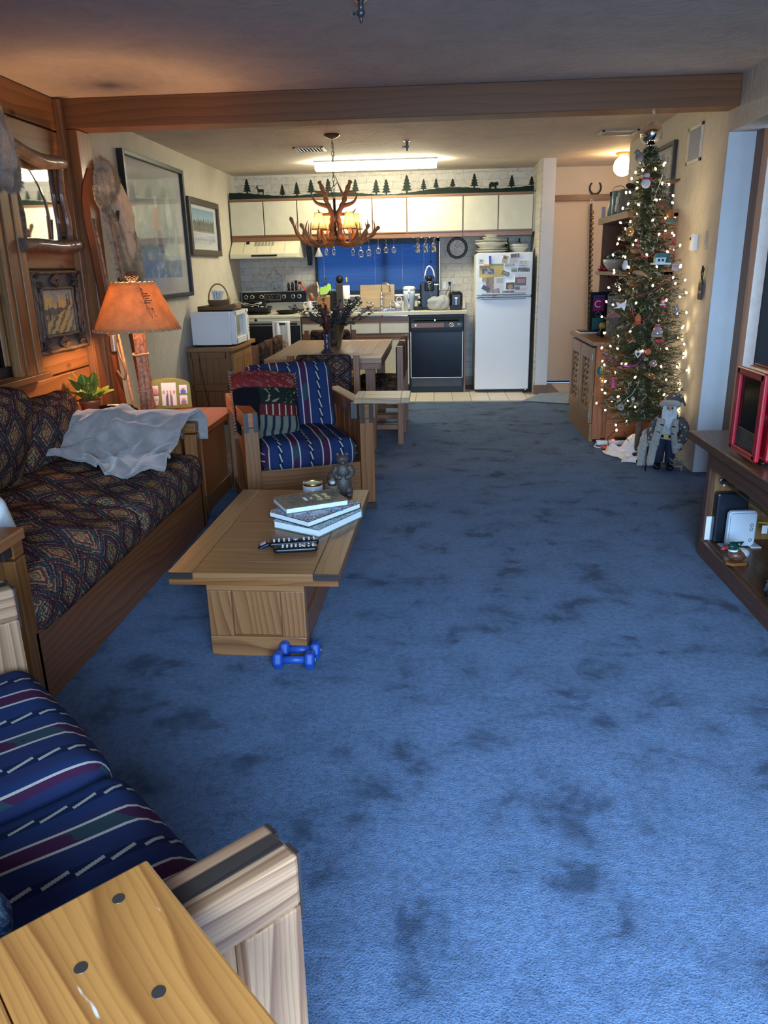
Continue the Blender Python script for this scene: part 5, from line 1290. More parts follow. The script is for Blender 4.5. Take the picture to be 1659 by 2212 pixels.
# daylight outside the kitchen window: dim blue dusk sky comes from the world
# base units
def base(lab, x0, x1, rows):
    t = thing('base_cabinet', lab, 'cabinet', ((x0+x1)/2, 9.04, 0)); w_ = x1-x0
    MB().box((0, 0, .475), (w_-.002, .58, .77), grain=2).build('carcass', W_OAK, t); MB().box((0, .03, .045), (w_-.002, .50, .09)).build('toe_kick', M_BLACK, t)
    MB().box((0, -.297, .835), (w_-.002, .016, .05), grain=0).build('top_rail', W_OAK, t, .002)
    n_ = rows
    for i in range(n_):
        a = -w_/2+w_/n_*i; c = a+w_/n_/2
        d = MB().box((c, -.30, .735), (w_/n_-.014, .02, .115)).build('drawer_front', M_CREAM, t, .003); MB().box((c, -.306, .800), (w_/n_-.014, .014, .012), grain=0).build('finger_pull', W_OAK, d)
        d = MB().box((c, -.30, .36), (w_/n_-.014, .02, .50)).build('door', M_CREAM, t, .003); MB().box((c, -.306, .618), (w_/n_-.014, .014, .014), grain=0).build('finger_pull', W_OAK, d)
        MB().box((c, -.298, .65), (w_/n_-.014, .012, .03), grain=0).build('middle_rail', W_OAK, t)
base('cream base cabinet between range and sink, behind the table', -1.512, -.955, 2); base('cream sink base cabinet left of the dishwasher', -.955, -.298, 2)
t = thing('oak_board', 'oak end panel right of the dishwasher', 'panel', (.322, 9.04, 0)); MB().box((0, 0, .435), (.018, .60, .87), grain=2).build('panel_board', W_OAK, t)
ctp = thing('countertop', 'long pale laminate kitchen countertop with backsplash', 'countertop', (-.585, 9.03, .872))
m = MB(); m.box((0, -.285, .018), (1.86, .05, .036)).box((0, .29, .018), (1.86, .06, .036)).box((-.68, .0, .018), (.50, .52, .036)).box((.56, 0, .018), (.74, .52, .036))
m.build('slab', M_CREAM, ctp, .003); MB().box((0, .312, .08), (1.86, .016, .09)).build('backsplash', M_CREAM, ctp, .002)
sk = thing('sink', 'stainless steel double sink set in the countertop', 'sink', (-.605, 9.03, .908))
m = MB()
m.box((0, -.245, .003), (.63, .04, .008)).box((0, .22, .003), (.63, .085, .008)).box((-.30, 0, .003), (.035, .45, .008)).box((.30, 0, .003), (.035, .45, .008)).box((0, 0, .003), (.03, .45, .008))
m.build('rim', M_CHROME, sk, .003)
for s_ in (-1, 1):
    m = MB(); m.box((s_*.15, -.03, -.15), (.27, .40, .006)).box((s_*.15, -.228, -.075), (.27, .006, .15)).box((s_*.15, .172, -.075), (.27, .006, .15)).box((s_*.15-.135, -.03, -.075), (.006, .40, .15)).box((s_*.15+.135, -.03, -.075), (.006, .40, .15)); m.build('basin', M_CHROME, sk)
fc = thing('faucet', 'tall curved chrome kitchen faucet with two lever handles', 'faucet', (-.635, 9.235, .9155))
MB().box((0, 0, .004), (.30, .05, .010)).build('deck_plate', M_CHROME, fc, .004)
MB().lathe([(.020, 0), (.016, .05), (.011, .10), (.010, .16)]).tube(catmull([(0, 0, .15), (0, 0, .22), (.01, -.02, .275), (.045, -.05, .30), (.085, -.08, .275), (.105, -.095, .215), (.107, -.10, .185)], 6), .0095, 12).ball((.107, -.10, .175), (.014, .014, .016)).build('spout', M_CHROME, fc)
for s_ in (-1, 1): MB().lathe([(.017, 0), (.012, .04), (.010, .065)], (s_*.105, 0, .008)).tube([(s_*.105, 0, .07), (s_*.105+s_*.075, -.01, .078)], [.008, .006], 8).build('lever_handle', M_CHROME, fc)
MB().lathe([(.016, 0), (.014, .03), (.010, .06), (.013, .075), (0, .08)], (.21, 0, 0)).build('sprayer', M_CHROME, fc)
# range + hood
rg = thing('kitchen_range', 'almond electric range with black control panel and black oven door', 'stove', (-1.905, 9.02, 0))
MB().box((0, .02, .43), (.765, .60, .86)).build('body', M_ALMOND, rg); MB().box((0, -.006, .879), (.775, .62, .034)).build('cooktop', M_ALMOND, rg, .008)
MB().box((0, -.295, .845), (.765, .03, .036)).build('front_band', M_ALMOND, rg, .006); MB().lathe([(.016, 0), (.014, .014), (0, .016)], (-.12, -.31, .845), 14, Euler((R(90), 0, 0)).to_matrix()).build('front_knob', M_BLACK, rg)
MB().box((0, .275, .955), (.765, .045, .12)).build('splash_riser', M_ALMOND, rg, .004); MB().box((0, .25, 1.073), (.775, .09, .135)).build('control_panel', M_GLOSSBLK, rg, .004)
m = MB()
m.box((0, .204, 1.138), (.78, .008, .008)).box((0, .204, 1.008), (.78, .008, .006)).box((-.388, .204, 1.073), (.006, .008, .135)).box((.388, .204, 1.073), (.006, .008, .135)).build('chrome_trim', M_CHROME, rg)
for x in (-.335, -.262, -.15, .115, .225, .30):
    MB().lathe([(.025, 0), (.025, .004), (.021, .005)], (x, .204, 1.078), 20, Euler((R(90), 0, 0)).to_matrix()).build('knob_ring', M_CHROME, rg); MB().lathe([(.017, 0), (.015, .02), (0, .021)], (x, .204, 1.078), 16, Euler((R(90), 0, 0)).to_matrix()).build('knob', M_BLACK, rg)
m = MB(); m.box((0-.02, .203, 1.108), (.19, .004, .003)).box((-.02, .203, 1.042), (.19, .004, .003)).box((-.113, .203, 1.075), (.003, .004, .066)).box((.073, .203, 1.075), (.003, .004, .066)); m.build('clock_bezel', M_CHROME, rg)
m = MB(); m.tube([(-.075+.018*C_(a*PI/8), .203, 1.072+.018*S(a*PI/8)) for a in range(16)], .001, 4, True).tube([(-.035+.018*C_(a*PI/8), .203, 1.072+.018*S(a*PI/8)) for a in range(16)], .001, 4, True).tube([(.02, .203, 1.075), (.035, .203, 1.065), (.055, .203, 1.095)], .0012, 4); m.build('clock_marks', plain('gold_marks', (.5, .42, .25), .5), rg)
for (x, y, r_) in ((-.19, -.12, .10), (.19, -.12, .085), (-.19, .12, .08), (.19, .12, .10)):
    m = MB()
    for k_ in range(4): m.tube([(x+r_*(k_+1)/4.4*C_(a*PI/12), y+r_*(k_+1)/4.4*S(a*PI/12), .901) for a in range(24)], .004, 5, True)
    m.lathe([(r_, .897), (r_+.006, .899), (r_+.006, .897)], (x, y, 0), 24).build('burner', M_IRON, rg)
MB().box((0, -.31, .50), (.755, .035, .56)).build('oven_door', M_GLOSSBLK, rg, .004); MB().box((0, -.29, .12), (.755, .03, .15)).build('storage_drawer', M_ALMOND, rg, .004)
MB().box((-.0, -.345, .80), (.70, .022, .022)).box((-.34, -.33, .80), (.02, .03, .02)).box((.34, -.33, .80), (.02, .03, .02)).build('door_handle', M_BLACK, rg, .003); MB().box((-.03, -.3285, .47), (.44, .002, .26)).build('door_window', M_GLASS_DK, rg)
hd = thing('range_hood', 'almond slanted range hood with square vents under the left upper cabinets', 'range hood', (-1.915, 9.10, 1.505))
MB().prism([(.24, 0), (-.24, 0), (-.24, .052), (-.235, .056), (-.085, .183), (.24, .183)], -.388, .388, frameM((0, 0, 0), (0, 1, 0), (0, 0, 1))).build('hood_shell', M_ALMOND, hd, .004)
MB().box((-.01, -.242, .028), (.74, .004, .034)).build('front_trim', M_ALMOND, hd, .001); MB().box((-.0, -.2455, .03), (.29, .004, .020)).build('switch_panel', M_BLACK, hd)
sl_ = math.atan2(.127, .15)
for k_ in range(6): MB().box((-.11+.038*k_, -.12, .156), (.025, .065, .003), (sl_, 0, 0)).build('vent_slot', plain('vent_grey', (.30, .29, .22), .6), hd)
MB().box((-.205, -.105, .168), (.035, .04, .003), (sl_, 0, 0)).build('dark_vent', M_BLACK, hd)
for k_ in range(4): MB().box((-.24+.155*k_, -.162, .121), (.0015, .19, .002), (sl_, 0, 0)).build('seam', MATS['vent_grey'], hd)
t = thing('dish_towel', 'white towel with red stripes and rooster print hanging on the oven door', 'towel', (-1.73, 8.67, .475))
tw = lambda u, v: (-.10+.20*u, -.012*S(u*9)-.006*S(u*23+1)-.01, .33*v+.012)
def towart(u, v):
    if .10 < u < .13 or .16 < u < .185: return (.45, .06, .07)
    d = math.hypot((u-.62)*2.2, (v-.28)*2.6)
    if d < .55 and nz(u, v, 9) > .0: return (.55, .24, .20)
    return (.74, .73, .72)
MB().grid(36, 40, tw, colf=towart).build('towel_front', vcol('towel_cloth', .9), t); MB().tube([(-.10, -.0, .345), (.10, 0, .345)], .011, 8).build('towel_fold', M_PAPER, t)
# pans
t = thing('roasting_pan', 'dark roasting pan with steel tongs on the left burners', 'pan', (-2.07, 8.94, .9055))
MB().prism([(-.14, -.10), (.14, -.10), (.16, -.08), (.16, .08), (.14, .10), (-.14, .10), (-.16, .08), (-.16, -.08)], 0, .005).build('pan_base', M_BLACK, t)
m = MB()
for i in range(24):
    pass
m.grid(32, 1, lambda u, v: ((.15+.022*v)*max(-1, min(1, 1.35*C_(u*2*PI))), (.095+.02*v)*max(-1, min(1, 1.35*S(u*2*PI))), .075*v)).build('pan_side', M_BLACK, t).modifiers.new('s', 'SOLIDIFY').thickness = .004
MB().tube(catmull([(-.02, -.02, .075), (-.12, -.03, .10), (-.20, -.01, .145), (-.24, 0, .155)], 5), .006).tube(catmull([(.04, 0, .08), (-.06, .02, .10), (-.14, .04, .12)], 5), .006).build('tongs', M_CHROME, t); MB().tube([(-.02, .03, .10), (.07, .02, .115)], .014).build('mesh_handle', M_CHROME, t)
t = thing('cooking_pot', 'dark cast iron pot standing behind the roasting pan', 'pot', (-2.10, 9.13, .9055)); MB().lathe([(.09, 0), (.105, .01), (.11, .12), (.113, .122), (.105, .118), (.10, .015), (0, .012)], n=28).build('pot_body', M_IRON, t); MB().lathe([(.112, .123), (.10, .13), (0, .14)]).build('pot_lid', M_IRON, t)
t = thing('foil_piece', 'crumpled white paper lying in the roasting pan', 'paper', (-1.98, 8.93, .915)); MB().grid(6, 6, lambda u, v: ((u-.5)*.11, (v-.5)*.09, .05+.04*mn.noise(Vector((u*4, v*4, 1)))), smooth=False).build('crumple', M_PAPER, t)
t = thing('frying_pan', 'shallow dark frying pan on the right burners of the range', 'pan', (-1.70, 8.90, .9055)); MB().lathe([(.10, 0), (.125, .03), (.128, .03), (.104, .004), (0, .003)], n=28).build('pan_bowl', M_BLACK, t); MB().tube([(.11, -.02, .028), (.20, -.06, .04)], [.010, .012]).build('pan_handle', M_BLACK, t)
# tile hung on the wall, bottles on the range back
t = thing('wall_tile', 'square pewter wall tile with pineapple jug motif hanging by a stepped wire behind the range', 'wall art', (-1.915, 9.353, 1.10))
MB().box((0, -.006, .085), (.195, .012, .21)).build('tile_plate', plain('pewter', (.32, .33, .33), .4, .4, var=.3, scale=20), t, .002)
m = MB(); m.tube([(-.09, -.012, .195), (-.085, -.01, .215), (-.055, -.01, .215), (-.055, -.01, .24), (-.035, -.01, .24), (-.03, -.01, .27), (-.01, -.01, .27), (-.008, -.01, .295), (.008, -.01, .295), (.012, -.01, .27), (.03, -.01, .27), (.035, -.01, .24), (.055, -.01, .24), (.06, -.01, .215), (.085, -.01, .215), (.09, -.012, .195)], .0018, 5)
m.tube([(-.03, -.013, .15), (-.03, -.013, .12), (-.045, -.013, .09), (-.04, -.013, .05), (-.015, -.013, .02), (.015, -.013, .02), (.035, -.013, .05), (.055, -.013, .085), (.035, -.013, .12), (.02, -.013, .15)], .0018, 5, True).build('wire_hanger', M_IRON, t)
text('lettering', 'L', .07, frameM((-.005, -.0125, .085), (1, 0, 0), (0, 0, 1)), M_IRON, t)
for i, (x, h, r_) in enumerate(((-1.735, .095, .018), (-1.69, .10, .019), (-1.645, .115, .016), (-1.602, .10, .017))):
    t = thing('pepper_mill' if i < 2 else 'spice_jar', ['squat black pepper mill, leftmost of the jars on the range back', 'black pepper mill with shiny knob, second jar on the range back', 'tall black-capped spice jar on the range back', 'clear spice jar nearest the utensils on the range back'][i], 'jar', (x, 9.27, 1.1425), group='jars on the range back')
    if i < 2: MB().lathe([(r_, 0), (r_*.7, h*.3), (r_*1.05, h*.55), (r_*.7, h*.75), (r_*.9, h*.85), (0, h)], n=14).build('mill_body', M_GLOSSBLK, t)
    else: MB().lathe([(r_, 0), (r_, h*.7), (r_*.9, h*.75)], n=14).build('jar_body', M_GLASS if i == 3 else plain('spice_brown', (.06, .03, .02), .5), t); MB().cyl((0, 0, h*.74), (0, 0, h), r_*1.03, n=14).build('jar_cap', M_BLACK, t)
t = thing('black_utensil', 'black folded griddle or fly swatter hanging beside the range hood', 'utensil', (-1.475, 9.30, 1.42))
MB().prism([(-.022, 0), (.03, .0), (.035, .14), (.012, .27), (-.012, .27), (-.034, .20)], -.012, .012, frameM((0, 0, 0), (1, 0, 0), (0, 0, 1))).build('blade', M_GLOSSBLK, t, .005); MB().cyl((0, 0, .26), (-.005, 0, .275), .008).build('hook', M_IRON, t)
ZK = .9085
# paper towel stand, basket with utensils, knife stuff, mug
t = thing('paper_towel_holder', 'tall paper towel roll in a dark wooden holder with finial', 'paper towels', (-1.085, 9.08, ZK))
MB().cyl((.055, -.02, .01), (.055, -.02, .285), .042, n=24).build('paper_roll', M_PAPER, t); MB().box((-.02, .0, .15), (.075, .10, .30)).build('dark_block', plain('dark_block', (.035, .028, .024), .5), t, .004)
MB().box((.01, 0, .303), (.16, .07, .012)).build('top_shelf', plain('dark_block', (.03, .03, .03)), t, .003); MB().ball((-.02, 0, .352), (.042, .04, .045)).build('black_knob', M_BLACK, t); MB().lathe([(.009, 0), (.012, .03), (.007, .04), (.012, .055), (0, .068)], (.06, 0, .309), 12).build('wood_finial', plain('light_wood', (.55, .40, .24), .5), t)
t = thing('utensil_basket', 'tan wicker basket of kitchen utensils with a green card', 'basket', (-1.285, 8.98, ZK))
MB().box((0, 0, .085), (.125, .11, .17), taper=(1.15, 1.15)).build('basket_body', WK if 0 else wicker('orange_wicker', (.22, .09, .03), (.60, .34, .14)), t, .006)
m = MB()
for i in range(9): m.tube([(random.uniform(-.05, .05), random.uniform(-.04, .04), .12), (random.uniform(-.09, .09), random.uniform(-.04, .04), random.uniform(.22, .32))], .0045, 5)
m.build('utensil_handles', M_CHROME, t, kind='stuff'); MB().tube([(-.02, 0, .15), (-.07, 0, .33)], [.007, .009]).build('wooden_spoon', MATS['light_wood'], t); MB().tube([(.0, .02, .15), (.035, .02, .37)], [.006, .012]).build('black_spatula', M_BLACK, t)
MB().prism([(-.03, .19), (.05, .20), (.10, .26), (.095, .30), (.07, .315), (.04, .28), (-.025, .275)], -.002, .002, frameM((0, -.05, 0), (1, 0, 0), (0, 0, 1))).build('green_card', plain('lime_green', (.40, .70, .12), .6), t)
t = thing('utensil_mug', 'white striped pitcher crammed with red-handled utensils and a colander lid', 'mug', (-1.425, 9.03, ZK))
MB().lathe([(.045, 0), (.05, .01), (.055, .12), (.052, .12), (.046, .012), (0, .01)]).build('mug_body', M_WHITE, t); MB().tube(catmull([(-.05, 0, .10), (-.09, 0, .105), (-.10, 0, .065), (-.055, 0, .03)], 5), .008).build('mug_handle', M_WHITE, t)
MB().tube([(0, 0, .10), (-.10, .02, .28), (-.125, .02, .33)], [.008, .008, .011]).build('red_handle', plain('red_plastic', (.55, .04, .03), .4), t); MB().tube([(.0, -.03, .10), (.0, -.05, .20)], .010).tube([(.02, -.03, .10), (.01, -.055, .19)], .008).build('orange_scissors', plain('orange_plastic', (.65, .12, .05), .4), t)
MB().lathe([(0, .0), (.03, .006), (.065, .03), (.075, .045)], (.01, .05, .21), 20, Euler((R(78), R(0), 0)).to_matrix()).build('pot_lid', M_CHROME, t); MB().tube([(.01+.078*C_(a*PI/12), .005, .225+.078*S(a*PI/12)) for a in range(24)], .004, 6, True).build('lid_rim', plain('maroon_rim', (.16, .03, .03), .5), t); MB().ball((-.01, -.02, .19), (.028, .02, .022)).build('green_scrubber', plain('teal_plastic', (.02, .22, .16), .5), t)
t = thing('kitchen_knives', 'dark knife block with steel handles between basket and paper towels', 'knife block', (-1.185, 9.12, ZK)); MB().box((0, 0, .10), (.08, .12, .20), (R(-12), 0, 0)).build('block', M_BLACK, t, .004); m = MB(); [m.tube([(-.03+.02*i, -.01, .19), (-.03+.02*i, -.03, .25)], .007, 6) for i in range(4)]; m.build('knife_handles', M_CHROME, t)
t = thing('cutting_board', 'pale wooden cutting board propped behind the faucet', 'cutting board', (-.69, 9.27, ZK), rot=(R(-9), 0, 0)); MB().box((0, 0, .15), (.41, .018, .27), grain=0).build('board', wood('maple', (.55, .38, .20), (.72, .55, .34), freq=12), t, .008)
PTX = plain('milky_blue_plastic', (.50, .62, .74), .2, var=.04)
t = thing('water_pitcher', 'blue-white water filter pitcher with navy stripe on the countertop', 'pitcher', (-.305, 9.02, ZK))
PT = glass('blue_tinted_plastic', (.80, .90, .97), .1, .15); MB().lathe([(.058, 0), (.066, .16), (.070, .22), (.066, .22), (.055, .005), (0, .004)], n=28, sx=1, sy=1.2).build('pitcher_body', PTX, t); MB().lathe([(.052, .01), (.060, .155), (0, .155)], n=24, sy=1.2).build('filter_tank', plain('pale_blue_fill', (.30, .42, .58), .3), t)
MB().lathe([(.071, .22), (.071, .245), (.055, .262), (0, .266)], n=28, sy=1.2).build('lid', M_WHITE, t); MB().tube(catmull([(0, -.078, .225), (0, -.105, .19), (0, -.10, .09), (0, -.075, .02)], 5), [.016]*15+[.014], 8).build('handle', M_WHITE, t); MB().prism([(0, .06), (.011, .12), (.011, .18), (.006, .205), (-.006, .205), (-.011, .18), (-.011, .12)], .118, .120, frameM((0, 0, 0), (1, 0, 0), (0, 0, 1))).build('navy_stripe', plain('navy_plastic', (.01, .015, .12), .3), t)
t = thing('coffee_maker', 'black single-cup coffee maker with raised chrome arch handle', 'coffee maker', (-.075, 9.10, ZK))
MB().box((0, .06, .15), (.22, .14, .30)).build('tank_housing', M_GLOSSBLK, t, .02); MB().box((0, -.03, .26), (.11, .12, .11)).build('brew_head', M_BLACK, t, .015); MB().box((0, -.04, .012), (.18, .16, .024)).build('drip_tray', M_BLACK, t, .006)
MB().tube([(.055*C_(a*PI/14), -.02, .34+.135*S(a*PI/14)) for a in range(15)], [.013]*15, 10).build('arch_handle', M_CHROME, t); MB().ball((0, -.06, .345), (.042, .05, .035)).build('lid_nose', M_GLOSSBLK, t); MB().tube([(.02*C_(a*PI/8), -.095, .30+.012*S(a*PI/8)) for a in range(16)], .003, 5, True).build('nozzle_ring', M_CHROME, t)
for k_ in range(3): MB().cyl((.06+.018*k_, -.012, .275), (.06+.018*k_, -.016, .275), .005, n=8).build('brew_button', M_CHROME, t)
t = thing('pod_rack', 'small black coffee pod rack left of the coffee maker', 'rack', (-.20, 8.98, ZK)); MB().box((0, 0, .02), (.09, .10, .04)).build('rack_base', M_BLACK, t, .004)
for k_ in range(4): MB().cyl((.01, -.0, .045+.028*k_), (.01, 0, .068+.028*k_), .020, n=12).build('coffee_pod', M_CHROME if k_ % 2 else M_BLACK, t)
def bagmat():
    n = NT('thin_white_plastic', .25, spec=.6); t = n.t; f = n.noise(n.obj(), 24, 4, .7, 1.5); n.col((.62, .66, .70)); n.bump(f, .8, .02); tr = t.nodes.new('ShaderNodeBsdfTransparent'); mx = t.nodes.new('ShaderNodeMixShader'); mx.inputs[0].default_value = .42
    t.links.new(n.b.outputs[0], mx.inputs[1]); t.links.new(tr.outputs[0], mx.inputs[2]); t.links.new(mx.outputs[0], t.nodes['Material Output'].inputs[0]); return n.m
t = thing('plastic_bag', 'crumpled translucent plastic grocery bag in front of the coffee maker', 'bag', (.03, 8.90, ZK)); BG = bagmat()
def bagf(u, v):
    a = u*2*PI; th_ = PI*(v*.9+.02); r_ = .12*math.sin(th_)**.6*(1+.22*mn.noise(Vector((C_(a)*2.4, S(a)*2.4, v*3.5))))
    return (r_*C_(a)*1.05, r_*S(a)*.75, .155*(1-C_(th_))/2*(1+.25*mn.noise(Vector((C_(a), S(a), 5)))) )
MB().grid(48, 20, bagf).build('bag_body', BG, t); MB().grid(10, 14, lambda u, v: (-.07-.05*v+.03*u*(1-v)+.01*S(v*9), -.03+.04*u, .09+.22*v*(1-.25*u))).build('bag_handle', BG, t); MB().grid(10, 10, lambda u, v: (.02+.04*u+.02*v, -.02+.04*u, .12+.10*v*(1-u*.4))).build('bag_handle', BG, t)
t = thing('bread_loaf', 'bread rolls inside the plastic grocery bag', 'bread', (.04, 8.90, ZK)); MB().ball((-.03, 0, .035), (.055, .05, .032)).ball((.055, .0, .032), (.045, .045, .03)).build('loaf', plain('bread_tan', (.48, .40, .30), .8), t)
t = thing('toaster', 'black toaster with chrome lever at the countertop right end', 'toaster', (.225, 9.02, ZK)); MB().box((0, 0, .105), (.15, .26, .18)).build('toaster_body', M_GLOSSBLK, t, .03); MB().box((0, -.15, .03), (.14, .04, .05)).build('tray', M_BLACK, t, .004); MB().box((0, -.135, .13), (.03, .02, .012)).box((0, -.132, .09), (.006, .006, .09)).build('lever', M_CHROME, t, .002)
for x in (-.03, .03): MB().box((x, 0, .196), (.022, .18, .002)).build('slot', M_BLACK, t)
t = thing('wall_outlet', 'white double outlet with plugged cords on the brick wallpaper', 'outlet', (.13, 9.358, 1.17)); MB().box((0, -.004, 0), (.12, .008, .115)).build('cover_plate', plain('ivory_plate', (.55, .54, .50), .4), t, .002); MB().box((.03, -.015, .02), (.03, .025, .03)).build('plug', M_BLACK, t, .003)
for x in (-.03, .03): MB().box((x, -.009, 0), (.03, .004, .07)).build('socket', M_PAPER, t, .001)
t = thing('appliance_cord', 'black cords running from outlet down to the toaster', 'cord', (0, 0, 0)); MB().tube(catmull([(.16, 9.33, 1.19), (.14, 9.29, 1.12), (.10, 9.24, 1.02), (.13, 9.2, .93)], 6), .004, 6).tube(catmull([(.165, 9.33, 1.18), (.165, 9.29, 1.10), (.14, 9.26, 1.04), (.17, 9.2, .95)], 6), .004, 6).build('cord', M_BLACK, t)
t = thing('mug', 'white cup hanging beside the cutting board on the backsplash', 'mug', (-.44, 9.22, ZK)); MB().lathe([(.035, 0), (.04, .08), (.037, .08), (.033, .005), (0, .004)]).build('cup', M_WHITE, t); MB().tube([(.012+.03*C_(a*PI/6-PI/2), -.042, .11+.032*S(a*PI/6-PI/2)) for a in range(12)], .005, 6, True).build('ring_handle', M_WHITE, t)
t = thing('wall_clock', 'round wall clock with thick dark rim and pale floral dial', 'clock', (.246, 9.345, 1.577), rot=(R(90), 0, 0))
MB().lathe([(.088, -.012), (.112, -.012), (.120, 0), (.117, .016), (.105, .022), (.092, .016), (.088, .004)], n=48, cap=False).build('rim', plain('dark_rim', (.04, .04, .045), .4), t)
def clk(u, v):
    c = (.66, .58, .54); 
    return lerp(c, (.30, .24, .22), .8) if nz(u+2, v, 9) > .22 else c
MB().cyl((0, 0, -.012), (0, 0, .004), .09, n=48).build('dial_back', plain('dial_cream', (.64, .57, .53), .5), t); m = MB(); m.grid(40, 1, lambda u, v: ((.02+.065*v)*C_(u*2*PI), (.02+.065*v)*S(u*2*PI), .0045)); m.build('dial_print', NT('y').m if 0 else plain('dial_print', (.55, .46, .42), .5, var=.35, scale=45), t)
MB().box((.012, .014, .007), (.055, .004, .002), (0, 0, R(50))).box((-.012, .016, .008), (.045, .005, .002), (0, 0, R(125))).build('clock_hands', M_IRON, t)
text('lettering', 'XII', .014, Matrix.Translation((0, .072, .006)), M_IRON, t)
# hanging glasses
def stem_glass(lab, x, y, ztop, h, r_):
    t = thing('wine_glass', lab, 'glass', (x, y, ztop), group='stemware hanging under the cabinets')
    MB().lathe([(.030, 0), (.030, -.002), (.004, -.006), (.0035, -h*.45), (r_*.55, -h*.52), (r_, -h*.72), (r_*.92, -h*.88), (r_*.80, -h)], n=20).build('glass_body', M_GLASS, t)
names_ = [(-1.235, .16, .024, 'narrow champagne glass, leftmost hanging glass under the antlers'), (-1.15, .16, .026, 'tulip wine glass hanging second from left under the antlers'), (-.935, .17, .026, 'slim wine glass hanging just right of the antler centre'),
          (-.845, .19, .036, 'largest balloon wine glass hanging under the antlers right half'), (-.755, .18, .034, 'balloon wine glass hanging at the window divider'), (-.648, .155, .032, 'wine glass hanging right of the window divider, first of three'), (-.560, .15, .032, 'wine glass hanging right of the window divider, second of three'), (-.472, .15, .033, 'wine glass hanging right of the window divider, third of three')]
for (x, h, r_, lab) in names_: stem_glass(lab, x, 9.04, 1.683, h, r_)
for i, x in enumerate((-.205, -.115, -.025)):
    t = thing('glass_mug', ['footed glass mug hanging left of the trio over the window', 'footed glass mug hanging in the middle of the trio over the window', 'footed glass mug hanging right of the trio over the window'][i], 'glass', (x, 9.04, 1.683), group='glass mugs hanging over the window')
    MB().lathe([(.028, 0), (.028, -.003), (.010, -.010), (.012, -.045), (.026, -.07), (.030, -.15), (.027, -.15), (.022, -.075), (0, -.06)], n=20).tube(catmull([(-.026, 0, -.08), (-.046, 0, -.085), (-.046, 0, -.12), (-.028, 0, -.135)], 4), .003, 5).build('mug_glass', M_GLASS, t)
t = thing('funnel', 'grey metal funnel hanging at the window left edge', 'funnel', (-1.325, 9.04, 1.683)); MB().lathe([(.004, 0), (.004, -.07), (.014, -.085), (.046, -.17), (.048, -.17), (.046, -.172)], n=24).build('funnel_body', plain('brushed_steel', (.42, .42, .42), .45, .5), t)
t = thing('stemware_rack', 'thin metal stemware rails under the upper cabinets', 'rack', (0, 9.04, 1.687)); m = MB(); [m.box((x, 0, 0), (.006, .24, .005)) for x in (-1.28, -1.19, -.98, -.89, -.80, -.69, -.60, -.515, -.43, -.25, -.16, -.07, .02)]; m.build('rail', M_CHROME, t)
# dishwasher
dw = thing('dishwasher', 'black dishwasher with woodgrain control strip and white edge trim', 'dishwasher', (.008, 9.03, 0))
MB().box((0, 0, .435), (.60, .57, .865)).build('tub', M_BLACK, dw); MB().box((0, -.29, .855), (.60, .035, .028)).build('top_lip', M_BLACK, dw, .003); MB().box((0, -.295, .765), (.585, .03, .135)).build('control_panel', M_BLACK, dw, .004)
MB().box((-.10, -.3115, .758), (.37, .003, .05), grain=0).build('woodgrain_strip', W_OAK, dw); MB().box((.19, -.3115, .758), (.19, .003, .052)).build('dial_plate', M_GLOSSBLK, dw)
MB().lathe([(.024, 0), (.022, .012), (0, .013)], (.165, -.313, .76), 20, Euler((R(90), 0, 0)).to_matrix()).build('dial', M_CHROME, dw); MB().tube([(.165+.024*C_(a*PI/10), -.327, .76+.024*S(a*PI/10)) for a in range(20)], .0015, 5, True).build('dial_ring', M_PAPER, dw)
m = MB(); [m.box((.235+.012*k_, -.314, .765), (.004, .002, .022)) for k_ in range(3)]; m.build('push_mark', M_PAPER, dw); MB().box((-.235, -.314, .758), (.022, .003, .03)).build('badge', M_CHROME, dw, .002)
MB().box((0, -.30, .808), (.50, .02, .012)).build('latch_slot', M_GLOSSBLK, dw); MB().box((-.02, -.313, .812), (.012, .01, .02)).build('latch', M_CHROME, dw)
MB().box((0, -.288, .43), (.575, .02, .50)).build('door_panel', plain('navy_gloss', (.006, .008, .016), .2, spec=.3), dw, .002)
m = MB(); m.box((-.29, -.296, .43), (.008, .012, .515)).box((.29, -.296, .43), (.008, .012, .515)).box((0, -.296, .176), (.588, .012, .008)).build('edge_trim', M_PAPER, dw)
MB().box((0, -.285, .122), (.57, .02, .095)).build('lower_panel', plain('slate_panel', (.03, .035, .045), .5), dw, .002); MB().box((0, -.26, .038), (.56, .02, .07)).build('kick_plate', MATS['slate_panel'], dw, .002)
for k_ in range(4): MB().box((.20, -.272, .018+.014*k_), (.075, .004, .005)).build('kick_vent', M_CHROME, dw)
for x in (-.155, -.24): MB().box((x, -.272, .012), (.07, .004, .005)).build('kick_vent', M_BLACK, dw)
# fridge
fr = thing('refrigerator', 'white top-freezer refrigerator at the right end of the kitchen', 'refrigerator', (.737, 9.03, 0))
MB().box((0, .02, .765), (.60, .60, 1.47)).build('cabinet', M_WHITE, fr, .006); MB().box((0, -.02, .02), (.56, .50, .04)).build('base', M_BLACK, fr)
ud = MB().box((0, -.315, 1.285), (.60, .06, .445)).build('freezer_door', M_WHITE, fr, .01); ld = MB().box((0, -.315, .545), (.60, .06, 1.005)).build('fridge_door', M_WHITE, fr, .01)
MB().grid(24, 6, lambda u, v: (-.235+.47*u, -.352-.016*S(PI*v)*S(PI*u)**.3, 1.068+.022*v)).build('handle_grip', plain('grey_handle', (.40, .42, .46), .3), ud); MB().grid(24, 6, lambda u, v: (-.235+.47*u, -.352-.016*S(PI*v)*S(PI*u)**.3, 1.022+.022*v)).build('handle_grip', MATS['grey_handle'], ld)
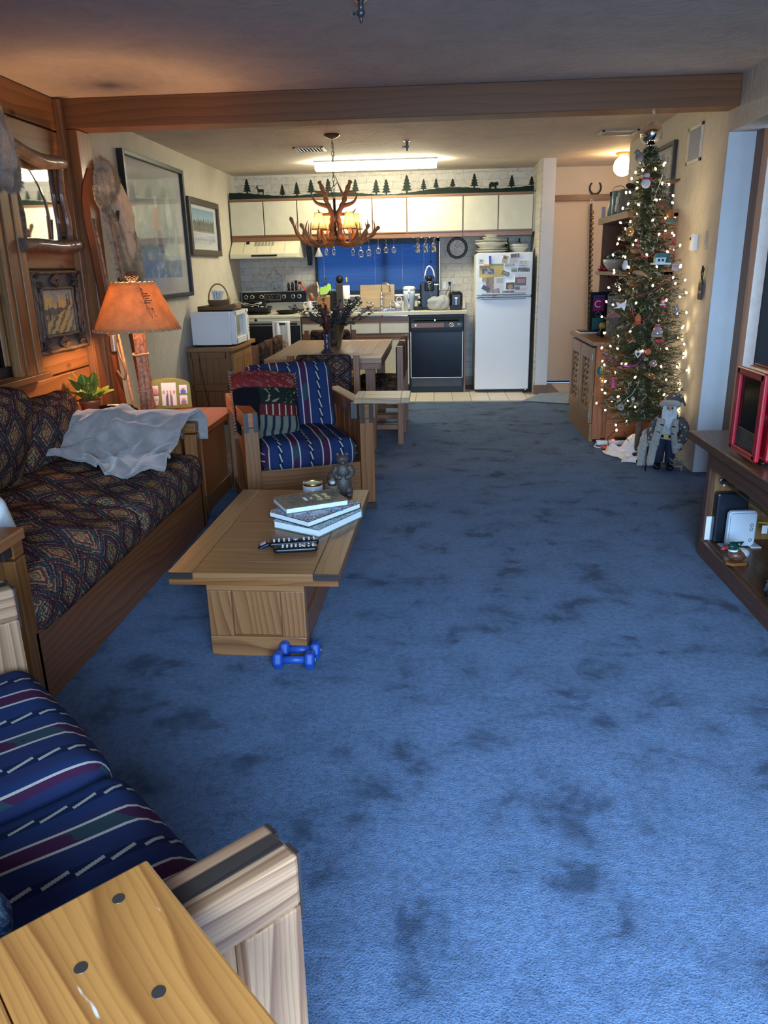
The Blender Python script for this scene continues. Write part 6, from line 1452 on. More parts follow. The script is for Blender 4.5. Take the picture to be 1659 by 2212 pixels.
MB().box((0, -.349, 1.045), (.60, .010, .004)).build('door_gap', M_BLACK, fr); MB().cyl((.27, -.32, .025), (.27, -.32, .045), .014).build('hinge', M_CHROME, fr)
# things on the fridge door: pixel boxes mapped to the door plane
def fr_px(u, v):
    p = at_px(1020+u/11.85, 540+v/11.85, 8.684); return p.x, p.z
MAGN = [('yellow_flyer', 'yellow flyer with photo strip on the freezer door', (185, 360, 800, 690), 0, lambda u, v: (.10, .14, .16) if (.10 < u < .62 and .22 < v < .60 and nz(u, v, 8) < .15) else ((.6, .6, .6) if (.08 < u < .64 and .2 < v < .62) else ((.22, .34, .10) if v > .84 and u > .45 else (.66, .45, .06))), 'flyer'),
 ('timer_magnet', 'white digital kitchen timer magnet at the freezer door top left', (170, 235, 295, 395), 4, lambda u, v: (.25, .27, .26) if (.15 < u < .8 and .55 < v < .9) else ((.02, .02, .02) if abs(v-.35) < .06 and (u*4) % 1 < .5 else (.7, .7, .7)), 'magnet'),
 ('brown_paper', 'torn brown paper note under the yellow flyer', (360, 690, 640, 1090), -4, lambda u, v: (.34, .21, .11) if nz(u, v, 4) < .3 else (.45, .30, .18), 'note'),
 ('white_note', 'white shaped note with grey house print on the freezer door', (560, 690, 790, 1200), 0, lambda u, v: (.42, .48, .47) if (.25 < u < .95 and .68 < v < .92) else (.74, .74, .74), 'note'),
 ('black_magnet', 'plain black rectangular magnet tilted at the freezer door lower left', (245, 930, 450, 1040), 28, lambda u, v: (.02, .02, .022), 'magnet'),
 ('pickup_magnet', 'pink and grey airplane-shaped magnet low on the freezer door', (520, 990, 700, 1170), -12, lambda u, v: (.45, .25, .32) if v > .4 and abs(u-.5) < .3 else (.18, .19, .22), 'magnet'),
 ('dark_strip_magnet', 'dark script strip magnet along the freezer door bottom', (775, 1045, 1080, 1145), -1, lambda u, v: (.55, .55, .55) if nz(u*3, v, 12) > .25 else (.05, .055, .07), 'magnet'),
 ('navy_strip_magnet', 'navy strip magnet with white script right of centre', (1172, 455, 1472, 555), 1, lambda u, v: (.65, .65, .68) if nz(u*3, v, 13) > .28 else (.02, .022, .04), 'magnet'),
 ('plate_magnet', 'tilted licence-plate-like magnet in the freezer door middle', (755, 545, 950, 650), 22, lambda u, v: (.03, .04, .02) if min(u, 1-u, v*1.0, 1-v) < .12 else ((.12, .13, .06) if nz(u, v, 9) > 0 else (.42, .40, .22)), 'magnet'),
 ('gameboy_magnet', 'tan magnet shaped like a small device near the freezer top', (770, 140, 910, 330), 14, lambda u, v: (.06, .05, .03) if (.2 < u < .75 and .55 < v < .85) else (.50, .38, .20), 'magnet'),
 ('blue_magnet', 'long blue figure-shaped magnet above the yellow flyer', (430, 150, 487, 380), -3, lambda u, v: (.02, .04, .32), 'magnet'),
 ('photo_magnet', 'dark snapshot with blue figure near the freezer top right', (985, 95, 1205, 200), -4, lambda u, v: (.03, .08, .30) if abs(u-.4) < .18 and v < .8 else ((.35, .18, .12) if abs(u-.75) < .1 else (.03, .025, .03)), 'photo'),
 ('pink_card', 'pale pink card below the dark snapshot', (965, 200, 1160, 320), -1, lambda u, v: (.62, .50, .46) if nz(u, v, 9) < .35 else (.45, .33, .30), 'card'),
 ('forest_magnet', 'grey-green forest strip magnet in the freezer door middle', (830, 340, 1090, 425), -2, lambda u, v: (.25, .32, .26) if nz(u*4, v, 8) > -.1 and v < .75 else (.55, .56, .56), 'magnet'),
 ('white_list', 'white printed list at the freezer door upper right', (1205, 265, 1440, 440), 0, lambda u, v: (.18, .18, .18) if (v*4) % 1 < .25 and u < .85 and nz(u*9, v, 8) > -.2 else (.72, .72, .70), 'note'),
 ('landscape_magnet', 'small green landscape magnet left of the navy strip', (1000, 455, 1150, 560), 1, lambda u, v: (.35, .40, .45) if v > .6 else (.16, .20, .08), 'magnet'),
 ('large_card', 'large white card with family photo at the freezer door right', (1090, 600, 1460, 1070), 1, lambda u, v: (.72, .70, .68) if nz(u, v, 3) < .6 else (.60, .50, .50), 'card'),
 ('family_photo', 'small photo of people in pink on the large white card', (1100, 695, 1372, 905), 0, lambda u, v: (.50, .16, .20) if (abs(u-.3) < .12 or abs(u-.48) < .1 or abs(u-.75) < .12) and .3 < v < .8 else (.06, .07, .08), 'photo'),
 ('pumpkin_photo', 'square photo of a carved orange pumpkin', (862, 830, 1080, 1005), -1, lambda u, v: (.50, .20, .03) if math.hypot((u-.5)*1.3, v-.35) < .36 else (.03, .02, .02), 'photo'),
 ('snapshot', 'tiny dark snapshot at the lower left of the large card', (1100, 930, 1215, 1015), 0, lambda u, v: (.25, .22, .20) if nz(u, v, 8) > .2 else (.04, .04, .045), 'photo'),
 ('yellow_button', 'round yellow button magnet left under the flyer', (250, 690, 365, 810), 0, lambda u, v: (.45, .38, .06), 'magnet'),
 ('orange_magnet', 'orange and black trinket magnet over the flyer top', (180, 400, 450, 465), 0, lambda u, v: (.55, .20, .03) if nz(u*3, v, 5) > -.1 else (.03, .02, .02), 'magnet')]
for k_, (nm, lab, (a, b, c, d), rr, fn, cat) in enumerate(MAGN):
    x0, z1 = fr_px(a, b); x1, z0 = fr_px(c, d); th_ = .0012+.0009*k_
    t = thing(nm, lab, cat, ((x0+x1)/2, 8.6848, (z0+z1)/2), rot=(R(90), R(0), 0), group='papers and magnets on the freezer door'); t.rotation_euler = Euler((R(90), 0, 0)).to_matrix().to_4x4().to_euler() if not rr else (Euler((R(90), 0, 0)).to_matrix() @ Matrix.Rotation(R(-rr), 3, 'Z')).to_euler()
    nx = 26 if (x1-x0) > .05 else 12
    MB().box((0, 0, th_/2), (abs(x1-x0), abs(z1-z0), th_)).build('backing', M_PAPER, t); art_mesh(abs(x1-x0), abs(z1-z0), nx, max(8, int(nx*abs(z1-z0)/abs(x1-x0)) if abs(z1-z0) < .2 else 26), fn).build('printed_side', vcol('glossy_magnet', .4), t, loc=(0, 0, th_+.0004))
x_, z_ = fr_px(1285, 100)
# dishes on the fridge
ZF = 1.5055
def plate(nm, lab, x, y, z, r_, h_, sx=1, tilt=0, prof=None, grp='white dishes piled on the refrigerator'):
    t = thing(nm, lab, 'dish', (x, y, z), rot=(0, tilt, 0), group=grp)
    MB().lathe(prof or [(r_*.55, 0), (r_*.6, .004), (r_*.97, h_), (r_, h_), (r_*.96, h_*.85), (r_*.56, .006), (0, .006)], n=36, sx=sx).build('dish_body', M_CHINA, t)
M_CHINA = plain('cream_china', (.66, .65, .58), .25, var=.03, coat=.3)
pl_ = [('large flat plate, lowest of the pile on the refrigerator', .17, .030, 1.1), ('large flat plate, second from bottom of the pile', .165, .028, 1.05), ('deep oval serving bowl in the pile middle', .155, .066, 1.15), ('wide platter with rolled rim resting on the deep bowl', .16, .032, 1.15), ('medium plate above the rolled-rim platter', .105, .022, 1.0), ('small plate near the top of the pile', .10, .022, 1.0), ('small shallow bowl, topmost of the pile', .075, .030, 1.05)]
z = ZF
for i, (lab, r_, h_, sx) in enumerate(pl_):
    plate('plate' if h_ < .05 else 'serving_bowl', lab, .612+(.01*S(i*2)), 8.93, z, r_, h_, sx, R((-1, 1.5, 0, -5, 1, -1, 0)[i])*0); z += h_*(.66 if h_ < .05 else .86)+.003
z = ZF
for i in range(3): plate('soup_bowl', ['white bowl, lowest of three nested at the refrigerator right side', 'white bowl, middle of three nested on the refrigerator', 'white bowl, top of three nested on the refrigerator'][i], .905, 8.93, z, .105, .058 if i == 0 else .062, 1); z += .013
for i, (x, w_, h_) in enumerate(((.80, .05, .16), (.93, .05, .155))):
    t = thing('glass_bottle', ['dark green bottle standing between plates and bowls on refrigerator', 'dark green bottle standing behind the bowls on the refrigerator'][i], 'bottle', (x, 9.10, ZF)); MB().lathe([(w_/2, 0), (w_/2, h_*.6), (w_*.18, h_*.75), (w_*.18, h_), (0, h_)], n=16).build('bottle_body', plain('green_glass', (.03, .05, .012), .1), t)
# doormat on hall tile
t = thing('door_mat', 'pale blue-grey mat lying on the tiles at the hallway entrance', 'mat', (1.42, 8.22, .0065), R(-2)); MB().prism([(-.50, -.14), (.0, -.34), (.12, -.34), (.40, -.30), (.40, .40), (-.24, .42)], 0, .006).build('mat_pile', plain('blue_grey_mat', (.20, .26, .34), .95, bump=.6, bscale=200), t)
# carpet step edge: metal strip between carpet and tile
t = struct(box('trim_3', (.35, 8.125, .004), (1.5, .02, .008), plain('brass_strip', (.35, .30, .22), .4, .6)))
# ================================================================== HALL
def at_z(u, v, z):
    d = _fw*1643.4 + _rx*(u-829.5) + _ux*(1106-v); t = (z-_hc)/d.z; return Vector((0, 0, _hc)) + d*t
t = thing('horseshoe', 'dark iron horseshoe hung open end up above the hallway doors', 'horseshoe', (1.79, 9.405, 2.165))
MB().tube([(.062*C_(R(a))*(1-.12*(a > 60)*0), 0, .068*S(R(a))+.02) for a in range(130, 411, 14)], [.008+.003*S(PI*i/20) for i in range(21)], 8).build('shoe', M_IRON, t)
t = thing('sleigh_bells', 'long leather strap of round brass bells hanging in the hallway', 'bells', (0, 0, 0))
pa, pb = Vector((1.745, 9.36, 2.02)), Vector((1.80, 9.36, .62))
MB().box(tuple((pa+pb)/2), (.028, .012, (pa-pb).length), (0, math.atan2(pb.x-pa.x, pa.z-pb.z)*-1, 0)).build('strap', plain('dark_leather', (.045, .02, .012), .6), t, .002)
MB().tube([(pa.x+.018*C_(a*PI/6), pa.y, pa.z+.02+.02*S(a*PI/6)) for a in range(12)], .003, 6, True).build('ring', M_CHROME, t)
bm0 = None
for i in range(23):
    p = pa.lerp(pb, .07+.93*i/23); p = p+Vector((.010, -.022, 0))
    if bm0 is None: bm0 = MB().ball((0, 0, 0), (.021, .019, .021), 12, 8).build('bell', plain('aged_brass', (.26, .17, .07), .35, .8, var=.3), t); bm0.location = p
    else: q = bm0.copy(); COL.objects.link(q); q.location = p
t = thing('globe_ceiling_light', 'glowing round glass globe light on the hallway ceiling', 'light fixture', (1.845, 8.35, 2.41))
MB().lathe([(.075, 0), (.078, -.012), (.05, -.02), (.05, -.045), (0, -.045)]).build('canopy', plain('brass_canopy', (.45, .30, .14), .4, .6), t); MB().ball((0, 0, -.125), .092, 20, 14).build('globe', emis('warm_globe', (1.0, .64, .28), 20), t)
# ================================================================== RIGHT CABINET, HUTCH
rc = thing('sideboard', 'carved pine sideboard cabinet with brown top, left of the tree', 'cabinet', (1.495, 6.64, 0))
MB().box((0, 0, .785), (.56, 1.06, .032), grain=1).build('top', W_OAK, rc, .004); MB().box((0.01, 0, .40), (.49, .96, .74), grain=2).build('carcass', W_FRAME, rc)
MB().box((-.002, -.485, .39), (.515, .012, .02), grain=0).build('side_plank', W_CHERRY, rc)
for k_ in range(4): MB().box((.05, -.486, .10+.18*k_), (.36, .014, .172), grain=0).build('side_plank', W_CHERRY, rc, .002)
for x in (-.205, .235): MB().box((x, -.488, .40), (.075, .022, .75), grain=2).build('side_stile', W_CHERRY, rc, .003)
MB().box((-.245, 0, .075), (.03, .97, .15), grain=1).build('base_rail', W_CAB, rc, .003)
for y in (-.24, .24):
    d = MB().box((-.25, y, .45), (.018, .46, .60), grain=2).build('door', W_CAB, rc, .002)
    for k_ in (-1, 1): MB().box((-.264, y+k_*.19, .45), (.016, .085, .60), grain=2).build('door_stile', W_CAB, d, .003); MB().box((-.264, y, .45+k_*.25), (.016, .295, .10), grain=1).build('door_rail', W_CAB, d, .003)
    carv = MB()
    for k_ in range(9): carv.tube([(-.262, y-.12+.24*j/10, .24+.05*k_+.018*S(j*1.2+k_)) for j in range(11)], .004, 4, cap=False)
    carv.build('carving', W_CAB, d)
MB().box((-.262, .0, .45), (.012, .03, .60), grain=2).build('center_stile', W_CAB, rc, .002)
for z in (.22, .68): MB().box((-.268, -.472, z), (.012, .02, .045)).build('hinge', M_LEAD, rc, .002)
hu = thing('wall_shelf', 'dark pine-backed hutch with pale open shelves above the sideboard', 'shelf', (1.58, 6.60, .80))
for k_ in range(5): MB().box((.17, 0, .09+.18*k_), (.018, 1.06, .176), grain=1).build('back_plank', W_SOFA, hu, .002)
MB().box((.02, .53, .46), (.32, .02, .92), grain=2).build('end_panel', W_SOFA, hu); MB().box((.02, -.53, .46), (.32, .02, .92), grain=2).build('end_panel', W_CHERRY, hu)
for z in (.50, .92): MB().box((.0, 0, z), (.36, 1.08, .028 if z < .9 else .05), grain=1).build('shelf_board', W_CAB, hu, .003)
for y in (.35, -.1): MB().box((-.10, y, .47), (.02, .02, .03)).build('shelf_peg', M_IRON, hu)
ZS = .80+.9455; ZL = .80+.5145
t = thing('paper_cup', 'white card standing at the far left end of the top shelf', 'card', (1.42, 7.06, ZS)); MB().box((0, 0, .045), (.03, .045, .09)).build('card_body', plain('pale_card', (.52, .53, .50), .6), t, .002)
t = thing('bottle', 'slender frosted bottle beside the teal canister on the top shelf', 'bottle', (1.46, 6.98, ZS)); MB().lathe([(.02, 0), (.022, .07), (.009, .11), (.009, .17), (0, .17)]).build('bottle_body', plain('frosted_bottle', (.42, .42, .38), .2, coat=.4), t); MB().cyl((0, 0, .17), (0, 0, .20), .010).build('stopper', plain('dark_red', (.09, .02, .02), .5), t)
t = thing('canister', 'tall teal enamel canister with wire clasp on the top shelf', 'canister', (1.49, 6.84, ZS)); MB().lathe([(.048, 0), (.050, .01), (.050, .19), (.046, .195), (0, .195)], n=28).build('canister_body', plain('teal_enamel', (.16, .33, .32), .3, var=.04), t); MB().tube(catmull([(-.05, 0, .19), (-.03, 0, .225), (.03, 0, .23), (.055, 0, .20)], 5), .003).build('wire_bail', M_CHROME, t)
t = thing('carved_figure', 'dark carved moose figure on the top shelf behind the canister', 'figurine', (1.56, 6.72, ZS)); MB().tube([(0, 0, 0), (.0, 0, .17)], [.035, .022]).ball((0, 0, .19), (.03, .03, .028)).ball((-.02, -.03, .22), (.03, .012, .02)).ball((.02, .02, .22), (.03, .012, .02)).build('figure', BARKD, t)
t = thing('stoneware_crock', 'grey stoneware jug with cow relief on the top shelf beside the tree', 'jug', (1.50, 6.60, ZS)); MB().lathe([(.060, 0), (.066, .02), (.066, .16), (.05, .185), (0, .19)], n=28).build('crock_body', plain('stoneware', (.26, .24, .20), .6, var=.15), t); MB().ball((-.066, .0, .10), (.012, .03, .04)).ball((-.068, .02, .05), (.010, .025, .03)).build('relief', M_PAPER, t)
t = thing('white_bowl', 'white bowl of dark trinkets on the lower hutch shelf', 'bowl', (1.49, 6.82, ZL)); MB().lathe([(.035, 0), (.05, .01), (.085, .06), (.095, .095), (.09, .095), (.045, .015), (0, .012)], n=28).build('bowl_body', M_CHINA, t); MB().ball((0, 0, .105), (.07, .07, .04)).ball((.02, -.02, .14), (.03, .03, .03)).build('trinkets', plain('dark_green_glass', (.02, .05, .05), .2, var=.6, scale=30), t)
t = thing('red_dish', 'small red dish at the far left end of the lower shelf', 'dish', (1.45, 7.0, ZL)); MB().lathe([(.05, 0), (.06, .02), (.05, .04), (0, .045)], n=20).build('dish_body', plain('red_glaze', (.28, .02, .02), .2), t)
t = thing('poster_board', 'black board with magenta label and white letter C standing on the sideboard', 'board', (1.47, 7.02, .8022), rot=(0, 0, R(8))); MB().box((0, 0, .17), (.25, .012, .34)).build('board_back', M_BLACK, t); MB().box((-.05, -.0075, .235), (.10, .002, .115)).build('magenta_label', plain('magenta', (.32, .01, .14), .4), t); MB().box((-.05, -.0075, .30), (.10, .002, .025)).build('blue_band', plain('royal', (.03, .06, .30), .4), t); MB().box((-.05, -.0075, .07), (.10, .002, .10)).build('teal_label', plain('teal_print', (.04, .16, .17), .4), t)
text('lettering', 'C', .085, frameM((-.06, -.0092, .235), (1, 0, 0), (0, 0, 1)), M_PAPER, t)
MB().tube([(-.05+.022*C_(a*PI/8), -.008, .15+.022*S(a*PI/8)) for a in range(16)], .0018, 5, True).build('ring_mark', MATS['pale_blue_fill'], t)
t = thing('greeting_card', 'pale card with feather drawing standing on the sideboard beside the tree', 'card', (1.56, 6.93, .8022), rot=(0, 0, R(6))); MB().box((0, 0, .155), (.16, .004, .31)).build('card_face', plain('pale_card', (.5, .5, .5)), t)
t = thing('tablet', 'black tablet lying on a white notebook on the sideboard', 'tablet', (1.33, 6.98, .8015)); MB().box((0, 0, .004), (.17, .20, .008)).build('notebook', M_PAPER, t, .001); MB().box((.0, .015, .013), (.15, .17, .009)).build('tablet_body', M_GLOSSBLK, t, .002)
t = thing('toy_figure', 'small dark toy with yellow ball head on the sideboard edge', 'figurine', (1.36, 6.50, .8015)); MB().ball((0, 0, .09), .028).build('head', plain('mustard', (.42, .27, .04), .5), t); MB().ball((0, 0, .04), (.025, .03, .04)).tube([(0, -.02, .05), (-.04, -.05, .02)], .01).tube([(0, .02, .05), (-.03, .05, .02)], .01).build('body', M_BLACK, t)
# ================================================================== CHRISTMAS TREE
TCX, TCY = 1.485, 5.60
def tr_c(z): return TCX-.075*(z-.4)/1.7
def tr_r(z):
    pts = [(.28, .24), (.40, .275), (.7, .262), (1.0, .255), (1.3, .225), (1.6, .17), (1.85, .12), (2.02, .065), (2.12, .02)]
    for (a, b), (c, d) in zip(pts, pts[1:]):
        if a <= z <= c: return b+(d-b)*(z-a)/(c-a)
    return .24 if z < .28 else .02
tree = thing('christmas_tree', 'tall slim frosted artificial Christmas tree with lights in the right corner', 'tree', (TCX, TCY, 0))
MB().tube([(0, 0, .03), (0, 0, .5), (-.04, 0, 1.3), (-.078, 0, 2.10)], [.024, .022, .016, .006], 10).build('trunk', BARK, tree)
m = MB(); m.cyl((0, 0, 0), (0, 0, .05), .05, .035)
for k_ in range(3): a = k_*2.1+.3; m.tube([(0, 0, .05), (.10*C_(a), .10*S(a), .03), (.17*C_(a), .17*S(a), .008)], .010, 8)
m.build('tree_stand', M_IRON, tree)
def needlemat(name, a, b):
    n = NT(name, .7, spec=.2); n.col(n.ramp(n.noise(n.obj(), 35, 2), [(.3, a), (.7, b)])); MATS[name] = n.m; return n.m
NG = needlemat('green_needles', (.030, .036, .014), (.10, .105, .042)); NF = needlemat('frosted_needles', (.16, .15, .11), (.40, .37, .30))
rt_ = random.Random(21); mg, mf = MB(), MB()
for i in range(1250):
    z = .29+1.80*(1-(rt_.random())**1.15) if i % 5 else rt_.uniform(.29, 1.2); r_ = tr_r(z)*(rt_.uniform(.82, 1.10) if i < 1000 else rt_.uniform(.4, .7)); a = rt_.uniform(0, 2*PI)
    cx__ = tr_c(z)-TCX; d = Vector((C_(a), S(a), rt_.uniform(-.28, .25))).normalized(); o0 = Vector((cx__, 0, z)); L0_ = r_
    if TCX+cx__+d.x*L0_ > XR-.012: L0_ = (XR-.012-TCX-cx__)/max(d.x, .1)
    if TCY+d.y*L0_ > 6.12: L0_ = min(L0_, (6.12-TCY)/max(d.y, .1))
    st0 = max(0, L0_-.22); nn = 32
    for k_ in range(nn):
        f = k_/nn; p = o0+d*(st0+(L0_-st0)*f); q = Vector((rt_.uniform(-1, 1), rt_.uniform(-1, 1), rt_.uniform(-1, 1))).normalized()
        nd = (d*.75+q*.9).normalized(); ln = rt_.uniform(.020, .036); s_ = nd.cross(q); s_ = (s_.normalized() if s_.length > .01 else Vector((1, 0, 0)))*.0042
        tip = p+nd*ln
        if TCX+tip.x > XR-.003: continue
        m = mf if (f > .72 and rt_.random() < .42) else mg
        b = len(m.v); m.v += [tuple(p-s_), tuple(p+s_), tuple(tip)]; m.face([b, b+1, b+2])
mg.build('green_needles', NG, tree, kind='stuff'); mf.build('frosted_needles', NF, tree, kind='stuff')
# string lights: bulbs on the surface + wires
sl = thing('string_lights', 'string of small warm white bulbs wound around the Christmas tree', 'lights', (0, 0, 0))
BUL = emis('warm_mini_bulb', (1.0, .74, .40), 22); b0 = None; WR = MB(); prev = None; rb_ = random.Random(5)
for i in range(140):
    z = .34+1.70*i/140; a = i*.74+rb_.uniform(-.2, .2); r_ = tr_r(z)*rb_.uniform(.98, 1.12)+.012
    p = Vector((tr_c(z)+C_(a)*r_, TCY+S(a)*r_, z+rb_.uniform(-.02, .02)))
    p.x = min(p.x, XR-.014); p.y = min(p.y, 6.12)
    if b0 is None: b0 = MB().ball((0, 0, 0), (.0062, .0062, .0095), 7, 5).build('bulb', BUL, sl); b0.location = p
    else: q = b0.copy(); COL.objects.link(q); q.location = p; q.rotation_euler = (rb_.uniform(-1, 1), rb_.uniform(-1, 1), 0)
    if prev is not None: mid = (prev+p)/2; mid.z -= .008; WR.tube([prev, mid, p], .0018, 4, cap=False)
    prev = p
WR.tube(catmull([(1.40, 5.36, .33), (1.33, 5.62, .26), (1.34, 5.70, .19), (1.30, 5.75, .12), (1.33, 5.8, .03)], 5), .003, 5)
WR.tube(catmull([(1.38, 5.60, .20), (1.42, 5.66, .13), (1.46, 5.72, .10)], 5), .003, 5)
for p in ((1.335, 5.68, .235), (1.345, 5.69, .195), (1.405, 5.66, .265), (1.44, 5.68, .115)):
    q = b0.copy(); COL.objects.link(q); q.location = p
WR.build('light_wire', plain('green_wire', (.012, .02, .012), .6), sl)
# ornaments placed on the front surface
def onT(u, v, out=.02):
    Y = TCY-.2
    for _ in range(4):
        p = at_px(u, v, Y); r_ = tr_r(p.z)+out; dx = min(abs(p.x-tr_c(p.z)), r_*.98); Y = TCY-math.sqrt(max(0, r_*r_-dx*dx))
    return at_px(u, v, Y)
def orn(name, lab, u, v, parts, out=.02, cat='ornament', rot=(0, 0, 0), hook=.03):
    p = onT(u, v, out); t = thing(name, lab, cat, p, rot=rot, group='ornaments on the Christmas tree')
    for nm, m, mt in parts: m.build(nm, mt, t)
    if hook: MB().tube([(0, 0, .0), (0, .01, hook)], .001, 4).build('hanger', M_GOLD, t)
    return t
flat = lambda pts, s_=1, th=.005: MB().prism([(a*s_, b*s_) for a, b in pts], -th, th, frameM((0, 0, 0), (1, 0, 0), (0, 0, 1)))
SILV = plain('mercury_silver', (.75, .75, .76), .06, 1, var=.02)
AMB = plain('amber_glass_ball', (.55, .25, .08), .06, .3, coat=.8); CLR = plain('clear_bauble', (.42, .36, .34), .05, .4, coat=1)
WOOL = plain('white_felt', (.66, .63, .60), .9, bump=.4); BRN = plain('brown_plush', (.20, .085, .035), .9, bump=.5); GRY = plain('grey_felt', (.22, .20, .18), .9, bump=.4); ORG = plain('orange_felt', (.48, .14, .03), .7); PNK = plain('pink_tassel', (.50, .05, .18), .8)
TEA = plain('teal_feather', (.03, .13, .10), .4, var=.6, scale=40); RIB = plain('red_ribbon', (.50, .03, .05), .5)
t = thing('globe_topper', 'large mirrored silver globe on top of the Christmas tree', 'tree topper', (1.405, TCY, 2.185)); MB().ball((0, 0, 0), .072, 28, 18).build('globe', SILV, t); MB().cyl((0, 0, -.09), (0, 0, -.06), .012, .018).build('neck', SILV, t)
orn('bird_ornament', 'grey felt bird ornament just under the silver globe', 1382, 340, [('body', MB().ball((0, 0, 0), (.028, .02, .032)).ball((-.018, -.004, .030), (.017, .015, .017)).tube([(-.03, 0, .03), (-.045, 0, .024)], [.005, .001], 6).tube([(.015, 0, -.02), (.035, 0, -.055)], [.014, .005], 6), GRY)], .03)
orn('snowman_ornament', 'white snowman with red scarf and brown hat near the treetop', 1396, 388, [('body', MB().ball((0, 0, -.02), (.030, .026, .034)).ball((0, -.004, .024), (.021, .02, .019)), WOOL), ('scarf', MB().tube([(.022*C_(k_*PI/5), .02*S(k_*PI/5), .006) for k_ in range(10)], .007, 6, True).tube([(.018, -.015, .005), (.035, -.02, -.01)], .008), RIB), ('hat', MB().lathe([(.027, 0), (.027, .004), (.018, .006), (.014, .024), (0, .028)], (0, 0, .038)), BRN)], .035)
orn('moose_ornament', 'brown plush moose ornament on the upper right of the tree', 1432, 440, [('body', MB().ball((0, 0, 0), (.036, .02, .022)).ball((-.034, -.004, .004), (.016, .013, .014)).tube([(-.015, 0, -.01), (-.017, 0, -.05)], .006).tube([(.02, 0, -.01), (.022, 0, -.05)], .006), BRN)], .03)
orn('amber_bauble', 'round amber glass bauble at the tree left edge above the shelf bowl', 1361, 500, [('ball', MB().ball((0, 0, 0), .028, 18, 12), AMB), ('cap', MB().cyl((0, 0, .026), (0, 0, .036), .008), M_GOLD)], .035)
orn('house_ornament', 'white cottage ornament with teal roof in the middle of the tree', 1428, 562, [('walls', MB().box((0, 0, 0), (.085, .05, .035)), M_CHINA), ('roof', MB().prism([(-.05, .016), (-.03, .045), (.03, .045), (.05, .016)], -.03, .03, frameM((0, 0, 0), (1, 0, 0), (0, 0, 1))), plain('teal_roof', (.05, .14, .13), .6)), ('base', MB().box((0, 0, -.022), (.11, .075, .012)), M_PAPER), ('window', MB().box((-.02, -.0265, 0), (.014, .003, .016)).box((.004, -.0265, 0), (.014, .003, .016)), M_BLACK), ('tiny_pine', MB().lathe([(.018, -.016), (.012, 0), (.014, .002), (0, .045)], (.036, -.03, 0), 10), plain('mini_pine', (.05, .14, .09), .8, var=.5, scale=80))], .05, hook=0)
orn('tag_ornament', 'pink paper note with red writing at the tree right edge', 1459, 577, [('note', MB().box((0, 0, 0), (.045, .002, .042), (0, R(5), 0)), plain('pink_note', (.62, .42, .38), .7)), ('writing', MB().box((0, -.002, .01), (.03, .001, .002)).box((0, -.002, .002), (.034, .001, .002)).box((0, -.002, -.006), (.026, .001, .002)), RIB)], .05)
orn('fish_ornament', 'tan wooden fish ornament left of centre below the cottage', 1383, 592, [('body', MB().tube([(-.05, 0, .01), (-.03, 0, .012), (0, 0, .004), (.03, 0, -.008), (.05, 0, -.02)], [.006, .014, .017, .009, .003], 10), plain('tan_wood', (.40, .20, .08), .5)), ('tail_fin', flat([(.045, -.01), (.07, -.02), (.068, -.045), (.05, -.03)], 1, .003), BRN)], .035)
orn('dove_ornament', 'flat white wooden dove ornament left of the tree middle', 1342, 662, [('dove', flat([(-.055, -.012), (-.025, .0), (-.038, .030), (-.005, .018), (.02, .028), (.025, .045), (.032, .040), (.030, .01), (.022, -.03), (.0, -.005), (-.01, -.012)], 1, .003), WOOL)], .03)
orn('cabin_ornament', 'dark red log cabin ornament below the white dove', 1325, 683, [('roof', MB().prism([(-.045, 0), (0, .032), (.045, 0), (.04, -.012), (-.04, -.012)], -.02, .02, frameM((0, 0, 0), (1, 0, 0), (0, 0, 1))), plain('red_logs', (.16, .035, .025), .6)), ('walls', MB().box((0, 0, -.032), (.05, .032, .042)), plain('dark_logs', (.06, .02, .015), .7))], .03)
orn('santa_ornament', 'small red and white felt gnome in the tree upper right middle', 1431, 655, [('body', MB().tube([(0, 0, -.03), (0, 0, 0), (0, 0, .02)], [.016, .018, .012], 10).tube([(0, 0, .015), (.004, 0, .045)], [.013, .003], 10), RIB), ('trim', MB().tube([(.016*C_(k_*PI/5), .016*S(k_*PI/5), -.008) for k_ in range(10)], .005, 6, True).ball((0, -.012, .008), (.010, .008, .012)), WOOL)], .03)
orn('pumpkin_ornament', 'orange and red house-shaped ornament near the tree centre', 1378, 688, [('body', MB().lathe([(0, -.03), (.018, -.026), (.022, 0), (.014, .02), (0, .034)], n=14), ORG), ('skirt', MB().lathe([(.027, -.04), (.018, -.018), (0, -.015)], n=14), plain('red_orange', (.42, .06, .02), .6))], .03)
orn('gift_bag_ornament', 'clear candy bag with red bow in the tree centre right', 1420, 712, [('bag', MB().lathe([(.034, -.035), (.036, -.02), (.024, .01), (.008, .022), (.018, .036), (0, .036)], n=16), CLR), ('bow', MB().ball((-.012, -.008, .02), (.014, .006, .008)).ball((.012, -.008, .02), (.014, .006, .008)), RIB), ('base_trim', MB().cyl((0, 0, -.045), (0, 0, -.034), .036), plain('peach_trim', (.55, .30, .20), .6))], .03)
orn('fishtail_ornament', 'blue-grey glass fish with red tail hanging at the tree right edge', 1461, 668, [('body', MB().tube([(0, 0, .03), (0, 0, .01), (0, 0, -.02), (0, 0, -.034)], [.006, .014, .010, .003], 10), plain('blue_grey_glass', (.20, .26, .32), .15, coat=.6)), ('tail', flat([(0, -.032), (.026, -.036), (.02, -.046), (-.02, -.052), (-.016, -.044)], 1, .003), plain('dull_red', (.25, .06, .05), .5))], .05)
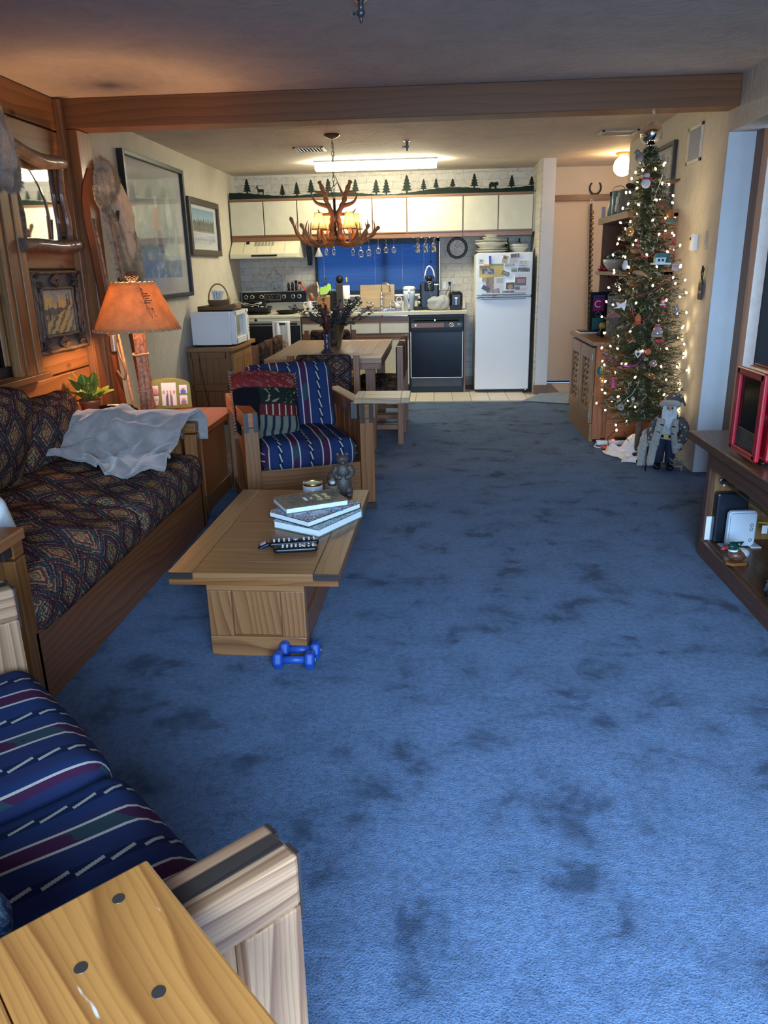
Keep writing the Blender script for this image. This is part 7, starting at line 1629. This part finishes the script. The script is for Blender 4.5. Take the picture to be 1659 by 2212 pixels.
orn('heart_ornament', 'silver heart locket ornament low in the tree centre', 1378, 762, [('heart', flat([(0, -.036), (.022, -.006), (.022, .012), (.011, .02), (0, .010), (-.011, .02), (-.022, .012), (-.022, -.006)], 1, .006), plain('antique_silver', (.45, .40, .28), .3, .7)), ('inset', flat([(0, -.024), (.012, -.004), (0, .004), (-.012, -.004)], 1, .0075), M_BLACK)], .03)
orn('peacock_ornament', 'dark green glass bird ornament at the lower left tree edge', 1297, 800, [('body', MB().tube([(0, 0, .04), (0, 0, .02), (0, 0, -.01), (0, 0, -.045)], [.006, .018, .022, .004], 10), TEA), ('wing', MB().tube([(.006, -.012, .02), (.010, -.016, -.02)], [.010, .004], 8), plain('olive_wing', (.12, .14, .03), .4))], .02)
orn('tassel_ornament', 'bright pink tassel ornament in the lower left of the tree', 1324, 825, [('tassel', MB().lathe([(.014, -.04), (.016, -.03), (.008, .015), (.012, .02), (0, .028)], n=12), PNK)], .03)
orn('striped_bauble', 'clear glass bauble with red and gold stripes at lower right', 1411, 785, [('ball', MB().ball((0, 0, 0), .024, 18, 12), CLR), ('band', MB().tube([(.0245*C_(k_*PI/8), .0245*S(k_*PI/8), .0) for k_ in range(16)], .003, 5, True), RIB)], .03)
orn('acorn_ornament', 'large brown and amber glass acorn low on the tree', 1404, 812, [('acorn', MB().tube([(-.03, 0, .014), (-.012, 0, .010), (.016, 0, -.008), (.034, 0, -.024)], [.010, .020, .020, .005], 12), plain('brown_amber', (.28, .12, .04), .15, .3, coat=.6))], .035)
orn('snow_ornament', 'white owl ornament at the left side below the lower shelf height', 1350, 574, [('body', MB().ball((0, 0, 0), (.020, .018, .026)).ball((0, -.004, .024), (.014, .013, .012)), WOOL)], .03)
orn('bells_ornament', 'cluster of small silver bells hanging at the tree left edge', 1333, 612, [('bell', MB().lathe([(.010, -.022), (.006, 0), (0, .006)], (-.010, 0, 0), 10).lathe([(.010, -.022), (.006, 0), (0, .006)], (.012, 0, -.003), 10), SILV)], .035)
orn('red_bow', 'small red bow in the right middle of the tree', 1425, 737, [('bow', MB().ball((-.014, 0, 0), (.016, .006, .010)).ball((.014, 0, .003), (.016, .006, .010)).ball((0, 0, 0), .006), RIB)], .04, hook=0)
orn('clear_bauble', 'plain clear glass bauble low at the tree left edge with amber light', 1300, 822, [('ball', MB().ball((0, 0, 0), .020, 16, 10), AMB)], .03)
orn('glass_drop', 'clear faceted glass drop low in the tree centre', 1367, 862, [('drop', MB().lathe([(0, -.03), (.016, -.006), (.012, .012), (0, .018)], n=8), CLR)], .04)
orn('disc_ornament', 'round grey eye-like disc ornament on the lowest branches', 1341, 880, [('disc', MB().cyl((0, -.006, 0), (0, .006, 0), .022, n=20), GRY), ('dot', MB().cyl((0, -.008, 0), (0, -.005, 0), .005, n=10), M_BLACK)], .03)
orn('orange_ball', 'orange pleated paper ball right of the heart ornament', 1400, 760, [('ball', MB().ball((0, 0, 0), (.020, .02, .022), 12, 8), ORG)], .03)
orn('cookie_ornament', 'round cookie-like face ornament near the upper right tree edge', 1452, 533, [('disc', MB().ball((0, 0, 0), (.020, .008, .020)), plain('cookie', (.48, .28, .14), .7)), ('hat', MB().lathe([(.018, 0), (.012, .01), (0, .03)], (0, 0, .010), 12), RIB)], .04)
orn('leaf_ornament', 'grey-green fabric leaf hanging on the right above the cottage', 1450, 478, [('leaf', MB().tube([(-.035, 0, -.005), (-.01, 0, 0), (.02, 0, .005), (.04, 0, .01)], [.006, .018, .02, .006], 8), plain('sage_felt', (.16, .19, .12), .9))], .04)
orn('red_mitten', 'small orange-red mitten hanging behind the right upper branches', 1447, 462, [('mitten', MB().ball((0, 0, 0), (.022, .010, .024)).ball((.02, 0, -.004), (.009, .007, .012)), ORG)], .03)
orn('brown_bird', 'brown bird ornament on the right near the wall picture', 1455, 392, [('bird', MB().tube([(-.035, 0, -.004), (-.01, 0, 0), (.02, 0, .004), (.042, 0, .012)], [.005, .014, .012, .005], 8), BRN)], .05)
def chain_(name, lab, pix, mt, sp=.010, r_=.0028, out=.03):
    P = catmull([onT(u, v, out) for u, v in pix], 10); t = thing(name, lab, 'garland', (0, 0, 0)); m = MB(); acc = 0; last = P[0]
    for a, b in zip(P, P[1:]):
        L = (b-a).length; k_ = max(1, int(L/sp))
        for j in range(k_): m.ball(a.lerp(b, j/k_), r_, 6, 4)
    m.build('beads', mt, t, kind='stuff'); MB().tube(P, .0008, 3, cap=False).build('thread', mt, t)
chain_('bead_garland', 'green and white bead garland looping across the lowest branches', [(1306, 865), (1318, 880), (1333, 877), (1352, 862), (1366, 850), (1372, 838)], plain('mint_beads', (.15, .42, .28), .3))
chain_('bead_garland', 'red bead garland draped through the tree middle', [(1375, 640), (1390, 636), (1410, 628), (1428, 615), (1440, 610)], plain('red_beads', (.45, .03, .06), .3))
chain_('bead_garland', 'red bead loop hanging at the tree left above the cottage', [(1378, 515), (1380, 535), (1386, 550), (1398, 556), (1410, 548)], MATS['red_beads'])
chain_('bead_garland', 'silver bead garland hanging at the treetop right', [(1432, 375), (1425, 395), (1418, 415), (1414, 428)], SILV)
chain_('tinsel_garland', 'purple tinsel garland looping across the lower tree', [(1303, 765), (1322, 780), (1345, 790), (1365, 792), (1383, 780), (1394, 755)], plain('purple_tinsel', (.12, .03, .16), .3, .5), .007, .006)
chain_('bead_garland', 'small red bead loop by the orange ornament', [(1366, 668), (1368, 682), (1380, 692), (1395, 690), (1405, 680)], MATS['red_beads'])
# skirt cloth, power strip, cables
t = thing('power_strip', 'white power strip with red lit switch on the carpet by the sideboard', 'power strip', (1.40, 6.06, .0), R(4)); MB().box((0, 0, .018), (.24, .05, .034)).build('strip_body', M_WHITE, t, .006); MB().box((.01, 0, .038), (.016, .02, .006)).build('red_switch', emis('red_switch_glow', (1, .05, .03), 3), t)
for k_ in range(3): MB().box((.04+.03*k_, 0, .046), (.022, .03, .026)).build('plug', M_BLACK, t, .003)
t = thing('extension_lead', 'white cord curling on the carpet in front of the power strip', 'cord', (0, 0, 0)); MB().tube(catmull([(1.29, 6.04, .02), (1.25, 5.98, .006), (1.29, 5.92, .006), (1.38, 5.93, .006), (1.42, 5.9, .006)], 6), .0045, 6).build('cord', M_WHITE, t)
t = thing('foot_switch', 'small red and black foot switch lying left of the white cloth', 'switch', (1.335, 5.86, 0), R(10)); MB().ball((0, 0, .018), (.055, .035, .018)).build('body', M_BLACK, t); MB().ball((-.035, 0, .026), (.03, .026, .016)).build('red_button', plain('red_plastic', (.5, .04, .03)), t)
def clothf(u, v):
    x = 1.29+.36*u+.03*S(v*6); y = 5.43+.36*v*(1-.35*u*0)+.04*S(u*7+1)
    h = .012+.05*abs(mn.noise(Vector((u*5, v*4, 2))))+.14*math.exp(-((u-.62)**2/.05+(v-.75)**2/.08))+.035*abs(S(u*12+v*6))*v
    if u < .08 or v < .06: h *= .3
    return (x+.05*(1-v), y, max(.010, h))
t = tag(MB().grid(46, 40, clothf).build('tree_skirt', plain('white_satin', (.72, .66, .66), .6, var=.04), None), 'rumpled white cloth tree skirt on the carpet under the tree', 'cloth'); t.modifiers.new('s', 'SOLIDIFY').thickness = .004
# bearded doll
sd = thing('bearded_doll', 'tall white-bearded holiday doll in fur-trimmed dark coat beside the wall', 'doll', (1.60, 5.30, 0), R(-14))
DEN = plain('dark_denim', (.02, .028, .055), .8); FURD = furmat('doll_fur', (.66, .60, .52)); 
def robmat():
    n = NT('snowflake_tapestry', .9); v = n.voro(n.obj(), 34); n.col(n.ramp(v, [(.22, (.50, .48, .46)), (.34, (.09, .075, .07))])); return n.m
ROB = robmat(); MB().tube([(-.045, -.01, .05), (-.042, 0, .14), (-.030, 0, .25)], [.032, .036, .042], 12).tube([(.03, -.01, .05), (.03, 0, .14), (.022, 0, .25)], [.032, .036, .042], 12).build('trousers', DEN, sd)
m = MB()
for s_, dy in ((-.05, -.03), (.035, -.05)): m.ball((s_, dy, .022), (.026, .048, .022), 12, 8).tube([(s_, dy+.03, .02), (s_+.004, -.005, .075)], .024, 10)
m.build('boots', M_GLOSSBLK, sd)
m = MB(); m.tube([(-.01, .01, .22), (0, .01, .28), (.005, .01, .34), (0, .01, .375)], [.072, .078, .066, .04], 16); m.build('shirt', plain('white_shirt', (.6, .6, .64), .8), sd)
MB().tube([(.075*C_(a*PI/8), .01+.075*S(a*PI/8), .243) for a in range(16)], .010, 8, True).build('belt', M_BLACK, sd); MB().box((-.01, -.075, .243), (.034, .008, .034)).build('belt_buckle', M_GOLD, sd, .002)
m = MB(); m.grid(28, 14, lambda u, v: ((.105-.045*v)*C_(R(-58)+R(296)*u), .015+(.09-.035*v)*S(R(-58)+R(296)*u), .14+.24*v)); m.build('coat', ROB, sd).modifiers.new('s', 'SOLIDIFY').thickness = .008
m = MB(); m.tube(catmull([(.06, .0, .36), (.105, -.01, .30), (.10, -.05, .235), (.05, -.075, .20)], 5), [.032]*8+[.036]*8, 12); m.build('coat_sleeve', ROB, sd)
m = MB(); m.tube(catmull([(-.055, .0, .36), (-.10, -.015, .30), (-.10, -.05, .25), (-.09, -.07, .21)], 5), [.030]*8+[.034]*8, 12); m.build('coat_sleeve', ROB, sd)
m = MB(); m.tube(catmull([(.045, -.066, .36), (.035, -.092, .30), (.045, -.100, .22), (.06, -.095, .14)], 5), .022, 10).tube(catmull([(-.05, -.06, .36), (-.065, -.09, .28), (-.085, -.095, .18), (-.10, -.09, .05)], 5), .028, 10).tube(catmull([(.045, -.09, .195), (.085, -.07, .19)], 4), .030, 10).tube([(-.08, -.085, .205), (-.105, -.06, .21)], .030, 10); m.build('fur_trim', FURD, sd)
m = MB(); [m.tube([(x, -.112, z), (x+.022, -.115, z-.006)], .005, 6) for x, z in ((-.055, .335), (.02, .325), (-.075, .285), (.02, .275))]; m.build('toggle_button', M_BLACK, sd)
m = MB(); [m.tube([(.045+.010*k_, -.10, .195), (.042+.012*k_, -.125, .18)], .006, 6) for k_ in range(4)]; m.ball((.055, -.10, .195), (.022, .016, .016)).ball((-.095, -.08, .20), (.020, .018, .018)); [m.tube([(-.105+.010*k_, -.09, .20), (-.108+.011*k_, -.105, .178)], .006, 6) for k_ in range(4)]; m.build('mittens', WOOL, sd)
hd_ = (.0, -.01, .425); m = MB(); m.ball(hd_, (.042, .045, .05), 16, 12).ball((hd_[0], hd_[1]-.048, hd_[2]+.004), (.009, .012, .010)).build('head', plain('doll_skin', (.55, .27, .20), .6), sd)
m = MB(); m.ball((-.016, -.052, .437), .005).ball((.016, -.052, .437), .005).build('eyes', M_BLACK, sd); MB().tube([(-.012, -.056, .405), (0, -.059, .402), (.012, -.056, .405)], .003, 6).build('mouth', RIB, sd)
m = MB(); rr_ = random.Random(9)
for i in range(420):
    a = rr_.uniform(-1.25, 1.25); y0 = -.045*C_(a)-.006; x0 = .044*S(a); z0 = rr_.uniform(.385, .425) if abs(a) < .5 else rr_.uniform(.39, .455)
    L = rr_.uniform(.06, .11)*(1.15-abs(a)*.4); m.tube([(x0, y0, z0), (x0*1.15, y0-.022, z0-L*.5), (x0*.9+rr_.uniform(-.01, .01), y0-.020, z0-L)], [.0035, .003, .0008], 4, cap=False)
m.build('beard', plain('white_wool_hair', (.68, .68, .68), .9), sd, kind='stuff')
MB().tube([(-.018, -.060, .415), (-.03, -.056, .405)], [.006, .002], 6).tube([(.018, -.060, .415), (.03, -.056, .405)], [.006, .002], 6).build('moustache', MATS['white_wool_hair'], sd)
m = MB(); m.tube([(.052*C_(a*PI/10), -.005+.054*S(a*PI/10), .455-.018*S(a*PI/10)) for a in range(20)], .020, 10, True).build('hat_brim', FURD, sd); MB().tube(catmull([(0, .0, .455), (.01, .005, .49), (.05, .015, .495), (.085, .02, .47), (.10, .02, .44)], 5), [.052, .05, .05, .048, .046, .044, .042, .038, .036, .034, .030, .028, .025, .020, .016, .010, .008, .008, .006, .005, .004], 12).build('hat', ROB, sd)
MB().cyl((-.125, -.10, 0), (-.122, -.09, .17), .004).build('walking_stick', M_BLACK, sd)
t = thing('toy_sled', 'tiny wooden sled with evergreen sprigs beside the bearded doll', 'toy', (1.665, 5.245, 0), R(-20)); m = MB(); [m.tube([(x, 0, .0), (x, .02, .17)], .006, 6) for x in (-.035, .035)]; [m.box((0, .004+.01*k_, .03+.045*k_), (.085, .008, .010)) for k_ in range(4)]; m.build('sled_frame', MATS['light_wood'], t)
m = MB(); [m.tube([(0, -.01, .05), (rr_.uniform(-.05, .05), rr_.uniform(-.04, 0), rr_.uniform(.02, .10))], [.004, .001], 4) for _ in range(60)]; m.build('sprigs', NF, t, kind='stuff')
t = thing('fleece_gift_bag', 'small cream fleece lamb doll between the tree skirt and bearded doll', 'doll', (1.50, 5.40, 0)); furpart('fleece_body', V2([(-.05, 0), (-.06, .10), (-.045, .20), (-.02, .26), (.02, .25), (.04, .15), (.05, 0)]), frameM((0, 0, .0), (1, 0, 0), (0, 0, 1)) @ Matrix.Translation((0, 0, -.02)), .06, FURW, t, .010, 11)
MB().ball((-.01, -.05, .22), (.028, .026, .024)).ball((-.02, -.075, .215), (.012, .014, .010)).build('head', WOOL, t)
# ================================================================== TV STAND
tv = thing('media_stand', 'long dark pine media stand with overhanging top at the right photo edge', 'tv stand', (1.56, 1.70, 0))
YE = 3.64-1.70
for k_ in range(4): MB().box((-.29+.145*k_+.0725, .03, .555), (.144, 4.28, .04), grain=1).build('top_board', W_TV, tv, .003)
MB().box((-.262, YE+.05, .553), (.05, .50*0+.34, .042), grain=0).build('corner_plug', W_DARK, tv, .002)
tv.children[-1].location = (0, 0, .0005); 
MB().box((-.252, 0, .492), (.022, 2*YE-.1, .082), grain=1).build('apron', W_TV, tv, .003)
MB().box((0, YE-.02, .27), (.50, .035, .53), grain=2).build('end_panel', W_CAB, tv, .003); MB().box((-.245, YE-.022, .27), (.03, .045, .535), grain=2).build('front_stile', W_TV, tv, .003)
MB().box((0, -YE+.02, .27), (.50, .035, .53), grain=2).build('end_panel', W_TV, tv, .003)
MB().box((-.252, 0, .042), (.022, 2*YE-.01, .082), grain=1).build('base_rail', W_TV, tv, .003)
for k_ in range(3): MB().box((-.16+.165*k_, 0, .080), (.163, 2*YE-.06, .018), grain=1).build('shelf_board', W_TV, tv, .002)
MB().box((.235, 0, .27), (.015, 2*YE-.06, .50), grain=1).build('back_panel', W_SOFA, tv)
ht = thing('electric_heater', 'red electric stove heater with dark glass front on the media stand', 'heater', (1.395, 3.285, .578))
HR = plain('heater_red', (.42, .008, .02), .35, coat=.4, var=.04)
HX, HY, HZ = .18, .30, .37
m = MB(); m.box((.02, 0, HZ/2+.008), (HX-.05, HY, HZ)); m.build('body', HR, ht, .014)
m = MB(); m.box((-.078, -HY/2+.02, HZ/2+.008), (.02, .04, HZ-.01)).box((-.078, HY/2-.02, HZ/2+.008), (.02, .04, HZ-.01)).box((-.078, 0, HZ-.012), (.02, HY-.02, .035)).box((-.078, 0, .024), (.02, HY-.02, .03)); m.build('front_frame', HR, ht, .006)
MB().box((-.070, 0, .235), (.004, HY-.08, .23)).build('glass_front', M_GLASS_DK, ht)
for k_ in range(9): MB().box((-.074, 0, .046+.009*k_), (.008, HY-.085, .003)).build('grille_bar', M_LEAD, ht)
MB().box((-.0705, 0, .08), (.003, HY-.08, .085)).build('grille_back', M_BLACK, ht)
MB().box((.02, 0, HZ+.012), (HX-.09, HY-.04, .010)).build('top_vent', plain('dark_red_top', (.14, .006, .012), .4), ht, .003)
for x in (-.04, .07):
    for y in (-.12, .12): MB().cyl((x, y, -.002), (x, y, .012), .014, n=10).build('foot', M_BLACK, ht)
for z in (.11, .30): MB().box((.02, -HY/2-.0005, z), (HX-.055, .002, .003)).build('side_seam', M_BLACK, ht)
m = MB(); m.tube([(-.05, -.06, .16), (-.05, .07, .20)], .014).tube([(-.05, -.08, .19), (-.05, .05, .15)], .012); m.build('fake_log', BARK, ht)
ZV = .0895
rt2_ = thing('router', 'white rounded router standing on its edge on the stand shelf', 'router', (1.437, 3.50, ZV), R(6)); MB().prism([(x, z) for x, z in [(.068*max(-1, min(1, 1.3*C_(R(a)))) if 1 else 0, .092+.088*max(-1, min(1, 1.3*S(R(a))))) for a in range(0, 360, 10)]], -.014, .014, frameM((0, 0, 0), (1, 0, 0), (0, 0, 1))).build('router_body', plain('white_router', (.62, .68, .74), .4, var=.03), rt2_, .006)
m = MB(); 
for k_ in range(16): m.box((-.058+.0078*k_, -.0145, .169), (.005, .002, .002))
for k_ in range(14): m.box((-.061, -.0145, .16-.009*k_), (.002, .002, .005))
m.build('vent_perforation', M_BLACK, rt2_); m = MB(); [m.tube([(.045+.007*C_(a*PI/6), -.015, z+.007*S(a*PI/6)) for a in range(12)], .0014, 4, True) for z in (.11, .09, .035)]; m.build('indicator_ring', M_IRON, rt2_)
MB().box((-.06, 0, .003), (.05, .07, .006)).box((.07, 0, .003), (.05, .07, .006)).build('stand_foot', MATS['white_router'], rt2_, .002)
t = thing('modem', 'tall black plastic box standing behind the white router', 'modem', (1.405, 3.563, ZV)); MB().box((0, 0, .125), (.15, .05, .25)).build('modem_body', plain('navy_black', (.008, .012, .022), .35), t, .012)
t = thing('white_placard', 'white plastic plate with small marks at the stand left end', 'placard', (1.338, 3.592, ZV)); MB().box((0, 0, .06), (.06, .005, .12), (0, 0, 0)).build('plate', M_WHITE, t, .001); MB().box((.015, -.003, .09), (.004, .001, .004)).box((.015, -.003, .065), (.004, .001, .004)).box((-.0, -.003, .018), (.005, .001, .003)).build('marks', M_BLACK, t)
dk = thing('duck_figurine', 'green-headed mallard duck figurine on a wooden base on the shelf', 'figurine', (1.345, 3.29, ZV), R(10))
MB().prism([(-.055, -.02), (-.035, -.045), (.03, -.045), (.055, -.02), (.055, .02), (.03, .04), (-.035, .04)], 0, .014).build('wood_base', W_FRAME, dk, .003)
MB().ball((.005, 0, .038), (.046, .036, .028), 16, 10).build('breast', plain('speckled_brown', (.12, .045, .025), .4, var=.7, scale=150), dk); MB().tube([(.03, .02, .04), (.055, .01, .05)], [.024, .004]).ball((.03, 0, .045), (.032, .030, .024)).build('wings', plain('grey_wing', (.45, .45, .44), .5), dk)
MB().tube([(-.016+.017*C_(a*PI/8), .018*S(a*PI/8), .062) for a in range(16)], .005, 6, True).build('neck_ring', M_WHITE, dk); MB().ball((-.018, 0, .080), (.028, .020, .021), 14, 10).tube([(0, 0, .085), (.03, 0, .098)], [.016, .002]).build('head', plain('mallard_green', (.006, .045, .03), .2, coat=.5), dk)
MB().tube([(-.042, 0, .078), (-.062, 0, .070), (-.075, 0, .069)], [.008, .007, .004], 8).build('bill', plain('bill_red', (.40, .03, .03), .4), dk); MB().ball((-.032, -.015, .087), .003).build('eye', M_BLACK, dk)
t = thing('wire_rack', 'black wire shelf rack hanging under the media stand top', 'rack', (0, 0, 0)); m = MB()
for k_ in range(9): m.tube([(1.36+.045*k_, 3.56, .40), (1.36+.045*k_, 2.2, .40)], .0025, 5)
m.tube([(1.345, 3.56, .40), (1.345, 2.2, .40)], .004, 6).tube([(1.345, 3.56, .40), (1.74, 3.56, .40)], .004, 6).tube([(1.36, 3.56, .39), (1.36, 3.56, .452)], .003, 5).tube([(1.72, 3.56, .39), (1.72, 3.56, .452)], .003, 5).tube([(1.345, 3.57, .385), (1.38, 3.57, .375), (1.42, 3.57, .37)], .003, 5); m.build('rack_wires', M_IRON, t)
for p in ((1.345, 3.56, .40), (1.36, 3.56, .375)): MB().ball(p, .006, 8, 6).build('end_cap', M_WHITE, t)
t = thing('speaker_box', 'dark grey box lying on the wire rack at the right photo edge', 'box', (1.60, 2.95, .4045)); MB().box((0, 0, .022), (.15, .18, .044)).build('box_body', plain('dark_grey', (.03, .035, .045), .4), t, .004)
t = thing('brown_vase', 'round brown glazed pot at the back of the stand shelf', 'pot', (1.66, 3.40, ZV)); MB().lathe([(.03, 0), (.065, .04), (.07, .08), (.04, .13), (.035, .16), (.03, .16), (0, .15)], n=24).build('pot_body', plain('brown_glaze', (.07, .035, .022), .15, coat=.5), t)
t = thing('yellow_cable', 'yellow network cable with white tag beside the router', 'cable', (0, 0, 0)); MB().tube(catmull([(1.515, 3.50, .21), (1.55, 3.45, .22), (1.6, 3.3, .24), (1.68, 3.1, .2)], 6), .0045, 6).build('cable', plain('yellow_cable', (.50, .36, .04), .5), t); MB().box((1.535, 3.47, .185), (.025, .003, .04)).build('tag', M_PAPER, t)
rp = random.Random(4)
for i, (x, y, s_) in enumerate(((1.40, 2.93, .062), (1.36, 2.80, .070), (1.45, 2.76, .055))):
    t = thing('driftwood_carving', ['rough dark grey carved lump on the shelf at the right photo edge, farther one', 'rough dark grey carved lump on the shelf, nearer and larger one', 'rough dark grey carved lump on the shelf, behind the larger one'][i], 'carving', (x, y, ZV+s_*.46)); m = MB(); m.grid(26, 16, lambda u, v: tuple(s_*(1+.30*mn.fractal(Vector((C_(u*2*PI)*S(v*PI)*1.6, S(u*2*PI)*S(v*PI)*1.6, C_(v*PI)*1.6+i*5)), .8, 2, 4))*q*(1 if a_ < 2 else .62) for a_, q in enumerate((C_(u*2*PI)*S(v*PI), S(u*2*PI)*S(v*PI), -C_(v*PI))))); m.build('lump', barkmat('slate_bark', (.015, .025, .035), (.07, .10, .12), 40) if i == 0 else MATS['slate_bark'], t)
